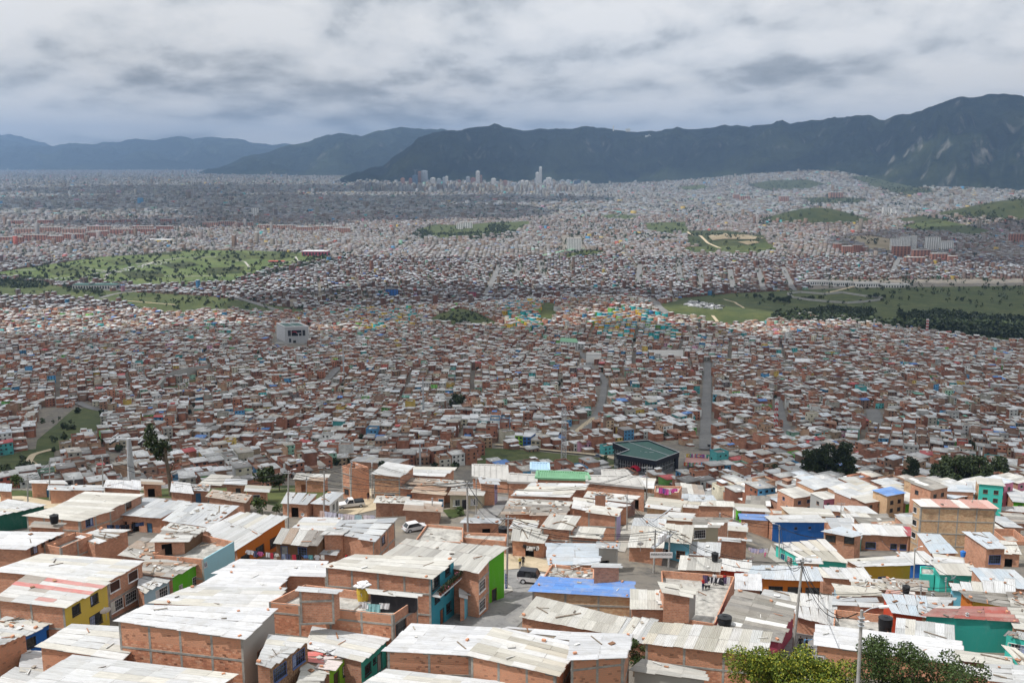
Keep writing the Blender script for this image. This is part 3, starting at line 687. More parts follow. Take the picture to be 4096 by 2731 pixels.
# ---------------------------------------------------------------- clouds overhead (above and behind the picture), unseen, added to shade slope and mountains
def build_shade_clouds():
    top = CAMZ+2300
    spots = [(-60, 1010, 620, 640), (640, 1000, 560, 640), (-680, 1050, 520, 620), (1250, 1500, 420, 420), (-150, 2000, 520, 300), (900, 2050, 640, 330), (1900, 3300, 900, 900), (-900, 5600, 1100, 800), (-2300, 6900, 1700, 1300), (-300, 7300, 900, 700), (-3200, 9500, 1800, 1400), (-1500, 4600, 700, 350),
             (-800, 12600, 1700, 1300), (1300, 12900, 1900, 1500), (3300, 12300, 1900, 1600), (5000, 11200, 1300, 1900), (6900, 11000, 1700, 2000), (-1300, 9300, 900, 600), (5200, 8300, 1000, 700)]
    bm = bmesh.new()
    for i, (x, y, rx, ry) in enumerate(spots):
        g = float(G(x, y)) if y < 9500 else 350.0
        k = (top-g)/SUN_DIR.z; cx, cy = x+SUN_DIR.x*k, y+SUN_DIR.y*k
        r = bmesh.ops.create_icosphere(bm, subdivisions=4, radius=1.0)
        for v in r['verts']:
            p = v.co; n = .75+.5*float(fbm(p.x*2.2+i*9.1, p.y*2.2+p.z*1.7, 4.0, 4))
            v.co = (cx+p.x*rx*n, cy+p.y*ry*n, top+180+(p.z*170*n if p.z > 0 else p.z*60*n))
    me = bpy.data.meshes.new('shade_clouds'); bm.to_mesh(me); bm.free()
    m = bpy.data.materials.new('shade_cloud_shell'); m.use_nodes = True; nt = m.node_tree; nt.nodes.clear()
    out = nt.nodes.new('ShaderNodeOutputMaterial'); t = nt.nodes.new('ShaderNodeBsdfTranslucent'); t.inputs[0].default_value = (.95, .95, .95, 1)
    tr = nt.nodes.new('ShaderNodeBsdfTransparent'); mx = nt.nodes.new('ShaderNodeMixShader')
    lw = nt.nodes.new('ShaderNodeTexNoise'); lw.inputs['Scale'].default_value = .004; lw.inputs['Detail'].default_value = 5
    g = nt.nodes.new('ShaderNodeNewGeometry'); nt.links.new(g.outputs['Position'], lw.inputs['Vector'])
    nt.links.new(rng(nt, lw.outputs['Fac'], .25, .75, .36, .12), mx.inputs[0])
    nt.links.new(t.outputs[0], mx.inputs[1]); nt.links.new(tr.outputs[0], mx.inputs[2]); nt.links.new(mx.outputs[0], out.inputs['Surface'])
    me.materials.append(m); me.polygons.foreach_set('use_smooth', [True]*len(me.polygons))
    tag(link(bpy.data.objects.new('shade_clouds', me)), 'unseen cloud banks added overhead to shade slope and mountains', 'shade_clouds', kind='stuff')
build_shade_clouds()
# ---------------------------------------------------------------- the air
def build_haze():
    mb = MB(); mb.box((0, 16400, 660), (70000, 36000, 1326)); me = mb.mesh('haze', [])
    m = bpy.data.materials.new('haze_air'); m.use_nodes = True; nt = m.node_tree; nt.nodes.clear()
    out = nt.nodes.new('ShaderNodeOutputMaterial'); pv = nt.nodes.new('ShaderNodeVolumePrincipled')
    pv.inputs['Color'].default_value = (.42, .64, 1.0, 1); pv.inputs['Density'].default_value = HAZE; pv.inputs['Anisotropy'].default_value = .2
    nt.links.new(pv.outputs[0], out.inputs['Volume']); me.materials.clear(); me.materials.append(m)
    tag(link(bpy.data.objects.new('haze', me)), 'blue grey haze in the air over the city', 'haze', kind='stuff')
HAZE = 4.4e-5
build_haze()

# ================================================================ THE CITY BEYOND
attr_mat('house_walls', .85, .28, .45)
BRICKS = np.array([(.36, .16, .10), (.30, .13, .083), (.41, .195, .125), (.24, .11, .074), (.34, .205, .135), (.39, .255, .165), (.26, .165, .12), (.33, .14, .085)])
ROOFS = np.array([(.72, .73, .74), (.66, .66, .65), (.55, .55, .54), (.60, .60, .58), (.42, .42, .41), (.30, .29, .28), (.48, .45, .40), (.34, .20, .14), (.13, .26, .56), (.50, .12, .12), (.16, .36, .28), (.64, .68, .72)])
ROOFP = np.array([.10, .10, .13, .13, .16, .14, .10, .05, .016, .012, .008, .03]); ROOFP = ROOFP/ROOFP.sum()
FAC = np.array([(.66, .66, .63), (.58, .54, .42), (.42, .40, .34), (.28, .48, .36), (.10, .30, .52), (.56, .40, .10), (.10, .42, .42), (.20, .48, .12), (.50, .14, .10), (.46, .25, .32), (.20, .17, .16), (.40, .30, .20)])
FACP = np.array([.26, .2, .16, .08, .07, .05, .05, .03, .025, .02, .035, .12]); FACP = FACP/FACP.sum()
def excluded(x, y, z, pad=0.0):
    u, v = project(x, y, z)
    ex = np.zeros(x.shape, bool)
    for p in GREENS: ex |= in_poly(u, v, p)
    for cx, cy, rx, ry in GREENW: ex |= ((x-cx)/rx)**2+((y-cy)/ry)**2 < .92
    for q, hw in ROADS:
        lo = q.min(0)-hw-14; hi = q.max(0)+hw+14
        c = np.nonzero((x > lo[0]) & (x < hi[0]) & (y > lo[1]) & (y < hi[1]))[0]
        if len(c) == 0: continue
        a = q[:-1]; b = q[1:]; ab = b-a; L2 = (ab**2).sum(1)+1e-9
        px = x[c][:, None]; py = y[c][:, None]
        t = np.clip(((px-a[:, 0])*ab[:, 0]+(py-a[:, 1])*ab[:, 1])/L2, 0, 1)
        dd = np.hypot(px-a[:, 0]-t*ab[:, 0], py-a[:, 1]-t*ab[:, 1]).min(1)
        ex[c[dd < hw+5.0+pad]] = True
    return ex
def lots(y0, y1, lw, ld, street, seed_d, spread, row_n, smax=.60, bias=0.0):
    rs = np.random.default_rng(int(y0)+11)
    nx = int(2*smax*y1/seed_d)+3; ny = int((y1-y0)/seed_d)+3
    sx, sy = np.meshgrid((np.arange(nx)-nx/2)*seed_d, y0-seed_d+np.arange(ny)*seed_d)
    sx = (sx+rs.uniform(-.4, .4, sx.shape)*seed_d).ravel(); sy = (sy+rs.uniform(-.4, .4, sy.shape)*seed_d).ravel()
    k = np.abs(sx) < smax*sy+seed_d*1.5; sx = sx[k]; sy = sy[k]; th = bias+rs.uniform(-spread, spread, len(sx))
    Rr = seed_d*1.25; out = []
    for i in range(len(sx)):
        ni = int(Rr/lw)+1; nj = int(Rr/ld)+1
        I, J = np.meshgrid(np.arange(-ni, ni+1), np.arange(-nj, nj+1))
        X = I*lw+np.floor(I/row_n)*street; Y = J*ld+np.floor(J/2)*street
        c, s = math.cos(th[i]), math.sin(th[i])
        px = sx[i]+X*c-Y*s; py = sy[i]+X*s+Y*c
        near = np.nonzero(np.hypot(sx-sx[i], sy-sy[i]) < Rr*2.2)[0]
        d = np.hypot(px[..., None]-sx[near], py[..., None]-sy[near]); own = near[np.argmin(d, -1)] == i
        own &= (py > y0) & (py <= y1) & (np.abs(px) < (smax*py+8))
        out.append(np.stack([px[own], py[own], np.full(own.sum(), th[i]), (J[own] % 2).astype(float)], 1))
    return np.concatenate(out)
def emit_boxes(cx, cy, hx, hy, th, zb, zt, tilt, wall, front, roof, slab=True, fs=None):
    """wall boxes with overhanging roof slabs -> V, F, colours. fs: 0 = the front faces -y', 1 = +y'."""
    n = len(cx); c, s = np.cos(th), np.sin(th)
    def pt(a, b, z): return np.stack([cx+a*c-b*s, cy+a*s+b*c, z], 1)
    sg = [(-1, -1), (1, -1), (1, 1), (-1, 1)]
    V = []; F = []; C = []
    zs = [zt+tilt*sx for sx, sy in sg]
    lo = [pt(a*hx, b*hy, zb) for a, b in sg]; hi = [pt(a*hx, b*hy, z) for (a, b), z in zip(sg, zs)]
    V += lo+hi; base = np.arange(n)
    def vid(k): return base+k*n
    for q in range(4):
        a, b = q, (q+1) % 4
        F.append(np.stack([vid(a), vid(b), vid(4+b), vid(4+a)], 1))
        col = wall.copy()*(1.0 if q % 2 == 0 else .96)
        if fs is not None:
            isf = (fs == 0) if q == 0 else ((fs == 1) if q == 2 else np.zeros(n, bool))
            col[isf] = front[isf]
        C.append(col)
    k0 = 8
    if slab:
        oh = .3
        tp = [pt(a*(hx+oh), b*(hy+oh), z+.16) for (a, b), z in zip(sg, zs)]; bt = [pt(a*(hx+oh), b*(hy+oh), z-.06) for (a, b), z in zip(sg, zs)]
        V += tp+bt
        F.append(np.stack([vid(8), vid(9), vid(10), vid(11)], 1)); C.append(roof)
        for q in range(4):
            a, b = q, (q+1) % 4
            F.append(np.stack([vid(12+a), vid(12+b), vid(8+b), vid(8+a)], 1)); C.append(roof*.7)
    else:
        F.append(np.stack([vid(4), vid(5), vid(6), vid(7)], 1)); C.append(roof)
    return np.concatenate(V), np.concatenate(F), np.concatenate(C)
def emit_windows(cx, cy, hx, hy, th, zb, zt, fs, rs, per=2.7, sides=.35):
    """dark window and door panes standing 4 cm proud of the plaster, one row per storey"""
    V = []; F = []; C = []; cnt = 0; c, s = np.cos(th), np.sin(th)
    ns = np.maximum(1, np.round((zt-zb-1.2)/2.6)).astype(int)
    for side in range(4):
        half = hx if side % 2 == 0 else hy; off = hy if side % 2 == 0 else hx
        isf = (fs*2 == side) if side % 2 == 0 else np.zeros(len(cx), bool)
        on = isf | (rs.random(len(cx)) < (sides if side != 2 else .15))
        nw = np.maximum(1, np.floor(2*half/per)).astype(int)
        for st in range(3):
            for w in range(4):
                k = np.nonzero(on & (st < ns) & (w < nw) & (rs.random(len(cx)) < np.where(isf, .92, .5)))[0]
                if len(k) == 0: continue
                t = (-1+2*(w+.5)/nw[k])*half[k]+rs.uniform(-.15, .15, len(k))
                ww = rs.uniform(.45, .75, len(k)); wh = rs.uniform(.45, .68, len(k))
                zc = zt[k]-1.35-2.6*st
                o = off[k]+.04
                if side == 0: A = (t-ww, -o, t+ww, -o)
                elif side == 2: A = (t+ww, o, t-ww, o)
                elif side == 1: A = (o, t-ww, o, t+ww)
                else: A = (-o, t+ww, -o, t-ww)
                def pt(a, b, z): return np.stack([cx[k]+a*c[k]-b*s[k], cy[k]+a*s[k]+b*c[k], z], 1)
                m = len(k)
                V += [pt(A[0], A[1], zc-wh), pt(A[2], A[3], zc-wh), pt(A[2], A[3], zc+wh), pt(A[0], A[1], zc+wh)]
                b = np.arange(m)+cnt; F.append(np.stack([b, b+m, b+2*m, b+3*m], 1)); cnt += 4*m
                C.append(np.tile(np.array([[.022, .022, .025]]), (m, 1))*rs.uniform(.5, 2.2, (m, 1)))
    return np.concatenate(V), np.concatenate(F), np.concatenate(C)
def merge(parts):
    V = []; F = []; C = []; o = 0
    for v, f, c in parts: V.append(v); F.append(f+o); C.append(c); o += len(v)
    return np.concatenate(V), np.concatenate(F), np.concatenate(C)
def pick(rs, tab, p, n, jit=.12): return tab[rs.choice(len(tab), n, p=p)]*rs.uniform(1-jit, 1+jit, (n, 1))
# limit below which (larger v) the near houses are laid out by hand
def near_limit(u): return np.interp(u, [-200, 0, 430, 560, 1000, 1320, 1900, 2050, 2700, 2760, 3150, 3500, 4200], [1955, 1955, 1950, 1935, 1935, 1830, 1830, 1905, 1905, 1950, 1985, 2010, 2025])
MID = []
def mid_city():
    rs = np.random.default_rng(5)
    L = lots(205, 1950, 8.6, 11.0, 5.2, 230, .55, 8, bias=.10)
    x, y, th, fs = L.T
    z = G(x, y); u, v = project(x, y, z+5)
    k = (u > -120) & (u < 4216) & (v < near_limit(u)) & ~excluded(x, y, z) & (rs.random(len(x)) < .965) & ~((u < 2760) & (y < 430))
    x, y, th, fs, z, u, v = (a[k] for a in (x, y, th, fs, z, u, v)); n = len(x)
    th = th+rs.normal(0, .03, n)
    hx = rs.uniform(3.3, 4.4, n); dep = rs.uniform(.45, .85, n)*11.2; full = rs.random(n) < .15; dep[full] = 11.3
    st = rs.choice([1, 2, 3, 4], n, p=[.20, .40, .33, .07]); hgt = st*2.7+rs.uniform(-.1, .9, n)
    sgn = np.where(fs == 0, -1.0, 1.0); c, s = np.cos(th), np.sin(th)
    off = sgn*(11.3-dep)/2
    ax, ay = x-off*s, y+off*c
    wall = pick(rs, BRICKS, None, n, .2); pl = rs.random(n) < .16; wall[pl] = pick(rs, FAC, FACP, pl.sum())*.8
    front = wall.copy(); fp = rs.random(n) < .40; front[fp] = pick(rs, FAC, FACP, fp.sum())
    # the brightly repainted hillside
    cz = (in_poly(u, v, [(2010, 1195), (2165, 1190), (2165, 1310), (2010, 1310)]) | in_poly(u, v, [(2380, 1255), (2500, 1225), (2620, 1240), (2730, 1300), (2690, 1350), (2480, 1345), (2370, 1320)])) & (rs.random(n) < .8)
    cz |= in_poly(u, v, [(1380, 1230), (1640, 1225), (1700, 1290), (1500, 1340), (1400, 1320)]) & (rs.random(n) < .35)
    BR = np.array([(.78, .52, .06), (.04, .46, .48), (.66, .22, .06), (.70, .45, .06), (.06, .34, .58), (.05, .50, .50), (.22, .48, .10)])
    bc = BR[rs.integers(0, len(BR), n)]*rs.uniform(.85, 1.1, (n, 1)); front[cz] = bc[cz]; wall[cz] = bc[cz]
    roof = pick(rs, ROOFS, ROOFP, n, .12)*.86; flat = (rs.random(n) < .34) & ~cz   # open concrete terraces inside brick parapets
    fc = np.array([(.26, .25, .235), (.33, .31, .28), (.20, .19, .18), (.30, .21, .165)]); roof[flat] = fc[rs.integers(0, 4, flat.sum())]*rs.uniform(.8, 1.15, (flat.sum(), 1))
    tilt = np.where(flat, 0.0, rs.uniform(-.35, .35, n)); zb = z-2.5; zt = z+hgt
    wall *= .88; front *= .92; hgt[cz] = np.maximum(hgt[cz], 7.6); zt = z+hgt; roof[cz] *= .7
    rec = dict(x=ax, y=ay, hx=hx, hy=dep/2, th=th, fs=fs, z=z, hgt=hgt, st=st, wall=wall, front=front, roof=roof, tilt=tilt, u=u, v=v, cz=cz)
    order = np.argsort(y)
    # the houses that show largest become objects of their own; the others are one mass
    own = np.zeros(n, bool); own[order[:N_OWN]] = True
    for i in order[:N_OWN]: MID.append({a: b[i] for a, b in rec.items()})
    k = ~own
    parts = []
    for kk, sl in ((k & ~flat, True), (k & flat, False)):
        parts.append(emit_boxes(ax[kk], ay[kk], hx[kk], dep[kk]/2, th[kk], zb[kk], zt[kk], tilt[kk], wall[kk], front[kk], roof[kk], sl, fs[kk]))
    kk = k & flat & (y < 1300); m = kk.sum()          # parapets round the terraces
    for sx, sy in ((0, -1), (0, 1), (-1, 0), (1, 0)):
        o1 = sx*(hx[kk]-.12); o2 = sy*(dep[kk]/2-.12)
        parts.append(emit_boxes(ax[kk]+o1*c[kk]-o2*s[kk], ay[kk]+o1*s[kk]+o2*c[kk], np.where(sx == 0, hx[kk]-.25, .12), np.where(sx == 0, .12, dep[kk]/2), th[kk], zt[kk]-.1, zt[kk]+.85, tilt[kk]*0, wall[kk], wall[kk], wall[kk]*1.05, False, fs[kk]))
    parts.append(emit_windows(ax[k], ay[k], hx[k], dep[k]/2, th[k], z[k], zt[k], fs[k], rs))
    # rear extensions, stair heads, parapets and lean-to roofs behind the main block
    e = k & (dep < 10.2); m = e.sum(); ed = (11.3-dep[e]); eo = -sgn[e]*(dep[e])/2
    parts.append(emit_boxes(x[e]-eo*s[e], y[e]+eo*c[e], hx[e]*rs.uniform(.55, 1, m), ed/2, th[e], zb[e], z[e]+hgt[e]*rs.uniform(.3, .75, m)+.3, rs.uniform(-.25, .25, m), pick(rs, BRICKS, None, m, .2), pick(rs, BRICKS, None, m, .2), pick(rs, ROOFS, ROOFP, m), True, fs[e]))
    e = k & (rs.random(n) < np.where(flat, .55, .16)); m = e.sum(); oo = rs.uniform(-.5, .5, m); o2 = rs.uniform(-.3, .3, m)*dep[e]
    parts.append(emit_boxes(ax[e]+oo*hx[e]*c[e]-o2*s[e], ay[e]+oo*hx[e]*s[e]+o2*c[e], hx[e]*rs.uniform(.3, .5, m), rs.uniform(1.0, 2.4, m), th[e], zt[e]-.4, zt[e]+rs.uniform(.8, 2.3, m), rs.uniform(-.15, .15, m), pick(rs, BRICKS, None, m, .2), pick(rs, BRICKS, None, m, .2), pick(rs, ROOFS, ROOFP, m), True, fs[e]))
    # loose sheets, patched strips and tanks on the roofs
    e = k & (rs.random(n) < .8) & (y < 1100); m = e.sum(); o1 = rs.uniform(-.6, .6, m)*hx[e]; o2 = rs.uniform(-.6, .6, m)*dep[e]/2
    parts.append(emit_boxes(ax[e]+o1*c[e]-o2*s[e], ay[e]+o1*s[e]+o2*c[e], rs.uniform(.3, 1.3, m), rs.uniform(.3, 1.6, m), th[e]+rs.uniform(-.2, .2, m), zt[e], zt[e]+tilt[e]*o1/hx[e]+rs.uniform(.2, .5, m), tilt[e]*0, pick(rs, ROOFS, ROOFP, m), pick(rs, ROOFS, ROOFP, m), pick(rs, ROOFS, ROOFP, m, .3), False, fs[e]))
    V, F, C = merge(parts)
    tag(link(bpy.data.objects.new('hillside_houses', np_mesh('hillside_houses', V, F, 'house_walls', C))), 'dense mass of brick houses with pale tin roofs covering the far slope', 'houses', kind='stuff')
N_OWN = 64
mid_city()
def far_city(y0, y1, lw, ld, street, seed_d, spread, row_n, name, label, hi, pale, treep):
    rs = np.random.default_rng(int(y0))
    x, y, th, fs = lots(y0, y1, lw, ld, street, seed_d, spread, row_n, .56).T
    z = G(x, y); u, v = project(x, y, z+5)
    dm = np.interp(u, [1400, 2500, 3000, 3350, 3650, 3900, 4400], [11300, 11200, 11000, 10600, 9300, 8500, 8200])
    k = (u > -80) & (u < 4176) & (y < np.where(u < 1150, 23800, np.where(u < 1500, 16500, dm+250))) & ~excluded(x, y, z) & (rs.random(len(x)) < .94)
    gap = fbm(x/420., y/420., 5.0, 3) < .34
    k &= ~(gap & (rs.random(len(x)) < .55))
    x, y, th, fs, z, u = (a[k] for a in (x, y, th, fs, z, u)); n = len(x)
    sc = rs.uniform(.7, 1.0, n)
    h = hi*rs.lognormal(0, .45, n); h = np.where(rs.random(n) < np.where(y > 3000, np.where(u < 1500, .035, .012), 0), h*rs.uniform(1.5, 2.8, n), h)
    dt = (u > 1420) & (u < 2360) & (y > 8700) & (rs.random(n) < .16); h = np.where(dt, rs.uniform(22, 60, n), h)
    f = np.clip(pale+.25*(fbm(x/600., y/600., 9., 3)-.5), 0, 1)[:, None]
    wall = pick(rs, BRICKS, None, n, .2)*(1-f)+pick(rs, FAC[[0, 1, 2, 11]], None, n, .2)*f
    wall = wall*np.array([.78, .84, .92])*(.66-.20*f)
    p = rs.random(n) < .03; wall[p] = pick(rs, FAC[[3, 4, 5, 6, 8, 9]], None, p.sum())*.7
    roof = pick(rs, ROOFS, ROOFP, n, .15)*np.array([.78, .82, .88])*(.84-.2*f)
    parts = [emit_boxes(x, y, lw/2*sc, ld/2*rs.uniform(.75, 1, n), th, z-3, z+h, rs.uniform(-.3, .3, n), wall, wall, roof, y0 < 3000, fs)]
    if y0 < 3000:
        e = rs.random(n) < .5
        parts.append(emit_windows(x[e], y[e], lw/2*sc[e], ld/2*np.ones(e.sum()), th[e], z[e], z[e]+h[e], fs[e], rs, 3.5, .4))
    V, F, C = merge(parts)
    tag(link(bpy.data.objects.new(name, np_mesh(name, V, F, 'house_walls', C))), label, 'city', kind='stuff')
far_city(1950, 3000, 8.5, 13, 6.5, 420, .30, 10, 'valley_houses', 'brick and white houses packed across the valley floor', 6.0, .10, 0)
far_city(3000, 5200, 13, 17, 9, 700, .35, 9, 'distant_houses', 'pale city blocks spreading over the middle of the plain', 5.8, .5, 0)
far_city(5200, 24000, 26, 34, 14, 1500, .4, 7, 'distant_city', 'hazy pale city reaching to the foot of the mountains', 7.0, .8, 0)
# ---------------------------------------------------------------- trees
def leaf_cloud(rs, n, size, lobes, flat=.75):
    """n little leaf faces spread through lumpy crown lobes [(x,y,z,r)] -> V,F"""
    pick_ = rs.choice(len(lobes), n, p=np.array([l[3]**2 for l in lobes])/sum(l[3]**2 for l in lobes)); lb = np.array(lobes)[pick_]
    d = rs.normal(size=(n, 3)); d /= np.linalg.norm(d, axis=1)[:, None]; rr = lb[:, 3]*(.45+.6*rs.random(n)**.6)
    p = lb[:, :3]+d*rr[:, None]*np.array([1, 1, flat])
    t = rs.normal(size=(n, 3)); t /= np.linalg.norm(t, axis=1)[:, None]; b = np.cross(t, d+rs.normal(0, .6, (n, 3))); b /= np.linalg.norm(b, axis=1)[:, None]+1e-9
    s = size*rs.uniform(.6, 1.35, n)[:, None]
    V = np.stack([p-t*s, p+b*s*.55, p+t*s, p-b*s*.55], 1).reshape(-1, 3); F = np.arange(4*n).reshape(-1, 4)
    return V, F
def tree_proto(name, h, spread, n, leaf, mat, seed, trunk_r=.18, form='round', bare=.3):
    rs = np.random.default_rng(seed)
    mb = MB(); top = h*(.9 if form == 'tall' else .7)
    lean = rs.uniform(-.04, .04, 2)*h
    pts = [(lean[0]*t*t, lean[1]*t*t, top*t-.4*(t == 0)) for t in np.linspace(0, 1, 5)]
    mb.tube(pts, [trunk_r*(1-.75*t) for t in np.linspace(0, 1, 5)], 6)
    lobes = []
    m = 9 if form != 'tall' else 13
    for i in range(m):
        a = rs.uniform(0, 6.28)
        if form == 'tall': zz = h*(bare+(1-bare)*(i+.3)/m); rr = spread*rs.uniform(.25, .8)*(1.1-.6*i/m); lr = spread*rs.uniform(.4, .62)
        else: zz = h*rs.uniform(.45, .9); rr = spread*rs.uniform(.25, .75)*(1.15-.6*abs(zz/h-.6)/.4); lr = spread*rs.uniform(.36, .6)
        c = (rr*math.cos(a)+lean[0]*.6, rr*math.sin(a)+lean[1]*.6, zz); lobes.append((*c, lr))
        mb.tube([(lean[0]*.3, lean[1]*.3, zz*.62), tuple(np.array(c)*np.array([.6, .6, 1])-np.array([0, 0, .1*h])), c], [trunk_r*.4, trunk_r*.22, trunk_r*.08], 4, cap=False)
    V, F = leaf_cloud(rs, n, leaf, lobes)
    return mb.mesh(name+'_trunk', 'bark'), np_mesh(name+'_crown', V, F, mat)
PROTO = {'round': [tree_proto('park_tree', 7, 3.2, 420, .55, 'leaf_dark', 20+i, .2) for i in range(3)],
         'tall': [tree_proto('eucalyptus', 19, 5.2, 2600, .60, 'leaf_dark', 40+i, .32, 'tall', .30) for i in range(3)],
         'bush': [tree_proto('bush', 4.2, 2.6, 500, .36, 'leaf_mid', 60+i, .12) for i in range(2)]}
def tree(kind, name, pos, scale, label, group=None, rs=R, zs=1.0):
    t, c = rs.choice(PROTO[kind]); e = empty(name, pos, rs.uniform(0, 6.28)); e.scale = (scale, scale, scale*zs)
    link(bpy.data.objects.new('trunk', t), e); link(bpy.data.objects.new('crown', c), e)
    return tag(e, label, 'tree', group)
def tree_mass(name, label, pts, hs, mat='leaf_dark', per=26, cat='trees'):
    """woods that read as one mass: lumpy crowns of leaf faces"""
    rs = np.random.default_rng(len(pts)); n = len(pts); Vs = []
    p = np.repeat(np.asarray(pts), per, 0); h = np.repeat(np.asarray(hs), per)
    d = rs.normal(size=(len(p), 3)); d /= np.linalg.norm(d, axis=1)[:, None]
    r = h[:, None]*np.array([.42, .42, .5])*(.5+.55*rs.random((len(p), 1))); q = p+d*r+np.stack([0*h, 0*h, h*.52], 1)
    t = rs.normal(size=q.shape); t /= np.linalg.norm(t, axis=1)[:, None]; b = np.cross(t, d+rs.normal(0, .5, q.shape)); b /= np.linalg.norm(b, axis=1)[:, None]+1e-9
    s = (h*.22*rs.uniform(.6, 1.3, len(h)))[:, None]
    V = np.stack([q-t*s, q+b*s*.7, q+t*s, q-b*s*.7], 1).reshape(-1, 3)
    return tag(link(bpy.data.objects.new(name, np_mesh(name, V, np.arange(len(V)).reshape(-1, 4), mat))), label, cat, kind='stuff')
def scatter(poly, n, seed, h=0.0):
    rs = np.random.default_rng(seed); us = [a for a, b in poly]; vs = [b for a, b in poly]; o = []
    while len(o) < n:
        u = rs.uniform(min(us), max(us), 4*n); v = rs.uniform(min(vs), max(vs), 4*n); k = in_poly(u, v, poly); o += list(zip(u[k], v[k]))
    o = o[:n]; w = PV([a for a, b in o], [b for a, b in o]); w[:, 2] = G(w[:, 0], w[:, 1]); return w
def city_trees():
    rs = np.random.default_rng(31)
    pts = []; hs = []
    for poly, n, a, b in (([(3160, 1300), (3080, 1272), (3300, 1262), (3560, 1300), (3800, 1296), (4120, 1312), (4120, 1362), (3960, 1352), (3760, 1335), (3560, 1318), (3380, 1292)], 900, 8, 16),
                          ([(3140, 1262), (3350, 1236), (3500, 1250), (3480, 1275), (3250, 1275)], 220, 7, 13), ([(3560, 1262), (3800, 1255), (4120, 1290), (4120, 1310), (3750, 1300)], 330, 8, 14),
                          ([(0, 1110), (180, 1112), (200, 1150), (60, 1160), (0, 1150)], 190, 6, 12), ([(1640, 945), (1700, 920), (1730, 948), (1690, 962)], 90, 8, 15), ([(1730, 940), (2060, 925), (2080, 960), (1880, 962)], 260, 7, 14), ([(1950, 905), (2020, 890), (2040, 935), (1960, 930)], 90, 8, 15),
                          ([(2540, 940), (2700, 935), (2700, 960), (2560, 960)], 120, 7, 13), ([(3030, 885), (3090, 870), (3080, 905), (3030, 900)], 60, 7, 12), ([(3660, 870), (3960, 850), (4100, 900), (3900, 905)], 200, 7, 13), ([(2640, 1030), (3560, 1010), (3560, 1060), (3000, 1070), (2640, 1060)], 230, 5, 9),
                          ([(1260, 1030), (1420, 1010), (1340, 1060), (1100, 1105), (980, 1130)], 260, 6, 11), ([(2050, 980), (2400, 1000), (2460, 1030), (2380, 1035)], 120, 5, 9), ([(1700, 1290), (1800, 1246), (1900, 1250), (1960, 1290), (1850, 1302)], 60, 4, 7), ([(2960, 730), (3260, 716), (3320, 742), (3060, 768)], 160, 9, 18), ([(3380, 700), (3560, 712), (3760, 772), (3560, 790)], 260, 9, 18), ([(3160, 796), (3480, 792), (3460, 818), (3220, 818)], 140, 8, 16), ([(150, 1700), (240, 1660), (330, 1700), (230, 1790)], 14, 3, 6), ([(0, 1880), (120, 1840), (150, 1900), (20, 1940)], 16, 3, 6), ([(250, 1140), (400, 1150), (420, 1180), (260, 1175)], 60, 6, 11)):
        w = scatter(poly, n, int(poly[0][0]), 0); pts.append(w); hs.append(rs.uniform(a, b, n))
    tree_mass('woods', 'dark woods and thickets along the river and between the far quarters', np.concatenate(pts), np.concatenate(hs), per=22)
    # single street and garden trees all over the plain, far too many to count
    n = 15000; y = 1950*np.exp(rs.random(n)**.75*math.log(16000/1950)); x = (rs.random(n)-.5)*1.06*y
    k = (fbm(x/350., y/350., 21., 3) > .50) | (rs.random(n) < .15); x = x[k]; y = y[k]; z = G(x, y); h = rs.uniform(8, 15, len(x))*np.interp(y, [2000, 5000, 16000], [.8, 1.3, 2.3])
    tree_mass('city_trees', 'dark tree clumps dotted between the houses of the plain', np.stack([x, y, z], 1), h, per=12)
    n = 420; x = []; L = scatter([(0, 1270), (1200, 1260), (2600, 1330), (4096, 1400), (4096, 1880), (2800, 1880), (1300, 1900), (0, 1900)], n, 77); k = ~excluded(L[:, 0], L[:, 1], L[:, 2]) | (rs.random(n) < .2)
    tree_mass('yard_trees', 'small dark trees growing in yards between the slope houses', L[k], rs.uniform(3.0, 6.5, k.sum()), per=60)
    slope = [np.array([0, 0, 0])]
city_trees()

# ================================================================ THE NEAR QUARTER
def tile_xy(t, x, y):
    k, ox, oy = {'T1': (.53, 0, 1900), 'T2': (.53, 1024, 1900), 'T3': (.53, 2048, 1900), 'T4': (.53, 3072, 1900), 'M1': (.5808, 0, 1150), 'M2': (.5808, 1366, 1150), 'M3': (.5808, 2732, 1150), 'PX': (1, 0, 0)}[t]
    return ox+x*k, oy+y*k
def corr_mesh(nw, name):
    mb = MB(); n = nw*2
    for i in range(n):
        a, b = i/n, (i+1)/n; za, zb = (i % 2)-.5, ((i+1) % 2)-.5
        mb.face([(0, a, za), (1, a, za), (1, b, zb), (0, b, zb)])
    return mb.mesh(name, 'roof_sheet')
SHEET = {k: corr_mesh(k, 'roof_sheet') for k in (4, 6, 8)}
WHITE = [(.62, .63, .64), (.58, .59, .595), (.64, .64, .63), (.50, .51, .51), (.60, .58, .52)]
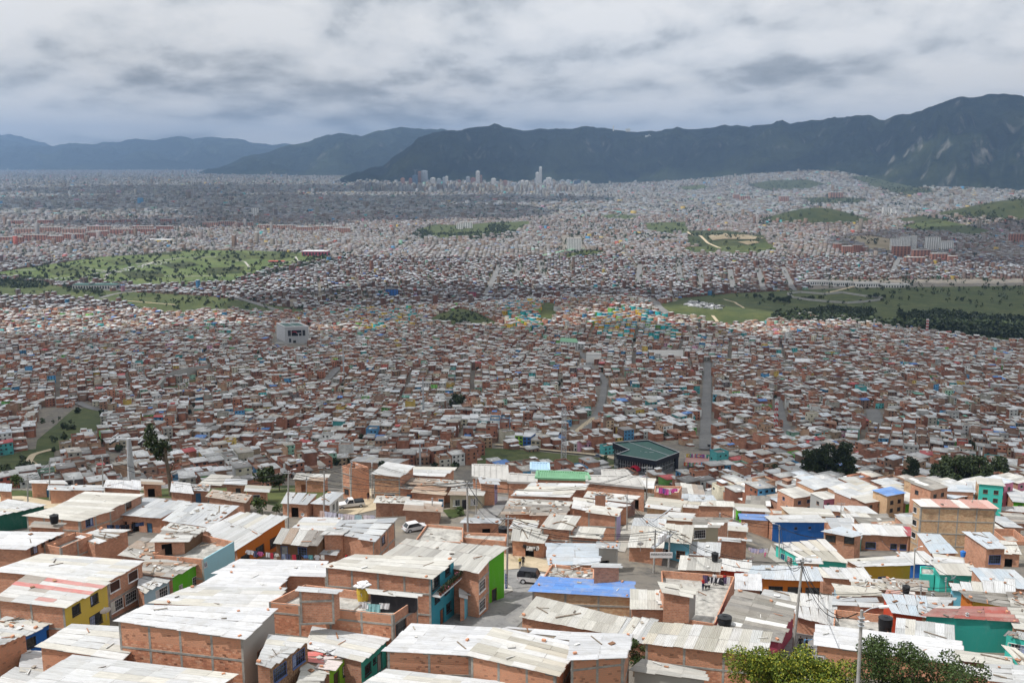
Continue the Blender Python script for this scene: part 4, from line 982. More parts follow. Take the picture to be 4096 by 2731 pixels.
ROOFSTYLE = {
    'w': (WHITE, .0), 'W': ([(.68, .69, .71), (.65, .66, .68), (.60, .61, .63)], .0),
    'c': ([(.60, .585, .535), (.56, .545, .49), (.63, .62, .58), (.50, .48, .43)], .1),
    'g': ([(.46, .45, .42), (.54, .53, .49), (.40, .39, .36), (.50, .48, .44), (.62, .61, .57)], .1),
    't': ([(.46, .485, .51), (.52, .54, .56), (.42, .445, .47), (.56, .58, .59)], .1),
    'T': ([(.46, .53, .59), (.50, .555, .61), (.55, .59, .63)], .0),
    'd': ([(.20, .19, .165), (.24, .225, .195), (.17, .16, .145), (.22, .20, .17), (.30, .28, .25), (.74, .74, .72)], .2),
    'j': ([(.52, .52, .50), (.36, .35, .33), (.24, .22, .20), (.33, .25, .19), (.58, .58, .56), (.45, .44, .41)], .7),
    'J': ([(.30, .28, .25), (.22, .20, .18), (.44, .42, .38), (.36, .30, .25), (.60, .59, .55)], .8),
    'p': ([(.60, .60, .59), (.57, .56, .52), (.52, .53, .53), (.55, .20, .18), (.56, .28, .25), (.60, .59, .57), (.34, .30, .26), (.60, .60, .59)], .4),
    'x': ([(.34, .16, .08), (.42, .24, .14), (.46, .36, .27), (.28, .12, .06)], 1.0),
    'q': ([(.61, .61, .60), (.57, .55, .49), (.51, .52, .51), (.43, .41, .35), (.63, .62, .60), (.53, .49, .41)], .5),
    'b': ([(.10, .27, .66), (.09, .24, .60), (.12, .30, .68)], .0),
    'R': ([(.72, .14, .15), (.74, .20, .20), (.72, .62, .60), (.70, .16, .14)], .0),
    'k': ([(.40, .11, .09), (.46, .17, .13), (.34, .10, .08), (.66, .66, .64)], .3),
    's': ([(.58, .32, .27), (.62, .36, .31), (.55, .30, .25), (.74, .70, .67)], .1),
    'n': ([(.22, .38, .27), (.26, .42, .31), (.20, .34, .25)], .1),
    'B': ([(.30, .62, .80), (.34, .66, .84), (.28, .58, .76)], .0),
    'm': ([(.50, .05, .08), (.54, .07, .10)], .0)}
class House: pass
HOUSES = []
def quad_pt(h, s, t, dz=0.0):
    A, B, C, D = h.top; p = (A*(1-s)+B*s)*(1-t)+(D*(1-s)+C*s)*t
    n = np.cross(B-A, D-A); n /= np.linalg.norm(n); return p+n*dz
def lay_sheets(root, org, corners, style, flow, rs, wid=1.0, length=2.5, maxn=44, oh=.28, tidy=.5, amp=.022):
    """covers a roof quad with single corrugated sheets, each an object of its own"""
    A, B, C, D = corners
    if flow == 'u': A, B, C, D = D, A, B, C           # flutes run along the old A-B edge
    # now flutes run A->D, sheets side by side along A->B
    la = np.linalg.norm(B-A)+2*oh; ld = np.linalg.norm(D-A)+2*oh
    nrm = np.cross(B-A, D-A); nrm /= np.linalg.norm(nrm)
    if nrm[2] < 0: nrm = -nrm
    es = oh/la; et = oh/ld
    def bl(s, t):
        s = -es+s*(1+2*es); t = -et+t*(1+2*et); return (A*(1-s)+B*s)*(1-t)+(D*(1-s)+C*s)*t
    n = max(2, round(la/wid)); m = max(1, round(ld/length))
    while n*m > maxn and n > 3: n -= 1; m = max(1, round(m*.97)) if n % 3 == 0 else m
    cols, rust = ROOFSTYLE[style]; mesh = SHEET[4 if la/n < .9 else (6 if la/n < 1.5 else 8)]
    L = Matrix.Translation(-Vector(org)); k = 0
    for i in range(n):
        last = rs.choice(cols)
        for j in range(m):
            a, b, d = bl(i/n, j/m), bl((i+1)/n, j/m), bl(i/n, (j+1)/m)
            jx = rs.uniform(-.04, .04)*tidy*2
            ex = (d-a)*(1.07+rs.uniform(-.02, .05)*tidy); ey = (b-a)*1.05+(d-a)*jx*.3; o = a-(d-a)*.035+nrm*(.05+.018*(j+(i % 2)*.6)+rs.uniform(0, .012)*tidy*2)
            ex = ex+nrm*rs.uniform(-.03, .05)*tidy
            if j == 0: q = ex*rs.uniform(0, .07)*(.4+tidy); o = o-q; ex = ex+q
            if j == m-1: ex = ex*(1+rs.uniform(-.02, .08)*(.4+tidy))
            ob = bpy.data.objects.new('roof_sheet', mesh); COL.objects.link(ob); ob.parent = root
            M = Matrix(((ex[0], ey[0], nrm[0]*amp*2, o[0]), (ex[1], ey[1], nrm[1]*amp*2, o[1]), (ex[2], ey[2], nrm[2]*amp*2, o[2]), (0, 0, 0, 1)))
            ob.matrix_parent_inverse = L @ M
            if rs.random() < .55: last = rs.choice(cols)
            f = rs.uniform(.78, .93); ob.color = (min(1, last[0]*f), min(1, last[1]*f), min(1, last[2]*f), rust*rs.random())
            k += 1
    return k
def local(mb, org):
    mb.v = [(a-org[0], b-org[1], c-org[2]) for a, b, c in mb.v]; return mb
WIN = {'w': (1.25, 1.15, .95), 'W': (2.0, 1.4, .85), 'v': (.6, .6, 1.5), 'd': (.95, 2.05, .02), 'g': (2.3, 2.2, .02), 's': (1.7, 1.25, .9), 'o': (1.3, 1.9, .1), 't': (1.9, 1.5, .85)}
def wall_panel(mb, a, b, zb, za, zc, holes, mi, depth=.13, mo=None):
    a = np.asarray(a, float); b = np.asarray(b, float); L = float(np.linalg.norm(b-a)); d = (b-a)/L; nin = np.array((-d[1], d[0]))   # inward
    def top(x): return za+(zc-za)*x/L
    xs = sorted({0.0, L, *[h[0] for h in holes], *[h[1] for h in holes]}); zs = sorted({zb, *[h[2] for h in holes], *[h[3] for h in holes]})
    def pt(x, z, o=0.0): return (a[0]+d[0]*x+nin[0]*o, a[1]+d[1]*x+nin[1]*o, z)
    for x0, x1 in zip(xs, xs[1:]):
        for k, z0 in enumerate(zs):
            z1 = zs[k+1] if k+1 < len(zs) else None
            if z1 is not None and any(h[0] <= x0+1e-6 and x1 <= h[1]+1e-6 and h[2] <= z0+1e-6 and z1 <= h[3]+1e-6 for h in holes): continue
            t0, t1 = (z1, z1) if z1 is not None else (top(x0), top(x1))
            mb.face([pt(x0, z0), pt(x1, z0), pt(x1, t1), pt(x0, t0)], mi, [(x0, z0), (x1, z0), (x1, t1), (x0, t0)])
    for x0, x1, z0, z1 in holes:
        q = [(x0, z0), (x1, z0), (x1, z1), (x0, z1)]
        for (p, r), (s, t) in zip(q, q[1:]+q[:1]):
            mb.face([pt(p, r), pt(p, r, depth), pt(s, t, depth), pt(s, t)], mo if mo is not None else mi, [(0, 0), (.1, 0), (.1, 1), (0, 1)])
    return pt
def opening(root, org, pt, hole, kind, frame, rs, depth=.12, near=True, leaf=None):
    x0, x1, z0, z1 = hole
    if kind in 'dg':
        m = MB(); m.face([pt(x0, z0, depth), pt(x1, z0, depth), pt(x1, z1, depth), pt(x0, z1, depth)])
        for k in range(1, 3 if kind == 'd' else 5):
            zz = z0+(z1-z0)*k/(3 if kind == 'd' else 5)
            m.bar(pt(x0+.08, zz, depth-.02), pt(x1-.08, zz, depth-.02), .04)
        o = local(m, org).build('door', 'painted_object', root); o.color = (*(leaf or rs.choice([(.10, .06, .04), (.05, .05, .055), (.30, .30, .29), (.06, .16, .28), (.22, .09, .05)])), 1)
        if near:
            f = MB(); t = .05
            for p, q in (((x0, z0), (x0, z1)), ((x0, z1), (x1, z1)), ((x1, z1), (x1, z0))): f.bar(pt(*p, -.015), pt(*q, -.015), t, t)
            g = local(f, org).build('frame', 'painted_object', o); g.color = (*frame, 1)
        return
    if kind == 'o':
        m = MB(); m.face([pt(x0, z0, .5), pt(x1, z0, .5), pt(x1, z1, .5), pt(x0, z1, .5)]); local(m, org).build('opening', 'dark_void', root); return
    f = MB(); t = .06
    for p, q in (((x0, z0), (x0, z1)), ((x0, z1), (x1, z1)), ((x1, z1), (x1, z0)), ((x1, z0), (x0, z0))): f.bar(pt(*p, -.01), pt(*q, -.01), t, t)
    f.bar(pt(x0-.06, z0-.06, -.05), pt(x1+.06, z0-.06, -.05), .12, .06)
    o = local(f, org).build('window', 'painted_object', root); o.color = (*frame, 1)
    m = MB(); m.face([pt(x0, z0, depth-.03), pt(x1, z0, depth-.03), pt(x1, z1, depth-.03), pt(x0, z1, depth-.03)])
    if kind == 's':
        p = local(m, org).build('shutter', 'painted_object', o); p.color = (.07, .035, .025, 1); return
    local(m, org).build('pane', 'window_glass', o)
    if near:
        g = MB(); n = max(2, int((x1-x0)/.32))
        for i in range(1, n): x = x0+(x1-x0)*i/n; g.bar(pt(x, z0, depth-.07), pt(x, z1, depth-.07), .022)
        for i in range(1, 3): z = z0+(z1-z0)*i/3; g.bar(pt(x0, z, depth-.065), pt(x1, z, depth-.065), .022)
        p = local(g, org).build('bars', 'painted_object', o); p.color = (*frame, 1)
        if rs.random() < .4:
            c = MB(); w = (x1-x0)*rs.uniform(.25, .5); xa = x0+.03 if rs.random() < .5 else x1-w-.03
            c.face([pt(xa, z0+.05, depth-.035), pt(xa+w, z0+.05, depth-.035), pt(xa+w, z1-.03, depth-.035), pt(xa, z1-.03, depth-.035)])
            p = local(c, org).build('curtain', 'cloth', o); p.color = (*rs.choice([(.7, .68, .6), (.5, .2, .2), (.6, .6, .62), (.3, .35, .5)]), 1)
WALLMAT = {'b': 'brick', 'o': 'brick_old', 't': 'brick_tan', 'm': 'brick_mixed', 'k': 'stone_clad'}
def wmat(c): return WALLMAT.get(c) or ('wall_'+c)
_bk = MB(); _bk.box((0, 0, 0), (1, 1, 1)); BRICK = _bk.mesh('brick', 'brick_block')
attr_mat('brickwork', .9, .22, 2.5)
def lay_bricks(root, org, pt, L, z0, top, holes, rs, n_single=300):
    """laid blocks standing proud of the mortar: the first 300 as objects, the others as one mesh"""
    bw, bh, g = .36, .20, .016; cand = []
    rows = int((max(top(0), top(L))-z0)/bh)
    for r in range(rows):
        z = z0+r*bh; x = -(r % 2)*bw/2
        while x < L:
            xa, xb = max(x+g/2, .02), min(x+bw-g/2, L-.02); x += bw
            if xb-xa < .08: continue
            xm = (xa+xb)/2
            if z+bh > min(top(xa), top(xb))-.03: continue
            if any(h[0]-.07 < xb and xa < h[1]+.07 and h[2]-.1 < z+bh and z < h[3]+.07 for h in holes): continue
            cand.append((xa, xb, z+g/2, z+bh-g/2))
    cand.sort(key=lambda c: -c[2])
    M0 = Matrix.Translation(-Vector(org)); mb = MB()
    cols = [(.60, .29, .175), (.55, .255, .15), (.51, .23, .14), (.48, .215, .13), (.63, .35, .23), (.25, .12, .075)]
    for k, (xa, xb, za, zb) in enumerate(cand):
        off = -.012-rs.random()*.012
        c = np.array(pt((xa+xb)/2, (za+zb)/2, off+.03)); p = np.array(pt(xa, za, 0.)); q = np.array(pt(xb, za, 0.)); d = q-p; d /= np.linalg.norm(d)
        if k < n_single:
            o = bpy.data.objects.new('brick', BRICK); COL.objects.link(o); o.parent = root
            w, hh = xb-xa, zb-za
            o.matrix_parent_inverse = M0 @ Matrix(((d[0]*w, -d[1]*.06, 0, c[0]), (d[1]*w, d[0]*.06, 0, c[1]), (0, 0, hh, c[2]), (0, 0, 0, 1)))
        else:
            col = cols[min(4, int(rs.random()**1.2*5))] if rs.random() > .03 else cols[5]
            e = [pt(x, z, off) for x, z in ((xa, za), (xb, za), (xb, zb), (xa, zb))]; f = [pt(x, z, .02) for x, z in ((xa, za), (xb, za), (xb, zb), (xa, zb))]
            mb.face(e, 0, None, col)
            for i in range(4): mb.face([f[i], f[(i+1) % 4], e[(i+1) % 4], e[i]], 0, None, col)
    if mb.f: local(mb, org).build('brickwork', 'brickwork', root)['kind'] = 'stuff'
FRAMES = [(.75, .75, .74), (.05, .05, .055), (.6, .6, .6), (.10, .16, .35), (.25, .12, .06)]
def house(top, z0, walls, ops, roof, flow, label, cat='house', name='house', group='houses of the near quarter', terrace=False, rs=None, detail=2, sheet=(1.0, 2.5), oh=.28, slab_drop=.95, base_drop=1.5, frame=None, tidy=.5):
    """top: four roof corners NL, NR, FR, FL. walls: dict side -> style (+ = concrete frame, B = laid bricks)"""
    h = House(); h.top = [np.array(p, float) for p in top]; h.z0 = z0; h.label = label
    c = sum(h.top)/4; org = (float(c[0]), float(c[1]), float(z0)); h.org = org
    rs = rs or random.Random(label)
    root = empty(name, org); tag(root, label, cat, group); h.root = root
    HOUSES.append(h)
    zb = z0-base_drop; byst = {}
    frame = frame or rs.choice(FRAMES)
    for side in range(4):
        a, b = h.top[side], h.top[(side+1) % 4]; L = float(np.linalg.norm((b-a)[:2]))
        if L < .3: continue
        code = walls.get(side, walls.get('*', 'b')); st = code.rstrip('+B'); frm = '+' in code; lay = 'B' in code and detail > 1
        key = wmat(st); holes = []; kinds = []
        for (s, sty, kind, pos) in ops:
            if s != side: continue
            w, hh, sill = WIN[kind]; w = min(w, L*.8); x = pos*L; zz = z0+sty*2.55+sill
            lim = min(a[2], b[2])-.12
            if zz+hh > lim: zz = lim-hh
            x0 = max(.08, x-w/2); x1 = min(L-.08, x+w/2)
            if x1-x0 < .25 or any(x0 < q[1]+.1 and q[0]-.1 < x1 and zz < q[3]+.1 and q[2]-.1 < zz+hh for q in holes): continue
            holes.append((x0, x1, zz, zz+hh)); kinds.append(kind)
        main = walls.get('*', walls.get(0, 'b')).rstrip('+B')
        mb = byst.setdefault('wall' if st == main else 'facade_'+st, (MB(), key))[0]
        matx = key
        if lay:
            mb2 = MB(); pt = wall_panel(mb2, a[:2], b[:2], zb, a[2], b[2], holes, 0); local(mb2, org).build('wall', 'concrete', root)
        else: pt = wall_panel(mb, a[:2], b[:2], zb, a[2], b[2], holes, 0)
        if terrace:       # inner face and coping of the parapet
            d = (b-a)[:2]/L; nin = np.array((-d[1], d[0])); ai = a[:2]+nin*.15; bi = b[:2]+nin*.15; zs = min(a[2], b[2])-slab_drop-.05
            mb.face([(bi[0], bi[1], zs), (ai[0], ai[1], zs), (ai[0], ai[1], a[2]), (bi[0], bi[1], b[2])], 0, [(0, 0), (L, 0), (L, 1), (0, 1)])
            mb.face([tuple(a), tuple(b), (bi[0], bi[1], b[2]), (ai[0], ai[1], a[2])], 0, [(0, 0), (L, 0), (L, .15), (0, .15)])
        for hl, kd in zip(holes, kinds): opening(root, org, pt, hl, kd, frame, rs, near=detail > 1)
        topf = lambda x, a=a, b=b, L=L: a[2]+(b[2]-a[2])*x/L
        if lay: lay_bricks(root, org, pt, L, zb+.3, topf, holes, rs)
        if frm:
            n = max(1, round(L/3.4))
            for i in range(n+1):
                x = min(max(L*i/n, .13), L-.13)
                m = MB(); e = [pt(x-.12, zb, -.035), pt(x+.12, zb, -.035), pt(x+.12, topf(x)-.04, -.035), pt(x-.12, topf(x)-.04, -.035)]; g = [pt(x-.12, zb, .01), pt(x+.12, zb, .01), pt(x+.12, topf(x)-.04, .01), pt(x-.12, topf(x)-.04, .01)]
                if any(q[0] < x+.12 and x-.12 < q[1] for q in holes): continue
                m.face(e)
                for j in range(4): m.face([g[j], g[(j+1) % 4], e[(j+1) % 4], e[j]])
                local(m, org).build('column', 'concrete', root)
            zz = z0+2.5
            while zz < min(a[2], b[2])-.3:
                if not any(q[2] < zz+.1 and zz-.1 < q[3] for q in holes):
                    m = MB(); m.bar(pt(0, zz, -.012), pt(L, zz, -.012), .09, .22); local(m, org).build('beam', 'concrete', root)
                zz += 2.55
    for nm, (mb, key) in byst.items():
        if mb.f: local(mb, org).build(nm, key, root)
    inner = [p*1.0 for p in h.top]
    if terrace:
        m = MB(); k = [p-np.array((0, 0, slab_drop)) for p in inner]; m.face(k); local(m, org).build('roof_slab', 'concrete_slab', root)
    else:
        m = MB(); m.face([p-np.array((0, 0, .02)) for p in inner]); local(m, org).build('roof_deck', 'timber', root)
        if roof: lay_sheets(root, org, h.top, roof, flow, rs, sheet[0], sheet[1], oh=oh, tidy=tidy)
    return h
SIDE = {'f': 0, 'r': 1, 'b': 2, 'l': 3}
def parse_ops(s):
    out = []
    for q in s.split():
        sd, rest = q.split(':')
        out.append((SIDE[sd], int(rest[0]), rest[1], float(rest[2:])))
    return out
def spec(line):
    f = [x.strip() for x in line.split('|')]
    tile, pts, hh, roof, flow, walls, ops, label = f[:8]; opt = f[8] if len(f) > 8 else ''
    px = [tile_xy(tile, *map(float, p.split(','))) for p in pts.split()]
    hh = float(hh)
    cu = sum(p[0] for p in px)/4; cv = sum(p[1] for p in px)/4
    c = P(cu, cv, hh); z0 = float(G(c[0], c[1]))
    dz = {'u': (.22, -.22, -.22, .22), 'v': (-.22, -.22, .22, .22), 'U': (-.25, .25, .25, -.25), 'V': (.25, .25, -.25, -.25)}[flow]
    if 'F' in roof: dz = (0, 0, 0, 0)
    top = [PZ(u, v, z0+hh+d) for (u, v), d in zip(px, dz)]
    w = {}
    for q in walls.split():
        a, b = q.split('='); w[SIDE.get(a, '*') if a != '*' else '*'] = b
    d = float(c[1]); terr = 'F' in roof
    nm = 'house'; ct = 'house'
    if 'shack' in opt: nm = 'shack'; ct = 'shack'
    if 'shed' in opt: nm = 'shed'; ct = 'shed'
    if 'stair' in opt: nm = 'stair_head'; ct = 'stair head'
    if 'yard' in opt: nm = 'walled_yard'; ct = 'yard'
    return house(top, z0, w, parse_ops(ops), None if terr else roof, 'u' if flow in 'uU' else 'v', label, ct, nm, terrace=terr,
                 sheet=(1.0, 2.5) if d < 125 else ((1.3, 3.2) if d < 165 else (1.9, 4.0)), detail=2 if d < 175 else 1,
                 slab_drop=.95 if 'low' not in opt else .4, base_drop=-float(opt.split('up')[1].split()[0]) if 'up' in opt else (3.0 if 'deep' in opt else 1.6), tidy=.9 if roof in 'jJqpd' else .4)
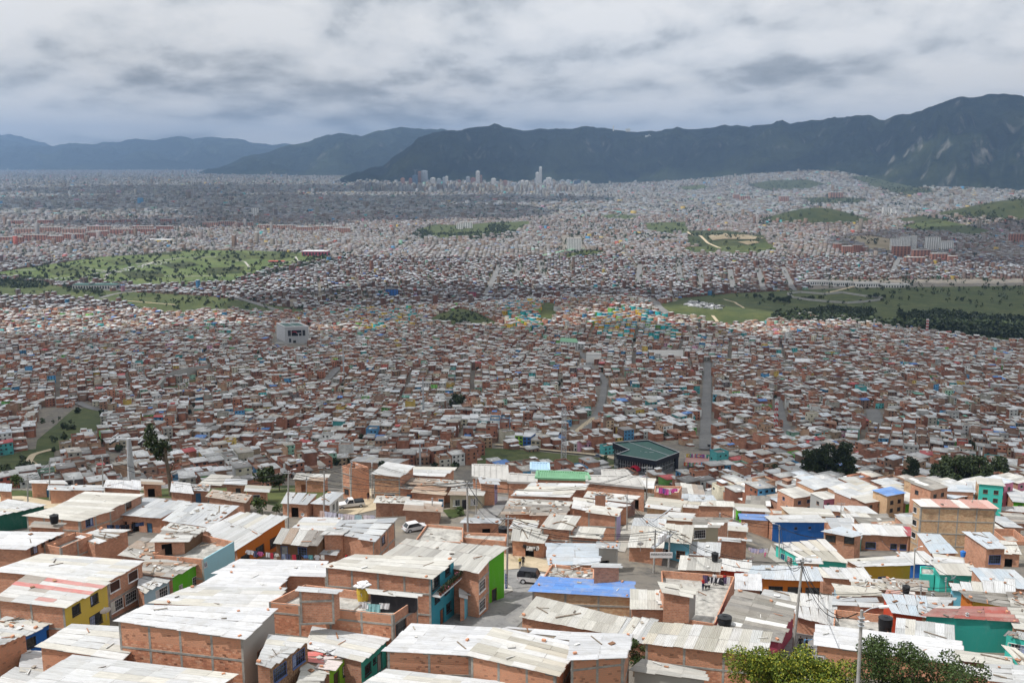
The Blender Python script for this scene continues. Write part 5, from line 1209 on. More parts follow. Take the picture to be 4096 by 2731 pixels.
SPECS = """
T1|-330,1350 -20,1285 190,1183 -110,1150|5.2|w|u|*=bB r=bB||bare brick house cut off by the lower left corner, white tin roof
T1|-60,1140 190,1200 458,1078 180,1015|3.0|q|u|*=o r=blue|r:0w.12 r:0w.72|low blue-fronted house with purple window frames and littered pale roof
T1|-20,935 487,1000 805,817 250,735|5.3|p|u|*=b+ r=yellow|r:1w.25 r:1w.68 r:0w.25 r:0W.68|two-storey yellow-fronted house under a patched red and white roof
T1|-40,722 808,800 1070,657 330,598|5.4|w|u|*=b r=b+|r:1s.2 r:1s.72 r:0W.22 r:0W.62 r:0d.9|brick house with brown upper shutters and barred lower windows beside the yellow one
T1|-190,545 185,560 455,438 -60,425|5.0|W|u|*=b|r:1w.25 r:1v.5 r:1w.75|white-roofed brick house at the left edge with two barred side windows
T1|-220,300 -10,303 330,224 70,186|3.4|w|u|*=dkgreen||low shed-like house with a dark green side wall at the left edge
T1|440,236 812,263 1068,149 655,127|5.0|c|u|*=b r=o+|r:1w.6|upper brick house with cream stepped roof and one teal sheet
T1|200,305 600,347 835,268 436,240|4.3|c|u|*=b+ r=b+|r:1w.3|lower brick house stepping down in front of the cream-roofed one
T1|235,388 420,398 470,362 290,352|5.2|J|u|*=b||brick stair tower carrying a black water tank|stair
T1|330,520 457,548 705,446 570,428|4.6|F|u|*=b+||roofless brick terrace wall with a bare column between two tin roofs
T1|600,470 714,526 960,416 770,407|4.4|w|u|*=b||narrow brick house with a windowless side wall and white roof
T1|855,290 1214,318 1415,206 1085,178|3.4|t|v|*=b|f:0o.2 f:0o.45 f:0d.75|grey tin-roofed brick house with open porch and dark laundry
T1|1240,336 1590,386 1786,240 1402,214|3.6|t|v|*=b r=b||grey zinc-roofed house next behind the littered shack roof
T1|1560,402 1788,556 2148,326 1808,284|4.0|w|v|*=b r=orange|r:0W.15 r:0W.45 r:0W.75|orange-fronted house with white window grilles and white roof
T1|1150,600 1535,635 1766,500 1450,432|5.2|F|u|*=b+ r=pale|r:0w.25 r:0w.68 r:1v.05|pale blue house with latticed windows and a brick-walled roof terrace
T1|1165,500 1390,492 1530,400 1310,368|6.6|j|u|*=wood f=b|f:2o.4|scrap-covered shack on the pale blue house's terrace|shack up4.2
T1|1062,738 1300,770 1526,646 1125,640|3.9|j|u|*=b r=green|r:0w.75 r:0v.25|green-fronted house with red-framed window and littered roof
T1|1040,845 1085,885 1300,772 1075,740|3.1|w|u|*=b r=paleblue|r:0W.6|low pale blue-grey house with dark grille beside the green one
T1|915,602 1148,640 1330,505 1092,474|2.9|j|u|*=o||sagging junk-strewn roof below the brick terrace wall
T1|1640,738 2444,766 2448,656 1830,638|4.6|W|u|*=b||wide house under the smooth bright white roof by the laundry line
T1|1520,835 2080,860 2160,770 1680,745|4.2|W|u|*=b+||white-roofed house just behind the roofless frame
T1|1160,962 2010,1012 2145,860 1440,848|4.4|w|u|*=b||long white roof with scattered bricks behind the tall brick house
T1|893,1097 1834,1232 2068,1022 1112,985|7.6|W|u|*=b f=bB+ r=concrete|r:1w.5 r:0W.6|tall three-storey brick house with concrete frame and broad white roof
T1|310,1290 902,1386 1120,1165 562,1130|4.8|w|u|*=b f=bB||white-roofed brick house left of the tall framed one
T1|150,1620 1380,1740 1760,1512 560,1365|4.4|w|u|*=b||large white roof along the bottom left edge with dropped gutter pipe
T1|170,1475 308,1490 330,1335 190,1328|2.5|w|u|*=o||tiny white lean-to between the corner house and its neighbour|shed
T1|-60,1590 190,1640 335,1500 140,1460|2.3|w|u|*=o||low grey lean-to at the foot of the corner brick wall|shed
T2|97,957 1035,1052 1220,927 372,822|6.2|F|u|*=b f=bB+ r=b+|r:1t.3 r:1t.72 r:0g.5|brick house with an open concrete roof terrace and white grilles
T2|325,872 588,892 628,868 342,845|8.6|t|u|*=b f=b+||brick stair head on the open terrace|stair up5.2
T2|868,892 1200,922 1216,900 862,862|7.2|j|u|*=black f=black||dark tarp shed along the back of the open terrace|shed up5.2
T2|527,692 1320,781 1492,638 762,602|7.2|c|u|*=b f=b+ r=teal|r:2t.2 r:2d.45 r:2w.72 r:1w.25 r:1w.68 r:0d.45 r:0w.75|teal-fronted three-storey house with a planted balcony and cream roof
T2|988,592 1680,722 1757,626 1082,532|6.6|g|v|*=b r=b+|r:1W.3 r:1w.78 r:0W.3 r:0w.75|brick house with tall dark windows under the big grey corrugated roof
T2|1082,530 1757,638 1872,557 1136,489|6.5|g|v|*=b r=green|r:0d.35 r:0w.7 r:0v.12|bright green corner house at the head of the paved street
T2|1540,916 1572,930 1622,856 1546,846|3.1|w|u|*=b r=sky|r:0d.7|tiny flaking blue house wedged beside the teal one
T2|150,500 456,526 520,440 200,410|5.4|j|v|*=wood|f:1d.2 f:1w.65|plank shack with a patched roof behind the laundry line|shack up2.6
T2|282,416 572,420 642,325 380,320|4.2|w|u|*=b||white ribbed roof joined to the brick house by the loudspeaker pole
T2|575,428 882,501 1046,333 652,344|5.6|t|u|*=b r=b+|r:1w.45|brick house with grey zinc roof and one barred side window
T2|515,446 652,442 686,411 560,405|5.8|w|u|*=b||small brick room with a tilted white sheet beside the satellite dishes|shed
T2|465,590 590,601 630,541 500,530|3.4|t|u|*=o||grey tin lean-to beside the plank shack|shed
T2|12,1418 104,1447 386,1240 120,1212|5.6|w|u|*=b r=k|r:1W.25 r:1W.75 r:0W.3|brown stone-clad house with white aluminium windows
T2|385,1300 792,1402 986,1226 456,1130|3.3|w|u|*=o r=jade|r:0d.7 r:0v.5 r:0w.25|teal and grey boarded house with planks lying on its white roof
T2|372,1402 552,1482 722,1335 378,1340|3.0|R|u|*=b r=lime|r:0d.3 r:0w.72|lime-green house under a bright red and white striped roof
T2|320,1580 452,1562 552,1440 385,1412|2.7|c|u|*=concrete||low cream fibre-cement roof in front of the red one|shed
T2|990,1320 1622,1358 1812,1162 1190,1126|4.9|W|u|*=b f=bB+ r=b||white-roofed brick house at bottom centre, dark skylight strip
T2|1622,1356 2262,1506 2384,1304 1814,1162|4.9|q|u|*=b f=bB+ r=b+||brick house at bottom centre with rust-marked patchwork roof
T2|740,1640 1940,1760 1960,1580 1000,1470|2.7|w|u|*=o||white roof cut by the bottom edge below the patchwork roof
T2|1200,492 1562,506 1562,392 1290,368|2.6|F|u|*=b||roofless brick cells of a half-built house|low
T2|1566,357 1830,362 1832,330 1590,322|3.0|t|u|*=b|f:0o.65|small brick house with a grey metal door beside the utility pole
T2|1555,470 1885,500 1895,440 1565,430|2.2|F|u|*=b||low brick-walled yard with a black tank behind the grey roof|low yard
T2|200,206 382,216 452,155 242,135|3.0|t|v|*=b|f:0o.5|brick house with a sagging grey roof beside the dark bush
T2|430,205 555,215 622,135 548,130|3.0|t|v|*=b r=white|r:0w.4 r:0d.8|small white-sided house beside the parked pickup
T2|905,205 1130,212 1132,165 930,158|2.7|J|u|*=o||heap of scrap sheets roofing a low shack by the pickup|shack
T2|1130,262 1380,275 1392,205 1160,185|2.7|j|u|*=o||long shack with bent silver sheets beside the crossroads pole|shack
T2|1190,128 1418,150 1424,84 1240,72|3.0|x|u|*=b|f:0d.9|brick house with a rusty brown tin roof
T2|1464,146 1706,152 1732,108 1490,98|2.9|j|u|*=beige|f:0w.2 f:0d.45 f:0w.75|beige house with a mint green door and grilles
T2|1700,60 1800,70 1822,30 1690,22|4.4|t|u|*=b r=lilac|r:1w.5|grey-roofed brick house with a lilac side wall
T2|1090,95 1200,105 1560,62 1180,22|3.2|j|u|*=b|f:0d.6|long brick house under grey scrap sheets beside the rusty roof
M2|0,1228 60,1245 188,1235 90,1200|6.4|F|u|*=b f=b+|f:0w.5|unfinished open-topped brick house above the dirt street|deep
M2|218,1282 402,1300 492,1228 330,1205|5.9|w|u|*=b f=m+|f:0W.6 f:0d.25|square brick house with a blue ground-floor window frame|deep
M2|60,1192 380,1215 462,1182 110,1165|5.0|w|v|*=b||long white roof behind the square brick house
M2|480,1290 690,1300 772,1240 500,1235|4.8|w|u|*=b r=b||white-roofed brick house with a stepped gable right of the square one
M2|470,1350 800,1370 830,1330 500,1310|3.6|j|u|*=b||grey scrap roof below the stepped gable
T3|154,872 906,922 906,812 236,770|3.9|b|u|*=t f=t+||tan brick house with a bright blue and white roof
T3|620,692 806,697 806,672 632,668|6.0|t|u|*=b||windowless brick stair head behind the blue roof|stair up2.7
T3|236,766 618,782 620,704 300,668|3.7|F|u|*=b||brick-edged roof yard heaped with poles and red cloth|low
T3|905,1002 1138,1003 1130,882 905,872|4.0|c|v|*=b||small house with a neat cream roof right of the blue one
T3|78,1062 775,1196 842,1086 188,930|3.3|c|v|*=b||cream-roofed house with bricks along its edge below the blue roof
T3|775,1196 992,1246 1086,1096 848,1086|3.1|w|v|*=b||white roof edged with broken bricks right of the cream roof
T3|-60,1168 448,1334 545,1215 -10,1148|4.0|W|u|*=b||long bright white roof with a row of rubble along it
T3|445,1386 842,1372 886,1206 482,1192|6.0|W|u|*=b f=bB+ r=b+||brick house with a bright ribbed roof above the small garden tree
T3|1008,1258 1905,1352 1945,1196 1086,1122|4.9|q|v|*=m f=mB+ r=green||long mixed-brick house with patchwork roof and four concrete columns
T3|925,1470 1450,1540 1445,1484 1005,1396|2.6|g|u|*=concrete||grey corrugated lean-to in the yard of the long brick house|shed
T3|1145,1062 1530,1122 1682,762 1125,716|3.4|F|u|*=b||house with a big concrete roof terrace where people hang washing
T3|1146,882 1340,918 1388,856 1122,812|5.8|c|u|*=b r=concrete||brick room with a cream roof standing on the big terrace|stair up2.4
T3|1556,1168 2008,1256 2128,966 1716,872|3.4|d|u|*=maroon||maroon-walled house under a dark weathered roof with white sheets
T4|-60,945 196,968 188,892 -10,868|3.3|w|u|*=b||white-roofed house in front of the long orange one
T4|-160,768 396,788 350,702 -110,690|3.8|T|v|*=orange|f:0t.12 f:0t.4 f:0t.66 f:0t.9|long orange house with dark framed windows and pale zinc roof
T3|290,672 640,674 660,522 282,515|2.8|T|u|*=b||low house with a broad pale blue-grey tin roof held down by stones
T3|655,547 790,552 800,510 662,505|3.8|t|u|*=concrete|f:0o.35|small concrete box with a black doorway
T3|5,484 238,502 290,420 20,400|3.0|g|v|*=b|f:0o.55 f:0o.85|porch house with clothes for sale under a corrugated roof
T3|226,392 445,406 500,322 290,306|4.6|g|v|*=b f=b+||brick house with a grey corrugated roof dotted with bricks
T3|445,457 662,472 692,405 480,396|3.4|c|v|*=b f=b+||low brick house with a ribbed cream roof beside the alley
T3|0,398 160,402 190,345 40,335|3.2|w|u|*=b||white tilted roof behind the porch house
T3|886,534 1132,542 1146,412 920,390|3.2|c|v|*=b||house with a ribbed cream roof left of the sky-blue one
T3|1140,492 1340,512 1360,386 1166,376|3.7|c|v|*=sky r=beige|f:0w.12 f:0w.68|sky-blue house with a red-curtained window and ribbed roof
T3|1372,392 1556,396 1630,324 1388,320|4.8|d|u|*=beige r=b|f:1W.25 f:1w.65 f:0w.8|beige house with a dark roof and two aluminium windows
T3|1342,592 1556,602 1562,522 1360,512|2.7|t|v|*=b||plain grey zinc roof below the beige house
T3|1568,492 1660,497 1768,486 1580,470|4.4|t|u|*=b||tall narrow brick wall house with plastic drums on its yard
T3|1268,702 1560,716 1570,642 1282,620|2.8|g|v|*=o||dark corrugated roof with a black tank behind the big terrace
T3|1574,706 1800,722 1792,652 1584,640|2.9|w|v|*=red||small white corrugated roof over a red wall
T3|1682,850 1872,862 1868,757 1692,750|3.3|W|v|*=o||bright corrugated canopy between the big terrace and the orange house|shed
T3|10,152 420,166 460,120 62,110|4.4|w|u|*=b||long white roof below the school's flat roofs
T3|112,106 540,108 560,66 172,60|4.4|w|u|*=b||second long white roof just below the green school roof
T3|-50,292 150,292 160,190 0,180|3.3|j|u|*=b||littered roof with a brick box left of the scrap-strewn one
T3|152,302 384,302 440,202 192,186|3.3|J|u|*=b||scrap-strewn dark roof covered in broken sheets
T3|575,278 790,308 822,256 622,230|4.6|c|u|*=b f=b+ r=lilac||brick house with a cream roof and lilac alley wall
T3|458,246 580,272 870,226 484,170|3.4|w|u|*=b||white roof with a green sheet behind the cream-roofed brick house
T3|628,150 704,152 706,140 640,138|6.4|t|u|*=b||tall brick chimney-like box above the littered roofs|stair
T3|560,165 860,205 930,158 590,125|3.2|q|u|*=b||pale littered roof around the tall brick box
T3|1020,242 1212,266 1292,192 1062,168|3.6|q|u|*=t l=blue|f:0w.5|tan brick house with a stone-dotted white roof and blue side
T3|1074,128 1256,132 1282,82 1080,78|3.8|F|u|*=b r=b||brick house with clothes drying on its flat roof|low
T3|1414,242 1662,256 1652,206 1420,194|3.5|c|v|*=b||brick house with a cream ribbed roof left of the green-walled one
T3|1732,266 1912,272 1872,226 1692,214|3.8|q|u|*=b l=green|l:0w.5|green-walled house with a pale roof beside the blue-striped roof
T3|1738,330 1935,346 1925,300 1732,292|3.2|b|u|*=b||narrow roof half covered with bright blue sheeting
T3|1150,334 1362,346 1370,292 1200,280|3.9|w|u|*=b||brick house with scaffolding poles on its white roof
T3|910,396 1144,402 1150,342 930,330|3.4|t|v|*=b||grey zinc roof behind the ribbed cream roof
T3|1290,240 1400,252 1405,205 1300,200|3.2|q|u|*=b||narrow brick house with a stepped pale roof
T3|1000,335 1150,345 1180,300 1030,295|3.0|w|u|*=o||low white strip roof beside the alley
T3|1632,412 1770,420 1760,365 1640,352|3.0|w|u|*=b||white roof beside the yellow corner house
T3|1282,190 1530,190 1500,160 1290,150|3.6|T|v|*=b||wide pale blue-grey roof behind the tan brick house
T4|36,352 426,356 372,302 -10,308|5.6|w|u|*=b f=deepblue|f:1v.45 f:1v.72|brick house with a big deep blue side wall
T4|182,300 496,312 452,256 106,236|4.8|c|u|*=t||tan brick house with a cream roof behind the deep blue wall
T4|430,426 656,462 702,436 560,392|5.2|T|u|*=b|f:1t.2 f:1t.5 f:1t.82 l:1t.5|brick lookout house with a glazed band under its flat roof
T4|655,462 700,470 712,440 680,420|3.4|t|u|*=turq||narrow turquoise annex beside the glazed lookout
T4|702,440 1062,456 1008,386 640,370|4.2|w|v|*=b|f:0W.22 f:0w.7 f:0w.9|white-roofed brick house with barred windows behind lamp posts
T4|1062,456 1132,462 1060,392 1010,388|3.9|m|u|*=b||narrow crimson roof right of the white one
T4|1270,458 1482,466 1360,386 1205,376|4.4|B|v|*=t||tan brick house with a light turquoise-blue roof
T4|1156,230 1722,246 1652,196 1100,186|10.8|s|v|*=t f=t+ l=t+|l:3w.2 l:3w.5 l:3w.8 l:2w.3 l:2w.7 l:1w.3 l:1w.7|four-storey tan block with concrete grid and pink roofs|deep
T4|1232,582 1416,582 1292,456 1136,450|4.2|T|v|*=b|f:0t.25 f:0t.78|brick house with a pale zinc roof and white grilles
T4|1650,547 1787,547 1682,441 1490,436|6.4|T|v|*=b|f:1t.5 f:0t.5|tall brick house with a white tarp across its upper window
T4|1770,580 1900,590 1860,520 1740,500|3.4|c|v|*=b|f:0o.4|cream-roofed brick house with washing on its porch
T4|690,687 1076,678 1000,612 602,636|3.9|w|u|*=mustard l=b|f:0w.45|mustard-walled house with a white roof
T4|1070,662 1292,668 1172,582 982,586|3.3|w|v|*=blue||white-roofed house with a blue side wall beside the mustard one
T4|1300,742 1582,748 1530,676 1256,676|3.5|c|v|*=turq|f:0v.3|turquoise house with a cream roof
T4|1150,745 1256,752 1258,690 1148,682|3.0|F|v|*=turq||turquoise-walled yard attached to the turquoise house|low yard
T4|1282,662 1472,682 1452,622 1266,596|3.1|w|u|*=b||brick house with white roof and a blue tank on its terrace
T4|1640,822 2010,856 1850,722 1542,706|3.2|T|v|*=b||broad pale blue roof at the right edge
T4|240,622 590,652 432,492 62,522|3.0|q|v|*=turq|l:0d.3 l:0w.6|row house with turquoise front and wide patched white roof
T4|230,660 385,668 380,630 226,625|3.4|w|u|*=m l=deepblue|l:0t.5|mixed brick house with a blue-framed front window
T4|420,762 772,788 720,712 358,702|3.3|w|v|*=b||brick house with two tyres on its white roof
T4|650,852 932,862 892,792 640,782|2.9|q|u|*=o||littered low roof below the mustard wall
T4|930,858 1170,872 1200,800 890,780|2.8|J|u|*=o||scrap heap roof strewn with red and yellow rubbish|shack
T4|552,906 842,902 802,860 502,822|3.0|q|u|*=b l=paleblue|l:0w.5|brick-weighted roof over a pale blue gable
T4|640,720 780,765 760,745 720,705|3.0|w|u|*=o||small white roof wedged beside the mustard wall|shed
T4|510,975 872,1002 802,932 518,930|3.6|t|u|*=b||pale roof dotted with rows of bricks behind the brick parapet
T4|945,1030 1192,1062 1182,922 880,906|4.0|T|v|*=red||red-gabled house with a pale grey tin roof
T4|900,905 1115,918 1090,885 910,868|3.2|s|u|*=b||small pink-roofed brick house with a black tank
T4|1195,1060 1872,1106 1780,1002 1312,990|4.3|k|u|*=jade||teal block house with a red-brown and white patched roof
T4|1140,1030 1200,1075 1320,1000 1150,960|3.6|t|u|*=m|l:0t.5|narrow brick house with a dark side window beside the teal block
T4|1545,948 1852,1002 1782,902 1462,872|3.6|d|u|*=mustard l=orange|l:0w.5|orange and mustard house with a dark slate-grey roof
T4|1400,860 1852,892 1850,802 1384,820|3.5|w|v|*=sky|l:0t.5|white-roofed house with a light blue glazed gable
T4|1182,995 1310,1000 1400,930 1190,920|3.3|w|u|*=o||white roof between the red gable and the blue glazed house
T4|1872,1152 2110,1190 2050,1012 1786,1002|3.6|c|u|*=b||brick house at the right edge with a cream roof
T4|1850,985 2050,1000 2010,890 1820,885|3.4|J|u|*=o|f:0o.5|dark littered roof with pot plants at the right edge
T4|372,1277 1442,1428 1436,1262 382,1132|3.2|W|u|*=b f=bB l=beige|f:0v.03|long white-roofed brick house behind the dark-leaved tree
T4|975,1217 1390,1256 1386,1142 985,1092|3.3|w|v|*=b||white slatted roof crossed by black pipes
T4|492,1140 900,1210 942,1060 502,1010|2.9|F|u|*=b||house with a bare grey concrete roof slab and high brick wall
T4|1445,1392 1822,1432 1812,1376 1440,1326|2.8|c|u|*=o||low grey-white roof below the teal block
T4|1450,1476 1660,1545 1672,1482 1446,1425|2.4|w|u|*=o||low white slatted roof at the lower right|shed
T4|1680,1545 2040,1600 2010,1446 1662,1432|2.9|w|u|*=b||white-roofed house in the bottom right corner
T4|1790,1302 1900,1440 2000,1420 1880,1320|2.8|w|u|*=turq||turquoise-walled house at the lower right edge
T4|1800,1205 1990,1240 1990,1190 1820,1180|3.3|w|v|*=turq|f:0W.5|turquoise corner house beside the brick house at the right edge
T4|225,1062 492,1122 512,922 180,902|3.0|w|v|*=b||white-roofed house left of the concrete slab, rafters showing
T3|1870,700 1985,712 2010,690 1880,678|2.8|F|v|*=b||small walled concrete yard with a child in pink|low yard
M3|770,1395 905,1412 890,1385 768,1378|4.6|t|v|*=b||brick house with a light grey roof below the dark tree clump|deep
M3|1102,1402 1308,1398 1292,1368 1100,1362|4.8|t|u|*=b||brick house with a grey slab roof below the big dark trees|deep
M3|1310,1400 1456,1402 1440,1374 1312,1368|4.4|t|u|*=b||second grey-roofed brick house below the big dark trees|deep
M3|1482,1410 1672,1412 1652,1384 1476,1386|3.6|n|u|*=t||tan house with a green and white ribbed roof|deep
M3|352,1352 520,1356 512,1300 348,1302|4.4|T|v|*=b|f:0o.3 f:0o.7|open-fronted house with a pale blue-grey roof
M3|520,1372 626,1376 622,1348 516,1342|4.4|c|v|*=deepblue|f:0w.3 f:0w.7|small house with a deep blue lower wall and white windows
M3|112,1495 345,1505 340,1478 112,1468|4.0|c|v|*=b||brick house with a long cream roof below the round tree
M3|432,1490 600,1500 590,1440 440,1435|3.4|d|v|*=o||dark weathered roof beside the small green-walled house
M3|985,1532 1160,1545 1100,1505 975,1500|3.8|t|v|*=b|f:0w.5|grey zinc roof with a sagging edge left of the tan block
M3|1160,1545 1330,1552 1260,1508 1110,1505|3.8|t|v|*=m||second grey zinc roof left of the tan block
M3|1152,1470 1290,1478 1270,1432 1146,1425|3.6|t|v|*=b|f:0w.5|small brick house with a silver roof and one window
M3|1330,1480 1560,1490 1530,1435 1320,1430|3.4|g|v|*=b||weathered grey roofs in front of the green and white one
M3|1690,1440 1980,1448 1940,1424 1672,1420|3.4|w|u|*=b||long low white roofs beside the right-hand trees
M3|2180,1440 2360,1460 2340,1424 2172,1418|5.0|g|u|*=b|f:0w.4|brick house with an unfinished top storey near the right edge|deep
M3|1990,1500 2180,1512 2150,1468 1970,1460|3.4|t|v|*=b||brick house with a striped grey roof right of the trees
M3|2180,1530 2370,1545 2360,1515 2176,1508|3.6|t|v|*=b||grey-roofed brick house at the right edge beside the tan block
M3|620,1555 790,1560 770,1530 600,1520|4.6|F|v|*=b||roofless brick shell with a bare beam across its top|deep low
M1|220,1345 445,1352 430,1330 215,1326|3.0|w|u|*=b|f:0d.5|white-roofed brick house beyond the dirt road at the left
M1|345,1392 505,1400 520,1366 360,1362|2.7|t|u|*=b||grey-roofed shed row beyond the dirt road
M1|505,1392 700,1400 700,1364 515,1362|2.7|t|u|*=b|f:0d.6|long pale shed right of the grey-roofed row
M1|722,1370 962,1385 955,1335 735,1330|3.0|W|v|*=b||pale ribbed roof behind the steel cable pylon
M1|1180,1400 1320,1412 1280,1350 1185,1345|3.0|W|v|*=o||tilted white tarpaulin roof right of the bare tree
M1|1440,1440 1680,1480 1720,1430 1480,1395|2.9|J|u|*=o||brown scrap-covered shack beside the dark bushes|shack
M1|1300,1392 1425,1400 1432,1362 1310,1356|2.6|t|u|*=o|f:0d.5|low grey-roofed hut between the white tarpaulin and the scrap shack
M1|990,1352 1110,1360 1100,1325 985,1320|2.8|j|u|*=b|f:0o.4|littered hut right of the steel cable pylon
M1|2030,1318 2225,1332 2255,1288 2055,1280|3.0|j|u|*=b|f:0d.3|shabby brick hut row behind the quilts
M1|1700,1400 1830,1408 1840,1370 1710,1362|2.7|q|u|*=b|f:0w.5|patched pale hut left of the large dark bush
M1|1560,1352 1690,1360 1690,1322 1565,1318|2.8|t|u|*=o|f:0d.6|grey zinc hut above the scrap shack
M1|0,1395 70,1398 75,1360 5,1352|2.8|T|v|*=b||small blue-grey roof at the left edge below the trees
"""
for line in SPECS.strip().splitlines(): spec(line)

# ================================================================ THINGS OF THE NEAR QUARTER
def find(s):
    for h in HOUSES:
        if s in h.label: return h
    raise KeyError(s)
# ---- streets and open ground
def near_patch(name, mat, poly, extra=0.0): return patch(name, mat, poly, 1.6, extra, keep=False)
STREETPX = []
for nm, mat, poly, ex in (
    ('street', 'asphalt', [(1560, 2640), (1700, 2510), (1880, 2420), (2035, 2372), (2048, 2350), (1998, 2300), (2000, 2282), (2090, 2275), (2230, 2300), (2230, 2345), (2190, 2380), (2130, 2440), (2020, 2560), (1820, 2700)], 0),
    ('dirt_lot', 'dirt', [(1960, 2245), (2020, 2215), (2110, 2222), (2240, 2255), (2240, 2298), (2090, 2273), (1995, 2282)], .02),
    ('street', 'asphalt', [(3110, 2760), (3135, 2600), (3150, 2520), (3182, 2478), (3268, 2500), (3270, 2600), (3262, 2760)], 0),
    ('dirt_lot', 'dirt', [(3185, 2476), (3205, 2462), (3340, 2490), (3330, 2512), (3268, 2499)], .03),
    ('dirt_road', 'dirt', [(-60, 1988), (90, 1984), (250, 2012), (215, 2036), (0, 2018), (-60, 2012)], .02),
    ('roadside_grass', 'grass', [(-60, 1960), (120, 1962), (290, 1990), (250, 2010), (90, 1982), (-60, 1986)], 0),
    ('dirt_street', 'dirt', [(1310, 2050), (1390, 1995), (1480, 1955), (1560, 1960), (1580, 2000), (1500, 2040), (1400, 2062)], .02),
    ('street', 'asphalt', [(1880, 2085), (1930, 2020), (1990, 1985), (2040, 1990), (2010, 2040), (1960, 2100)], .02),
    ('alley', 'paving', [(2455, 2200), (2490, 2110), (2540, 2070), (2570, 2075), (2530, 2130), (2500, 2210)], .02),
    ('alley', 'paving', [(3070, 2225), (3085, 2180), (3120, 2230), (3170, 2270), (3140, 2275)], .02),
    ('weeds', 'grass', [(1770, 2040), (1850, 2030), (1860, 2060), (1800, 2075)], .02)):
    near_patch(nm, mat, poly, ex); STREETPX.append(poly)
def kerbed_pavement():
    pts = PV([1690, 1870, 2020, 2046, 2052, 1880, 1700], [2496, 2396, 2340, 2350, 2366, 2424, 2520]); mb = MB()
    z = [float(G(p[0], p[1])) for p in pts]; tp = [(p[0], p[1], q+.22) for p, q in zip(pts, z)]; mb.face(list(reversed(tp)))
    for i in range(len(tp)):
        a, b = tp[i], tp[(i+1) % len(tp)]; mb.face([b, a, (a[0], a[1], a[2]-.4), (b[0], b[1], b[2]-.4)])
    tag(mb.build('pavement', 'paving'), kind='structure')
kerbed_pavement()
# ---- low roofs and yards that fill the gaps between the traced houses
ORD = 'first second third fourth fifth sixth seventh eighth ninth tenth eleventh twelfth thirteenth fourteenth fifteenth sixteenth seventeenth eighteenth nineteenth twentieth'.split()
LAND = [('the green-roofed cable station', 2580, 1830), ('the lattice mast', 2252, 1800), ('the tall steel pylon', 530, 1880), ('the bare-trunked eucalyptus', 650, 1850), ('the big dark tree clump', 3300, 1890), ('the trees at far right', 3870, 1920),
        ('the green school roof', 2250, 1912), ('the looping dirt track', 180, 1870), ('the teal balcony house', 1800, 2300), ('the pickup', 1400, 2030), ('the transformer poles', 2650, 2210), ('the tan four-storey block', 3810, 2060), ('the deep blue wall', 3190, 2110), ('the mustard wall', 3540, 2290),
        ('the beige house', 1860, 1990), ('the open brick terrace', 1400, 2400), ('the teal block house', 3880, 2500), ('the round tree', 2760, 1945), ('the yellow-fronted house', 340, 2400)]
CNT = {}; USED = {}
def auto_label(desc, u, v):
    nm, lu, lv = min(LAND, key=lambda l: (l[1]-u)**2+((l[2]-v)*1.6)**2)
    du, dv = u-lu, (v-lv)*1.6
    d = ('right of' if du > 0 else 'left of') if abs(du) > abs(dv) else ('in front of' if dv > 0 else 'behind')
    CNT[(nm, d)] = CNT.get((nm, d), 0)+1; k = CNT[(nm, d)]
    return f'{desc}, {ORD[min(k, 20)-1]} {d} {nm}'
STN = {'w': 'white', 't': 'grey zinc', 'g': 'grey corrugated', 'q': 'patched pale', 'j': 'littered', 'J': 'scrap', 'c': 'cream', 'T': 'pale blue-grey', 'd': 'dark', 'b': 'blue', 'R': 'red', 'k': 'red-brown', 'n': 'green'}
WLN = {'b': 'brick', 'o': 'old brick', 'm': 'mixed brick', 't': 'tan brick'}
FOOT = [np.array([p[:2] for p in h.top]) for h in HOUSES]
def hits(px, py):
    r = np.zeros(px.shape, bool)
    for f in FOOT:
        if f[:, 0].min() > px.max() or f[:, 0].max() < px.min() or f[:, 1].min() > py.max() or f[:, 1].max() < py.min(): continue
        r |= in_poly(px, py, [tuple(q) for q in f])
    return r
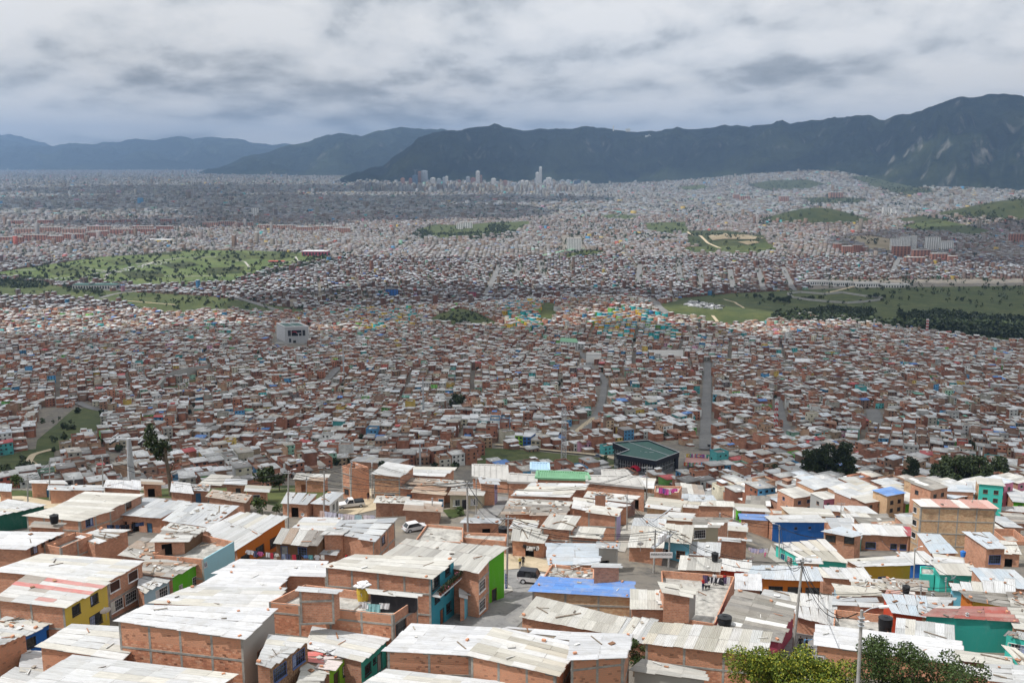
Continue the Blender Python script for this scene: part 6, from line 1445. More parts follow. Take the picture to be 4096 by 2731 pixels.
def fill_gaps(target=112):
    rs = random.Random(91); made = 0; gx, gy = np.meshgrid(np.linspace(-.5, .5, 5), np.linspace(-.5, .5, 5)); cand = []
    y = 96.0
    while y < 250:
        x = -.56*y
        while x < .56*y: cand.append((x+rs.uniform(-1.5, 1.5), y+rs.uniform(-1.5, 1.5))); x += 5.0
        y += 5.0
    rs.shuffle(cand); cand.sort(key=lambda c: -int(c[1]/40))
    for x, y in cand:
        if made >= target: break
        w, l = rs.uniform(4.0, 7.0), rs.uniform(4.0, 7.5); th = -.17+rs.uniform(-.12, .12) if x < 60 else .05+rs.uniform(-.12, .12)
        c, s = math.cos(th), math.sin(th); px = x+(gx*w*c-gy*l*s).ravel(); py = y+(gx*w*s+gy*l*c).ravel()
        z0 = float(G(x, y)); u, v = project(x, y, z0+2.5)
        if not (-40 < u < 4130 and 1900 < v < 2750) or v < near_limit(u)-25: continue
        ub, vb = project(px, py, G(px, py))
        if any(in_poly(ub, vb, q).any() for q in STREETPX) or hits(px, py).mean() > .13: continue
        if any(in_poly(np.array([u]), np.array([v]), q)[0] for q in GREENS): continue
        hh = rs.uniform(2.2, 3.3); roof = rs.choices('wtgqjJcTdx', [5, 4, 3, 4, 4, 3, 3, 2, 2, 1])[0]; wl = rs.choices(['b', 'o', 'm', 'concrete', 'beige', 'wood', 'sky', 'turq'], [6, 4, 2, 1, 1, 1, .5, .4])[0]
        yard = rs.random() < .16
        cs = [(-.5, -.5), (.5, -.5), (.5, .5), (-.5, .5)]; dz = (-.2, -.2, .2, .2) if rs.random() < .6 else (.2, -.2, -.2, .2)
        if yard: dz = (0, 0, 0, 0); hh = 1.9
        top = [np.array((x+a*w*c-b*l*s, y+a*w*s+b*l*c, z0+hh+d)) for (a, b), d in zip(cs, dz)]
        nm = 'walled_yard' if yard else ('shack' if roof in 'jJx' else 'house')
        desc = ('brick-walled yard' if yard else f"low {WLN.get(wl, wl)} {'shack' if nm == 'shack' else 'house'} with {STN.get(roof, 'rusty')} roof")
        ops = [] if yard else parse_ops(rs.choice(['', 'f:0d.3', 'f:0w.5', 'f:0o.6', 'f:0d.7 f:0w.25']))
        house(top, z0, {'*': wl}, ops, None if yard else roof, rs.choice('uv'), auto_label(desc, u, v), 'yard' if yard else nm, nm, 'small houses between the bigger ones', terrace=yard, detail=1 if y > 150 else 2, sheet=(1.3, 3.0), rs=random.Random(made), slab_drop=1.7, tidy=.8)
        FOOT.append(np.array([p[:2] for p in top])); made += 1
fill_gaps()
# ---- the largest houses of the slope, each with its parts
def slope_houses():
    rs = random.Random(17)
    for r in sorted(MID, key=lambda r: (r['u']-2048)**2+(r['v']-1950)**2*3):
        c, s = math.cos(r['th']), math.sin(r['th']); hx, hy = float(r['hx']), float(r['hy']); z0 = float(r['z']); hh = float(r['hgt'])
        t = float(r['tilt']); cs = [(-1, -1), (1, -1), (1, 1), (-1, 1)]
        top = [np.array((r['x']+a*hx*c-b*hy*s, r['y']+a*hx*s+b*hy*c, z0+hh+t*a)) for a, b in cs]
        wl = rs.choices(['b', 'o', 'm', 't', 'beige', 'white', 'sky', 'green', 'mustard', 'grey'], [8, 6, 3, 2, 1.2, 1, .4, .3, .3, .6])[0]
        fr = wl if rs.random() < .5 else rs.choice(['white', 'cream', 'beige', 'sky', 'turq', 'yellow', 'green', 'pink', 'grey'])
        st = int(r['st']); ops = []
        for k in range(st):
            for q in ((.28, .72) if k else (.3, .74)): ops.append((0, k, 'd' if (k == 0 and q < .5) else 'w', q))
            if rs.random() < .5: ops.append((1 if rs.random() < .5 else 3, k, 'w', rs.uniform(.25, .75)))
        roof = rs.choices('wtgqjcTdbRkn', [5, 5, 4, 4, 2, 3, 2, 2, .7, .4, .5, .3])[0]
        desc = f"{['', 'one', 'two', 'three', 'four'][st]}-storey {WLN.get(fr, fr)} house, {STN[roof]} roof"
        house(top, z0, {'*': wl, 0: fr}, ops, roof, rs.choice('uv'), auto_label(desc, float(r['u']), float(r['v'])), 'house', 'house', 'houses on the slope beyond', detail=1, sheet=(2.0, 4.2), rs=rs, base_drop=3.0)
slope_houses()

# ---------------------------------------------------------------- utility poles and cables
POLES = {}
def pole(key, base, top, label, r=.15, arms=0, lamp=None, mat='pole_concrete', y=None, cat='utility pole', lead=True):
    b = P(*base) if y is None else PD(*base, y)
    if y is not None: b[2] = float(G(b[0], b[1]))
    t = PD(top[0], top[1], b[1]); H = t[2]-b[2]
    e = empty('utility_pole', b); tag(e, label, cat, 'utility and lamp poles')
    o = Vector(b); tp = Vector(t)-o
    m = MB(); m.tube([(0, 0, -1), (tp.x*.5, tp.y, tp.z*.5), tuple(tp)], [r, r*.82, r*.62], 10); m.build('shaft', mat, e)
    for k in range(arms):
        z = tp.z-.35-.7*k; f = z/tp.z; m = MB(); ax = Vector((tp.x*f, 0, z)); m.bar(ax+Vector((-1.0, -.1, 0)), ax+Vector((1.0, -.1, 0)), .10); m.build('crossarm', 'metal_grey', e)
        m = MB()
        for q in (-.9, -.35, .35, .9): m.lathe(ax+Vector((q, -.1, .04)), [(.03, 0), (.055, .06), (.03, .1), (.05, .16), (.02, .2)], 8)
        m.build('insulators', 'metal_grey', e)
    if not arms:
        m = MB()
        for k in range(3): m.lathe((tp.x*.97+r*1.1, 0, tp.z*.96-.28*k), [(.03, 0), (.06, .05), (.03, .12)], 8); m.box((tp.x*.97, 0, tp.z*.96-.28*k+.05), (r*2.4, r*2.4, .04))
        m.build('insulators', 'metal_grey', e)
    if lamp:
        sx = lamp; m = MB(); m.tube([(tp.x, 0, tp.z-.25), (tp.x+sx*.55, -.1, tp.z+.15), (tp.x+sx*1.1, -.2, tp.z+.32)], .035, 6); a = m.build('lamp_arm', 'metal_grey', e)
        m = MB(); m.bar((tp.x+sx*1.05, -.2, tp.z+.30), (tp.x+sx*1.65, -.3, tp.z+.40), .24, .10); m.build('lamp_head', 'white_metal', a)
    POLES[key] = Vector(t); return e
for a in (
    ('l1', (111, 2058), (111, 1897), 'concrete lamp pole at far left beside the dark green wall', .14, 1, -.0+.9),
    ('l2', (198, 2004), (199, 1838), 'plain concrete pole rising from the roadside grass at far left', .14, 0, None),
    ('l3', (296, 1996), (295, 1905), 'shorter concrete pole right of the roadside grass', .13, 0, None),
    ('l4', (412, 2000), (409, 1818), 'thick concrete pole left of the steel pylon', .15, 0, None),
    ('l5', (1151, 2118), (1154, 1882), 'tall grey pole beside the loudspeaker, before the dark bush', .17, 1, .8),
    ('l6', (1295, 2076), (1297, 1862), 'tall pole at the hung quilts beside the pickup', .15, 1, None),
    ('l7', (1225, 2040), (1226, 1905), 'thin pole between the dark bush and the quilts', .11, 0, None),
    ('l8', (1404, 2010), (1406, 1842), 'pole at the upper dirt street corner', .13, 0, None),
    ('l9', (1488, 1995), (1488, 1846), 'pole beside the people on the upper dirt street', .13, 0, None),
    ('c1', (1872, 2168), (1868, 1922), 'big double-armed pole standing behind the grey corrugated roof', .19, 2, None),
    ('c2', (1904, 2058), (1905, 1912), 'thin pole right of the double-armed one', .12, 0, .7),
    ('c3', (1728, 2082), (1729, 1990), 'short dark pole before the bent silver roof', .12, 0, None),
    ('m', (2026, 2358), (2033, 2062), 'concrete pole with a blue painted MINUTOS band at the street corner', .17, 1, None),
    ('s1', (1693, 2500), (1696, 2310), 'grey lamp pole at the teal house corner', .13, 0, .7),
    ('s2', (1436, 2722), (1438, 2628), 'short concrete pole beside the lime-green house', .13, 0, None),
    ('s3', (1308, 2731), (1310, 2600), 'dark pole against the stone-clad house', .13, 0, -.8),
    ('r1', (2264, 2258), (2265, 2160), 'dark pole rising through the blue-grey tin roof', .12, 0, None),
    ('t1', (2614, 2290), (2622, 2116), 'left pole of the transformer pair', .16, 1, None),
    ('t2', (2674, 2268), (2680, 2116), 'right pole of the transformer pair', .16, 1, None),
    ('r2', (2508, 2122), (2508, 1975), 'thin pole at the mouth of the lilac alley', .11, 0, None),
    ('r3', (2586, 2030), (2588, 1862), 'pole rising before the school corner', .13, 1, None),
    ('r4', (2878, 2170), (2880, 2048), 'pole left of the yellow corner house', .11, 0, None),
    ('w1', (3117, 2236), (3117, 2098), 'lamp pole in front of the deep blue wall', .12, 0, -.8),
    ('w2', (3361, 2114), (3365, 2008), 'leaning pole behind the glazed lookout', .12, 1, None),
    ('w3', (3493, 2178), (3496, 2096), 'left lamp pole before the white-roofed brick house', .10, 0, .9),
    ('w4', (3540, 2182), (3545, 2094), 'right lamp pole before the white-roofed brick house', .10, 0, .6),
    ('k1', (3172, 2595), (3212, 2230), 'tall leaning pole at the corner of the maroon house', .18, 1, .8),
    ('k2', (3332, 2455), (3333, 2368), 'dark pole with a loudspeaker beside the concrete slab roof', .11, 0, None),
    ('k3', (3655, 2322), (3660, 2190), 'lamp pole beside the mustard and blue walls', .12, 0, .7),
    ('k4', (3783, 2390), (3784, 2308), 'short pole right of the turquoise house', .10, 0, None),
    ('k5', (3872, 2428), (3879, 2322), 'pole with a long crossarm beside the orange gable', .13, 1, None),
    ('k6', (3682, 2474), (3684, 2334), 'left of two dark poles behind the teal block', .12, 0, None),
    ('k7', (3728, 2478), (3731, 2366), 'right of two dark poles behind the teal block', .12, 0, None),
    ('k8', (3867, 2600), (3869, 2448), 'concrete pole in front of the teal block wall', .14, 0, None)):
    pole(*a)
pole('near', (3432, 2860), (3447, 2438), 'big pale concrete lamp pole nearest the camera at lower right', .16, 0, 1.0, y=62.0)
for a, nm in (((3333, 2368), 'black pole'), ((1210, 2050), 'grey pole')):
    base = P(a[0], a[1]+60 if a[0] > 2000 else 2090); t = PD(a[0], a[1]+6, base[1])
    m = MB(); m.lathe((0, 0, 0), [(.07, -.25), (.10, -.1), (.16, 0), (.30, .25), (.29, .25), (.14, 0)], 14); o = m.build('loudspeaker', 'painted_object'); o.location = t; o.rotation_euler = (math.radians(75), 0, math.radians(15)); o.color = (.55, .57, .58, 1)
    tag(o, f'grey horn loudspeaker mounted on a {nm}', 'loudspeaker')
def band_text():
    t = POLES['m']; b = P(2026, 2358); e = [o for o in COL.objects if o.get('label', '').startswith('concrete pole with a blue')][0]
    m = MB(); m.tube([(0, 0, .15), (0, 0, 2.25)], [.178, .174], 12, cap=False); o = m.build('painted_band', 'glossy_object', e); o.color = (.03, .07, .22, 1)
    for i, ch in enumerate('MINUTOS'):
        q = link(bpy.data.objects.new('letter', LETTER[ch]), o); q.location = (.0, -.186, 2.02-.235*i); q.rotation_euler = (math.pi/2, 0, 0)
band_text()
def transformers():
    a, b = P(2614, 2290), P(2674, 2268); z = .5*(a[2]+b[2])+4.4; mid = (a+b)/2
    e = empty('transformer_rack', (mid[0], mid[1], z)); tag(e, 'white transformer cans on a steel shelf between two poles', 'transformer')
    d = Vector((b-a)); d.z = 0; L = d.length; d.normalize(); m = MB(); m.bar(-d*(L/2+.6), d*(L/2+.6), .5, .14); m.build('shelf', 'metal_grey', e)
    for k in (-.75, 0, .75):
        m = MB(); c = d*k; m.lathe((c.x, c.y-.1, .1), [(.30, 0), (.34, .06), (.34, .9), (.30, .98), (.1, 1.02)], 12); m.lathe((c.x, c.y-.1, 1.1), [(.05, 0), (.07, .08), (.04, .16), (.06, .24)], 8); m.build('transformer_can', 'white_metal', e)
    m = MB(); m.bar(-d*(L/2+.7)+Vector((0, 0, 4.0)), d*(L/2+.7)+Vector((0, 0, 4.0)), .12); m.build('crossbeam', 'metal_grey', e)
    s = PZ(2645, 2219, z+1.9); f = empty('shop_sign', s); tag(f, 'white FERRAVIDRIOS sign board above the transformers', 'sign')
    m = MB(); m.box((0, 0, 0), (3.0, .06, .8)); m.build('board', 'white_metal', f)
    q = link(bpy.data.objects.new('lettering', SIGNTEXT), f); q.location = (0, -.04, .1); q.rotation_euler = (math.pi/2, 0, 0)
transformers()
def cable(a, b, label, n=2, sag=.05, spread=.35):
    e = empty('cable_bundle', (a+b)/2); tag(e, label, 'cable', 'overhead cables'); o = (a+b)/2
    for k in range(n):
        off = Vector((R.uniform(-spread, spread), 0, -.25-.4*k)); L = (b-a).length; m = MB(); s = sag*R.uniform(.7, 1.4)
        pts = [a+(b-a)*t+off-o-Vector((0, 0, 4*s*L*t*(1-t))) for t in np.linspace(0, 1, 11)]
        m.tube([tuple(p) for p in pts], (.03 if k else .04), 4, cap=False); m.build('cable', 'cable_black', e)
PN = dict(l1='far left lamp pole', l2='roadside grass pole', l4='pole left of the pylon', l5='loudspeaker pole', l6='quilt pole', l8='dirt street corner pole', c1='double-armed pole', m='MINUTOS pole', s1='teal house lamp pole', s2='lime house pole', r1='tin roof pole', t1='left transformer pole', t2='right transformer pole', r2='alley pole', r3='school corner pole', r4='yellow corner pole', w1='blue wall lamp pole', w2='lookout pole', w3='left lamp pole', k1='leaning maroon-corner pole', k2='slab roof pole', k3='mustard wall pole', k5='long crossarm pole', k6='left dark pole', k8='teal block pole', near='big near lamp pole', s3='stone-clad house pole', l9='people corner pole', k7='right dark pole', c2='thin centre pole')
for a, b, n in (('l1', 'l2', 3), ('l1', 'l4', 3), ('l4', 'l5', 4), ('l5', 'l6', 4), ('l6', 'l8', 3), ('l8', 'c1', 3), ('l5', 'c1', 3), ('c1', 'm', 4), ('l6', 'c1', 2), ('m', 't1', 4), ('t1', 't2', 3), ('t2', 'r4', 3), ('m', 'r1', 2), ('m', 's1', 2), ('s1', 's3', 1), ('s3', 's2', 2), ('c1', 'r3', 3), ('r4', 'w1', 2), ('w1', 'w3', 2), ('k1', 'k2', 3), ('k1', 't2', 3), ('k1', 'w1', 2), ('near', 'k1', 2), ('k2', 'k6', 2), ('k6', 'k5', 3), ('k8', 'k7', 2), ('k3', 'k5', 2), ('k3', 'w3', 2), ('l9', 'c2', 2), ('t2', 'r2', 2), ('w2', 'w3', 2)):
    cable(POLES[a], POLES[b], f'black cables strung between the {PN[a]} and the {PN[b]}', n)

# ---------------------------------------------------------------- things on roofs and in yards
def on_roof(h, u, v): 
    """a pixel -> point on a house's roof plane"""
    A, B, C, D = h.top; n = np.cross(B-A, D-A); r = ray(u, v); o = np.array((0, 0, CAMZ)); t = np.dot(A-o, n)/np.dot(r, n); return o+r*t+np.array((0, 0, .12))
def tank(pos, label, r=.62, hh=1.15, col=None):
    e = empty('water_tank', pos); tag(e, label, 'water tank'); m = MB(); mt = 'tank_black'
    m.lathe((0, 0, 0), [(r*.82, 0), (r*.86, hh*.1), (r*.95, hh*.55), (r, hh*.6), (r, hh*.8), (r*.96, hh)], 20)
    o = m.build('barrel', 'glossy_object' if col else mt, e)
    m = MB(); m.lathe((0, 0, hh), [(r*1.03, 0), (r*1.03, .08), (r*.6, .16), (r*.3, .22), (r*.3, .28)], 20); q = m.build('lid', 'glossy_object' if col else mt, e)
    if col: o.color = q.color = (*col, 1)
    return e
def zt(label): h = find(label); return h.z0, h
def at_tile(t, x, y, z): return PZ(*tile_xy(t, x, y), z)
h = find('brick stair tower'); tank(at_tile('T1', 412, 362, h.top[0][2]+.1), 'black water tank on the brick stair tower at left')
h = find('low brick-walled yard with a black tank'); tank(at_tile('T2', 1865, 462, h.z0+1.0), 'black water tank in the brick-walled yard beside the pole', .75, 1.4)
h = find('dark corrugated roof with a black tank'); tank(at_tile('T3', 1530, 642, h.top[3][2]+.1), 'small black tank at the back of the dark corrugated roof', .5, 1.0)
h = find('maroon-walled house'); tank(at_tile('T3', 1602, 1140, h.top[0][2]-.2), 'squat black tank at the edge of the dark weathered roof', .8, 1.1)
h = find('bare grey concrete roof slab'); tank(at_tile('T4', 880, 1195, h.top[0][2]-.6), 'large black tank beside the bare concrete slab', .78, 1.9)
h = find('small pink-roofed'); tank(at_tile('T4', 1040, 888, h.top[0][2]+.1), 'small black tank on the pink-roofed house', .5, .9)
h = find('brick house with white roof and a blue tank'); tank(at_tile('T4', 1470, 612, h.top[1][2]+.1), 'small blue tank on a brick terrace at right', .45, .8, (.03, .16, .5))
h = find('brick house with an open concrete roof terrace'); ZT = h.top[0][2]-.95
tank(at_tile('T2', 808, 942, ZT), 'yellow water drum with a tarp over it on the brick terrace', .72, 1.5, (.55, .38, .05))
m = MB(); rs_ = np.random.default_rng(3)
for i in range(26):
    a = rs_.uniform(0, 6.28); rr = rs_.uniform(0, .8); m.box((rr*math.cos(a), rr*math.sin(a), rs_.uniform(0, .25)), (rs_.uniform(.3, .7), rs_.uniform(.3, .6), .12), rs_.uniform(0, 3))
o = m.build('tarp_bundle', 'cloth'); o.color = (.62, .62, .62, 1); o.location = at_tile('T2', 808, 942, ZT)+np.array((0, 0, 1.75)); tag(o, 'crumpled grey tarp heaped on the yellow drum', 'tarp')
def dish(pos, label, r=.45, az=200, el=35, feed=True):
    e = empty('satellite_dish', pos); tag(e, label, 'satellite dish', 'satellite dishes on the roofs'); m = MB(); m.tube([(0, 0, -.5), (0, 0, .45)], .03, 6); m.build('mast', 'metal_grey', e)
    m = MB(); n = 16; rings = [[(q*r*math.cos(6.2832*k/n), q*r*math.sin(6.2832*k/n), .28*r*q*q) for k in range(n)] for q in (.01, .4, .75, 1.0)]
    for a, b in zip(rings, rings[1:]):
        for k in range(n): m.face((a[k], a[(k+1) % n], b[(k+1) % n], b[k]))
    o = m.build('reflector', 'white_metal', e, True); o.location = (0, 0, .5); o.rotation_euler = (math.radians(90-el), 0, math.radians(az))
    m = MB(); m.bar((0, -r*.9, .1), (0, 0, r*.95), .025); m.box((0, 0, r*.95), (.08, .08, .1)); q = m.build('feed_arm', 'metal_grey', o)
for t, x, y, lab, rr in (('T1', 802, 1060, 'white satellite dish beside the yellow house', .62), ('T2', 700, 488, 'grey satellite dish above the brick terrace', .5), ('T2', 825, 540, 'second grey dish right of the red-topped table', .5), ('T3', 970, 547, 'white dish above the brick parapet before the ribbed roof', .45), ('T3', 1552, 437, 'white dish below the beige house windows', .42), ('T3', 1812, 657, 'round white dish on a pole by the orange house', .5), ('T3', 680, 490, 'small dish at the mouth of the alley', .35), ('T4', 1402, 802, 'white dish below the turquoise house', .45), ('T3', 28, 150, 'white dish on the long white roof at the school', .42), ('T3', 368, 418, 'small dish on the brick wall beside the porch house', .32)):
    p = P(*tile_xy(t, x, y), 3.6); dish(p, lab, rr, R.uniform(150, 230))
# bricks, planks and pipes lying on the roofs
_b = MB(); _b.box((0, 0, .1), (.38, .22, .2)); LB = _b.mesh('loose_brick', 'brick_block')
def short_on(what, h):
    w = h.label.replace(',', '').split()[:9]
    while w[-1] in ('a', 'an', 'the', 'and', 'with', 'of', 'its', 'by', 'in', 'on', 'to', 'at', 'under', 'beside', 'behind', 'below', 'left', 'right', 'between', 'over', 'from', 'above', 'before', 'just', 'big', 'white', 'two', 'dark', 'bright', 'pale', 'concrete', 'brick', 'brown', 'cut'): w.pop()
    return f"{what} lying on the {' '.join(w)}"
def loose(nb=150):
    rs = random.Random(5); near = [h for h in HOUSES[:178] if h.org[1] < 178 and h.root.name.split('.')[0] in ('house', 'shack')]
    for i in range(nb):
        h = rs.choice(near); p = quad_pt(h, rs.choice([rs.uniform(.02, .98), rs.uniform(0, .06), rs.uniform(.94, 1)]), rs.choice([rs.uniform(.02, .98), .02, .97]), .12)
        if abs(p[0]) > .55*p[1]: continue
        o = link(bpy.data.objects.new('loose_brick', LB)); o.location = p; o.rotation_euler.z = rs.uniform(0, 3.1); k = rs.uniform(.7, 1.1); o.scale = (k, k, k)
        tag(o, short_on('loose brick', h), 'brick', 'loose bricks lying on the roofs')
    for i in range(34):
        h = rs.choice(near); p = quad_pt(h, rs.uniform(.15, .85), rs.uniform(.15, .85), .14); L = rs.uniform(1.2, 3.4); A, B, C, D = h.top
        d = ((B-A)/np.linalg.norm(B-A)*rs.uniform(-1, 1)+(D-A)/np.linalg.norm(D-A)*rs.uniform(-1, 1)); d /= np.linalg.norm(d)
        m = MB(); m.bar(tuple(-d*L/2), tuple(d*L/2), rs.uniform(.10, .22), .07); o = m.build('timber_plank', 'timber'); o.location = p
        tag(o, short_on('grey plank', h), 'plank', 'planks lying on the roofs')
    # broken sheets and scrap on the littered roofs
    for h in HOUSES[:178]:
        A, B, C, D = h.top; jk = any(w in h.label for w in ('litter', 'scrap', 'junk', 'rubbish', 'heap')); n = 24 if jk else (2 if h.org[1] < 190 else 0)
        if not n or 'stair' in h.label: continue
        m = MB()
        for i in range(n):
            p = quad_pt(h, rs.uniform(.03, .97), rs.uniform(.03, .97), rs.uniform(.12, .2))-np.array(h.org); k = rs.random()
            col = rs.choice([(.16, .14, .12), (.30, .27, .23), (.50, .49, .46), (.22, .12, .07), (.38, .2, .12), (.55, .55, .53)])
            if k < .5: a = rs.uniform(0, 6.3); L = rs.uniform(.25, .8); v = np.array((math.cos(a)*L, math.sin(a)*L, rs.uniform(-.05, .1))); m.bar(tuple(p-v), tuple(p+v), rs.uniform(.05, .14), .06, 0, col)
            else: m.box(tuple(p), (rs.uniform(.2, .8), rs.uniform(.15, .55), rs.uniform(.04, .10)), rs.uniform(0, 3), 0, None, col)
        o = m.build('roof_debris', 'house_walls', h.root); o['kind'] = 'stuff'
loose()
# ---- washing
CLOTH = [(.65, .65, .63), (.08, .09, .16), (.5, .05, .08), (.7, .66, .6), (.10, .2, .42), (.45, .1, .25), (.02, .02, .025), (.30, .36, .5), (.55, .55, .58), (.12, .32, .34)]
def washing(a, b, label, n, big=1.0, cols=CLOTH):
    a = Vector(a); b = Vector(b); e = empty('washing_line', (a+b)/2); tag(e, label, 'washing line'); o = (a+b)/2; rs = random.Random(label)
    m = MB(); sag = lambda t: Vector((0, 0, -.25*4*t*(1-t))); pts = [tuple(a+(b-a)*t+sag(t)-o) for t in np.linspace(0, 1, 9)]; m.tube(pts, .012, 4, cap=False); m.build('line', 'cable_black', e)
    d = (b-a).normalized()
    for i in range(n):
        t = (i+.5)/n+rs.uniform(-.25, .25)/n; p = a+(b-a)*t+sag(t)-o; w = rs.uniform(.22, .45)*big; hh = rs.uniform(.5, 1.0)*big; m = MB(); k = 5; nn = Vector((-d.y, d.x, 0))
        prof = [(-1+2*j/k) for j in range(k+1)]; sl = rs.choice([0, 0, .35])
        top = [p+d*(w*q)+nn*(.04*math.sin(3*j)) for j, q in enumerate(prof)]; bot = [p+d*(w*q*rs.uniform(.8, 1.1))+nn*(.09*math.sin(2.3*j+i))+Vector((0, 0, -hh*rs.uniform(.9, 1.0))) for j, q in enumerate(prof)]
        for j in range(k): m.face([bot[j], bot[j+1], top[j+1], top[j]])
        if sl:   # sleeves
            for q in (-1, 1): m.face([p+d*(w*q), p+d*(w*q*1.6)+Vector((0, 0, -.35)), p+d*(w*q*1.35)+Vector((0, 0, -.5)), p+d*(w*q)+Vector((0, 0, -.25))])
        c = m.build('garment', 'cloth', e); c.color = (*rs.choice(cols), 1)
zl = float(G(*P(*tile_xy('T2', 250, 640))[:2]))
washing(at_tile('T2', -60, 562, zl+5.4), at_tile('T2', 515, 600, zl+5.4), 'long washing line of bright clothes behind the smooth white roof', 14, 1.0)
washing(at_tile('T2', 470, 262, zl+2.0), at_tile('T2', 900, 300, zl+2.2), 'row of patterned quilts hung on the wall beside the pickup', 9, 1.6, [(.6, .55, .6), (.35, .5, .55), (.6, .45, .4), (.5, .5, .6)])
washing(at_tile('T1', 800, 372, zl+2.4), at_tile('T1', 1085, 350, zl+2.4), 'dark blue clothes hanging under the grey tin porch', 8, 1.0, [(.03, .05, .12), (.06, .09, .18), (.02, .02, .03)])
washing(at_tile('T1', 1180, 500, zl+5.6), at_tile('T1', 1390, 500, zl+5.6), 'white and navy washing on the pale blue terrace', 6, 1.0)
hb = find('big concrete roof terrace'); ZB = hb.top[0][2]-.95
washing(at_tile('T3', 1455, 752, ZB+1.75), at_tile('T3', 1640, 765, ZB+1.75), 'black and white clothes along the big terrace wall', 9, 1.1, [(.02, .02, .03), (.6, .6, .62), (.12, .08, .16), (.03, .03, .04)])
washing(at_tile('T3', 88, 520, zl+1.9), at_tile('T3', 200, 530, zl+1.9), 'black and white clothes hung under the porch house roof', 8, .8, [(.03, .03, .03), (.6, .6, .6)])
washing(at_tile('T2', 800, 950, ZT+1.5), at_tile('T2', 985, 960, ZT+1.5), 'white sheet and turquoise cloth on the brick terrace', 4, 1.4, [(.68, .68, .7), (.3, .58, .6), (.55, .55, .66)])
hc = find('clothes drying on its flat roof'); washing(at_tile('T3', 1120, 92, hc.top[0][2]+1.0), at_tile('T3', 1240, 98, hc.top[0][2]+1.0), 'pink and white washing on the far flat roof', 6, 1.2, [(.6, .1, .35), (.65, .65, .65), (.1, .1, .3)])
washing(at_tile('T3', 1790, 540, zl+0.5), at_tile('T3', 1920, 548, zl+.5), 'pale washing on the roof beside the yellow corner house', 8, 1.0, [(.65, .65, .67), (.4, .4, .6), (.6, .5, .55)])
# ---- balcony of the teal house
def balcony():
    h = find('teal-fronted'); A, B, C, D = h.top; n = np.array(((C-B)[1], -(C-B)[0], 0)); n /= np.linalg.norm(n); z = h.z0+2.5*2-.1; o = np.array(h.org)
    a = B+(C-B)*.02; b = B+(C-B)*1.0; a = np.array((a[0], a[1], z)); b = np.array((b[0], b[1], z)); m = MB(); q = [a, a+n*1.1, b+n*1.1, b]
    for zz, f in ((0, 1), (-.14, -1)): m.face([tuple(p+np.array((0, 0, zz))-o) for p in (q if f > 0 else q[::-1])])
    for i in range(4): p, r = q[i], q[(i+1) % 4]; m.face([tuple(p-o), tuple(p-o-np.array((0, 0, .14))), tuple(r-o-np.array((0, 0, .14))), tuple(r-o)])
    s = m.build('balcony', 'white_metal', h.root); m = MB()
    for p, r in ((q[0], q[1]), (q[1], q[2]), (q[2], q[3])):
        L = np.linalg.norm(r-p); k = int(L/.14)
        for i in range(k+1): t = p+(r-p)*i/k-o; m.bar(tuple(t), tuple(t+np.array((0, 0, .95))), .02)
        m.bar(tuple(p-o+np.array((0, 0, .95))), tuple(r-o+np.array((0, 0, .95))), .04)
    m.build('railing', 'black_metal', s)
    rs = np.random.default_rng(8)
    for k in range(9):
        p = q[1]+(q[2]-q[1])*(k+.6)/9.5-n*.15; V, F = leaf_cloud(rs, 130, .10, [(0, 0, .62, .32), (.2, .1, .85, .28), (-.15, .1, .45, .25)]); e = empty('balcony_plant', p); link(bpy.data.objects.new('foliage', np_mesh('foliage', V, F, 'leaf_dark')), e)
        m = MB(); m.lathe((0, 0, .02), [(.13, 0), (.18, .28), (.2, .3)], 10); c = m.build('pot', 'painted_object', e); c.color = (.35, .13, .07, 1)
        if k in (1, 7):
            fl = MB()
            for i in range(16): d = rs.normal(0, .22, 3); fl.box((d[0], d[1], .8+d[2]*.6), (.08, .08, .07), i)
            f = fl.build('blossom', 'cloth', e); f.color = (.65, .2, .32, 1)
        tag(e, 'bushy potted plant on the balcony rail of the teal house', 'plant', 'pot plants on the teal balcony')
balcony()

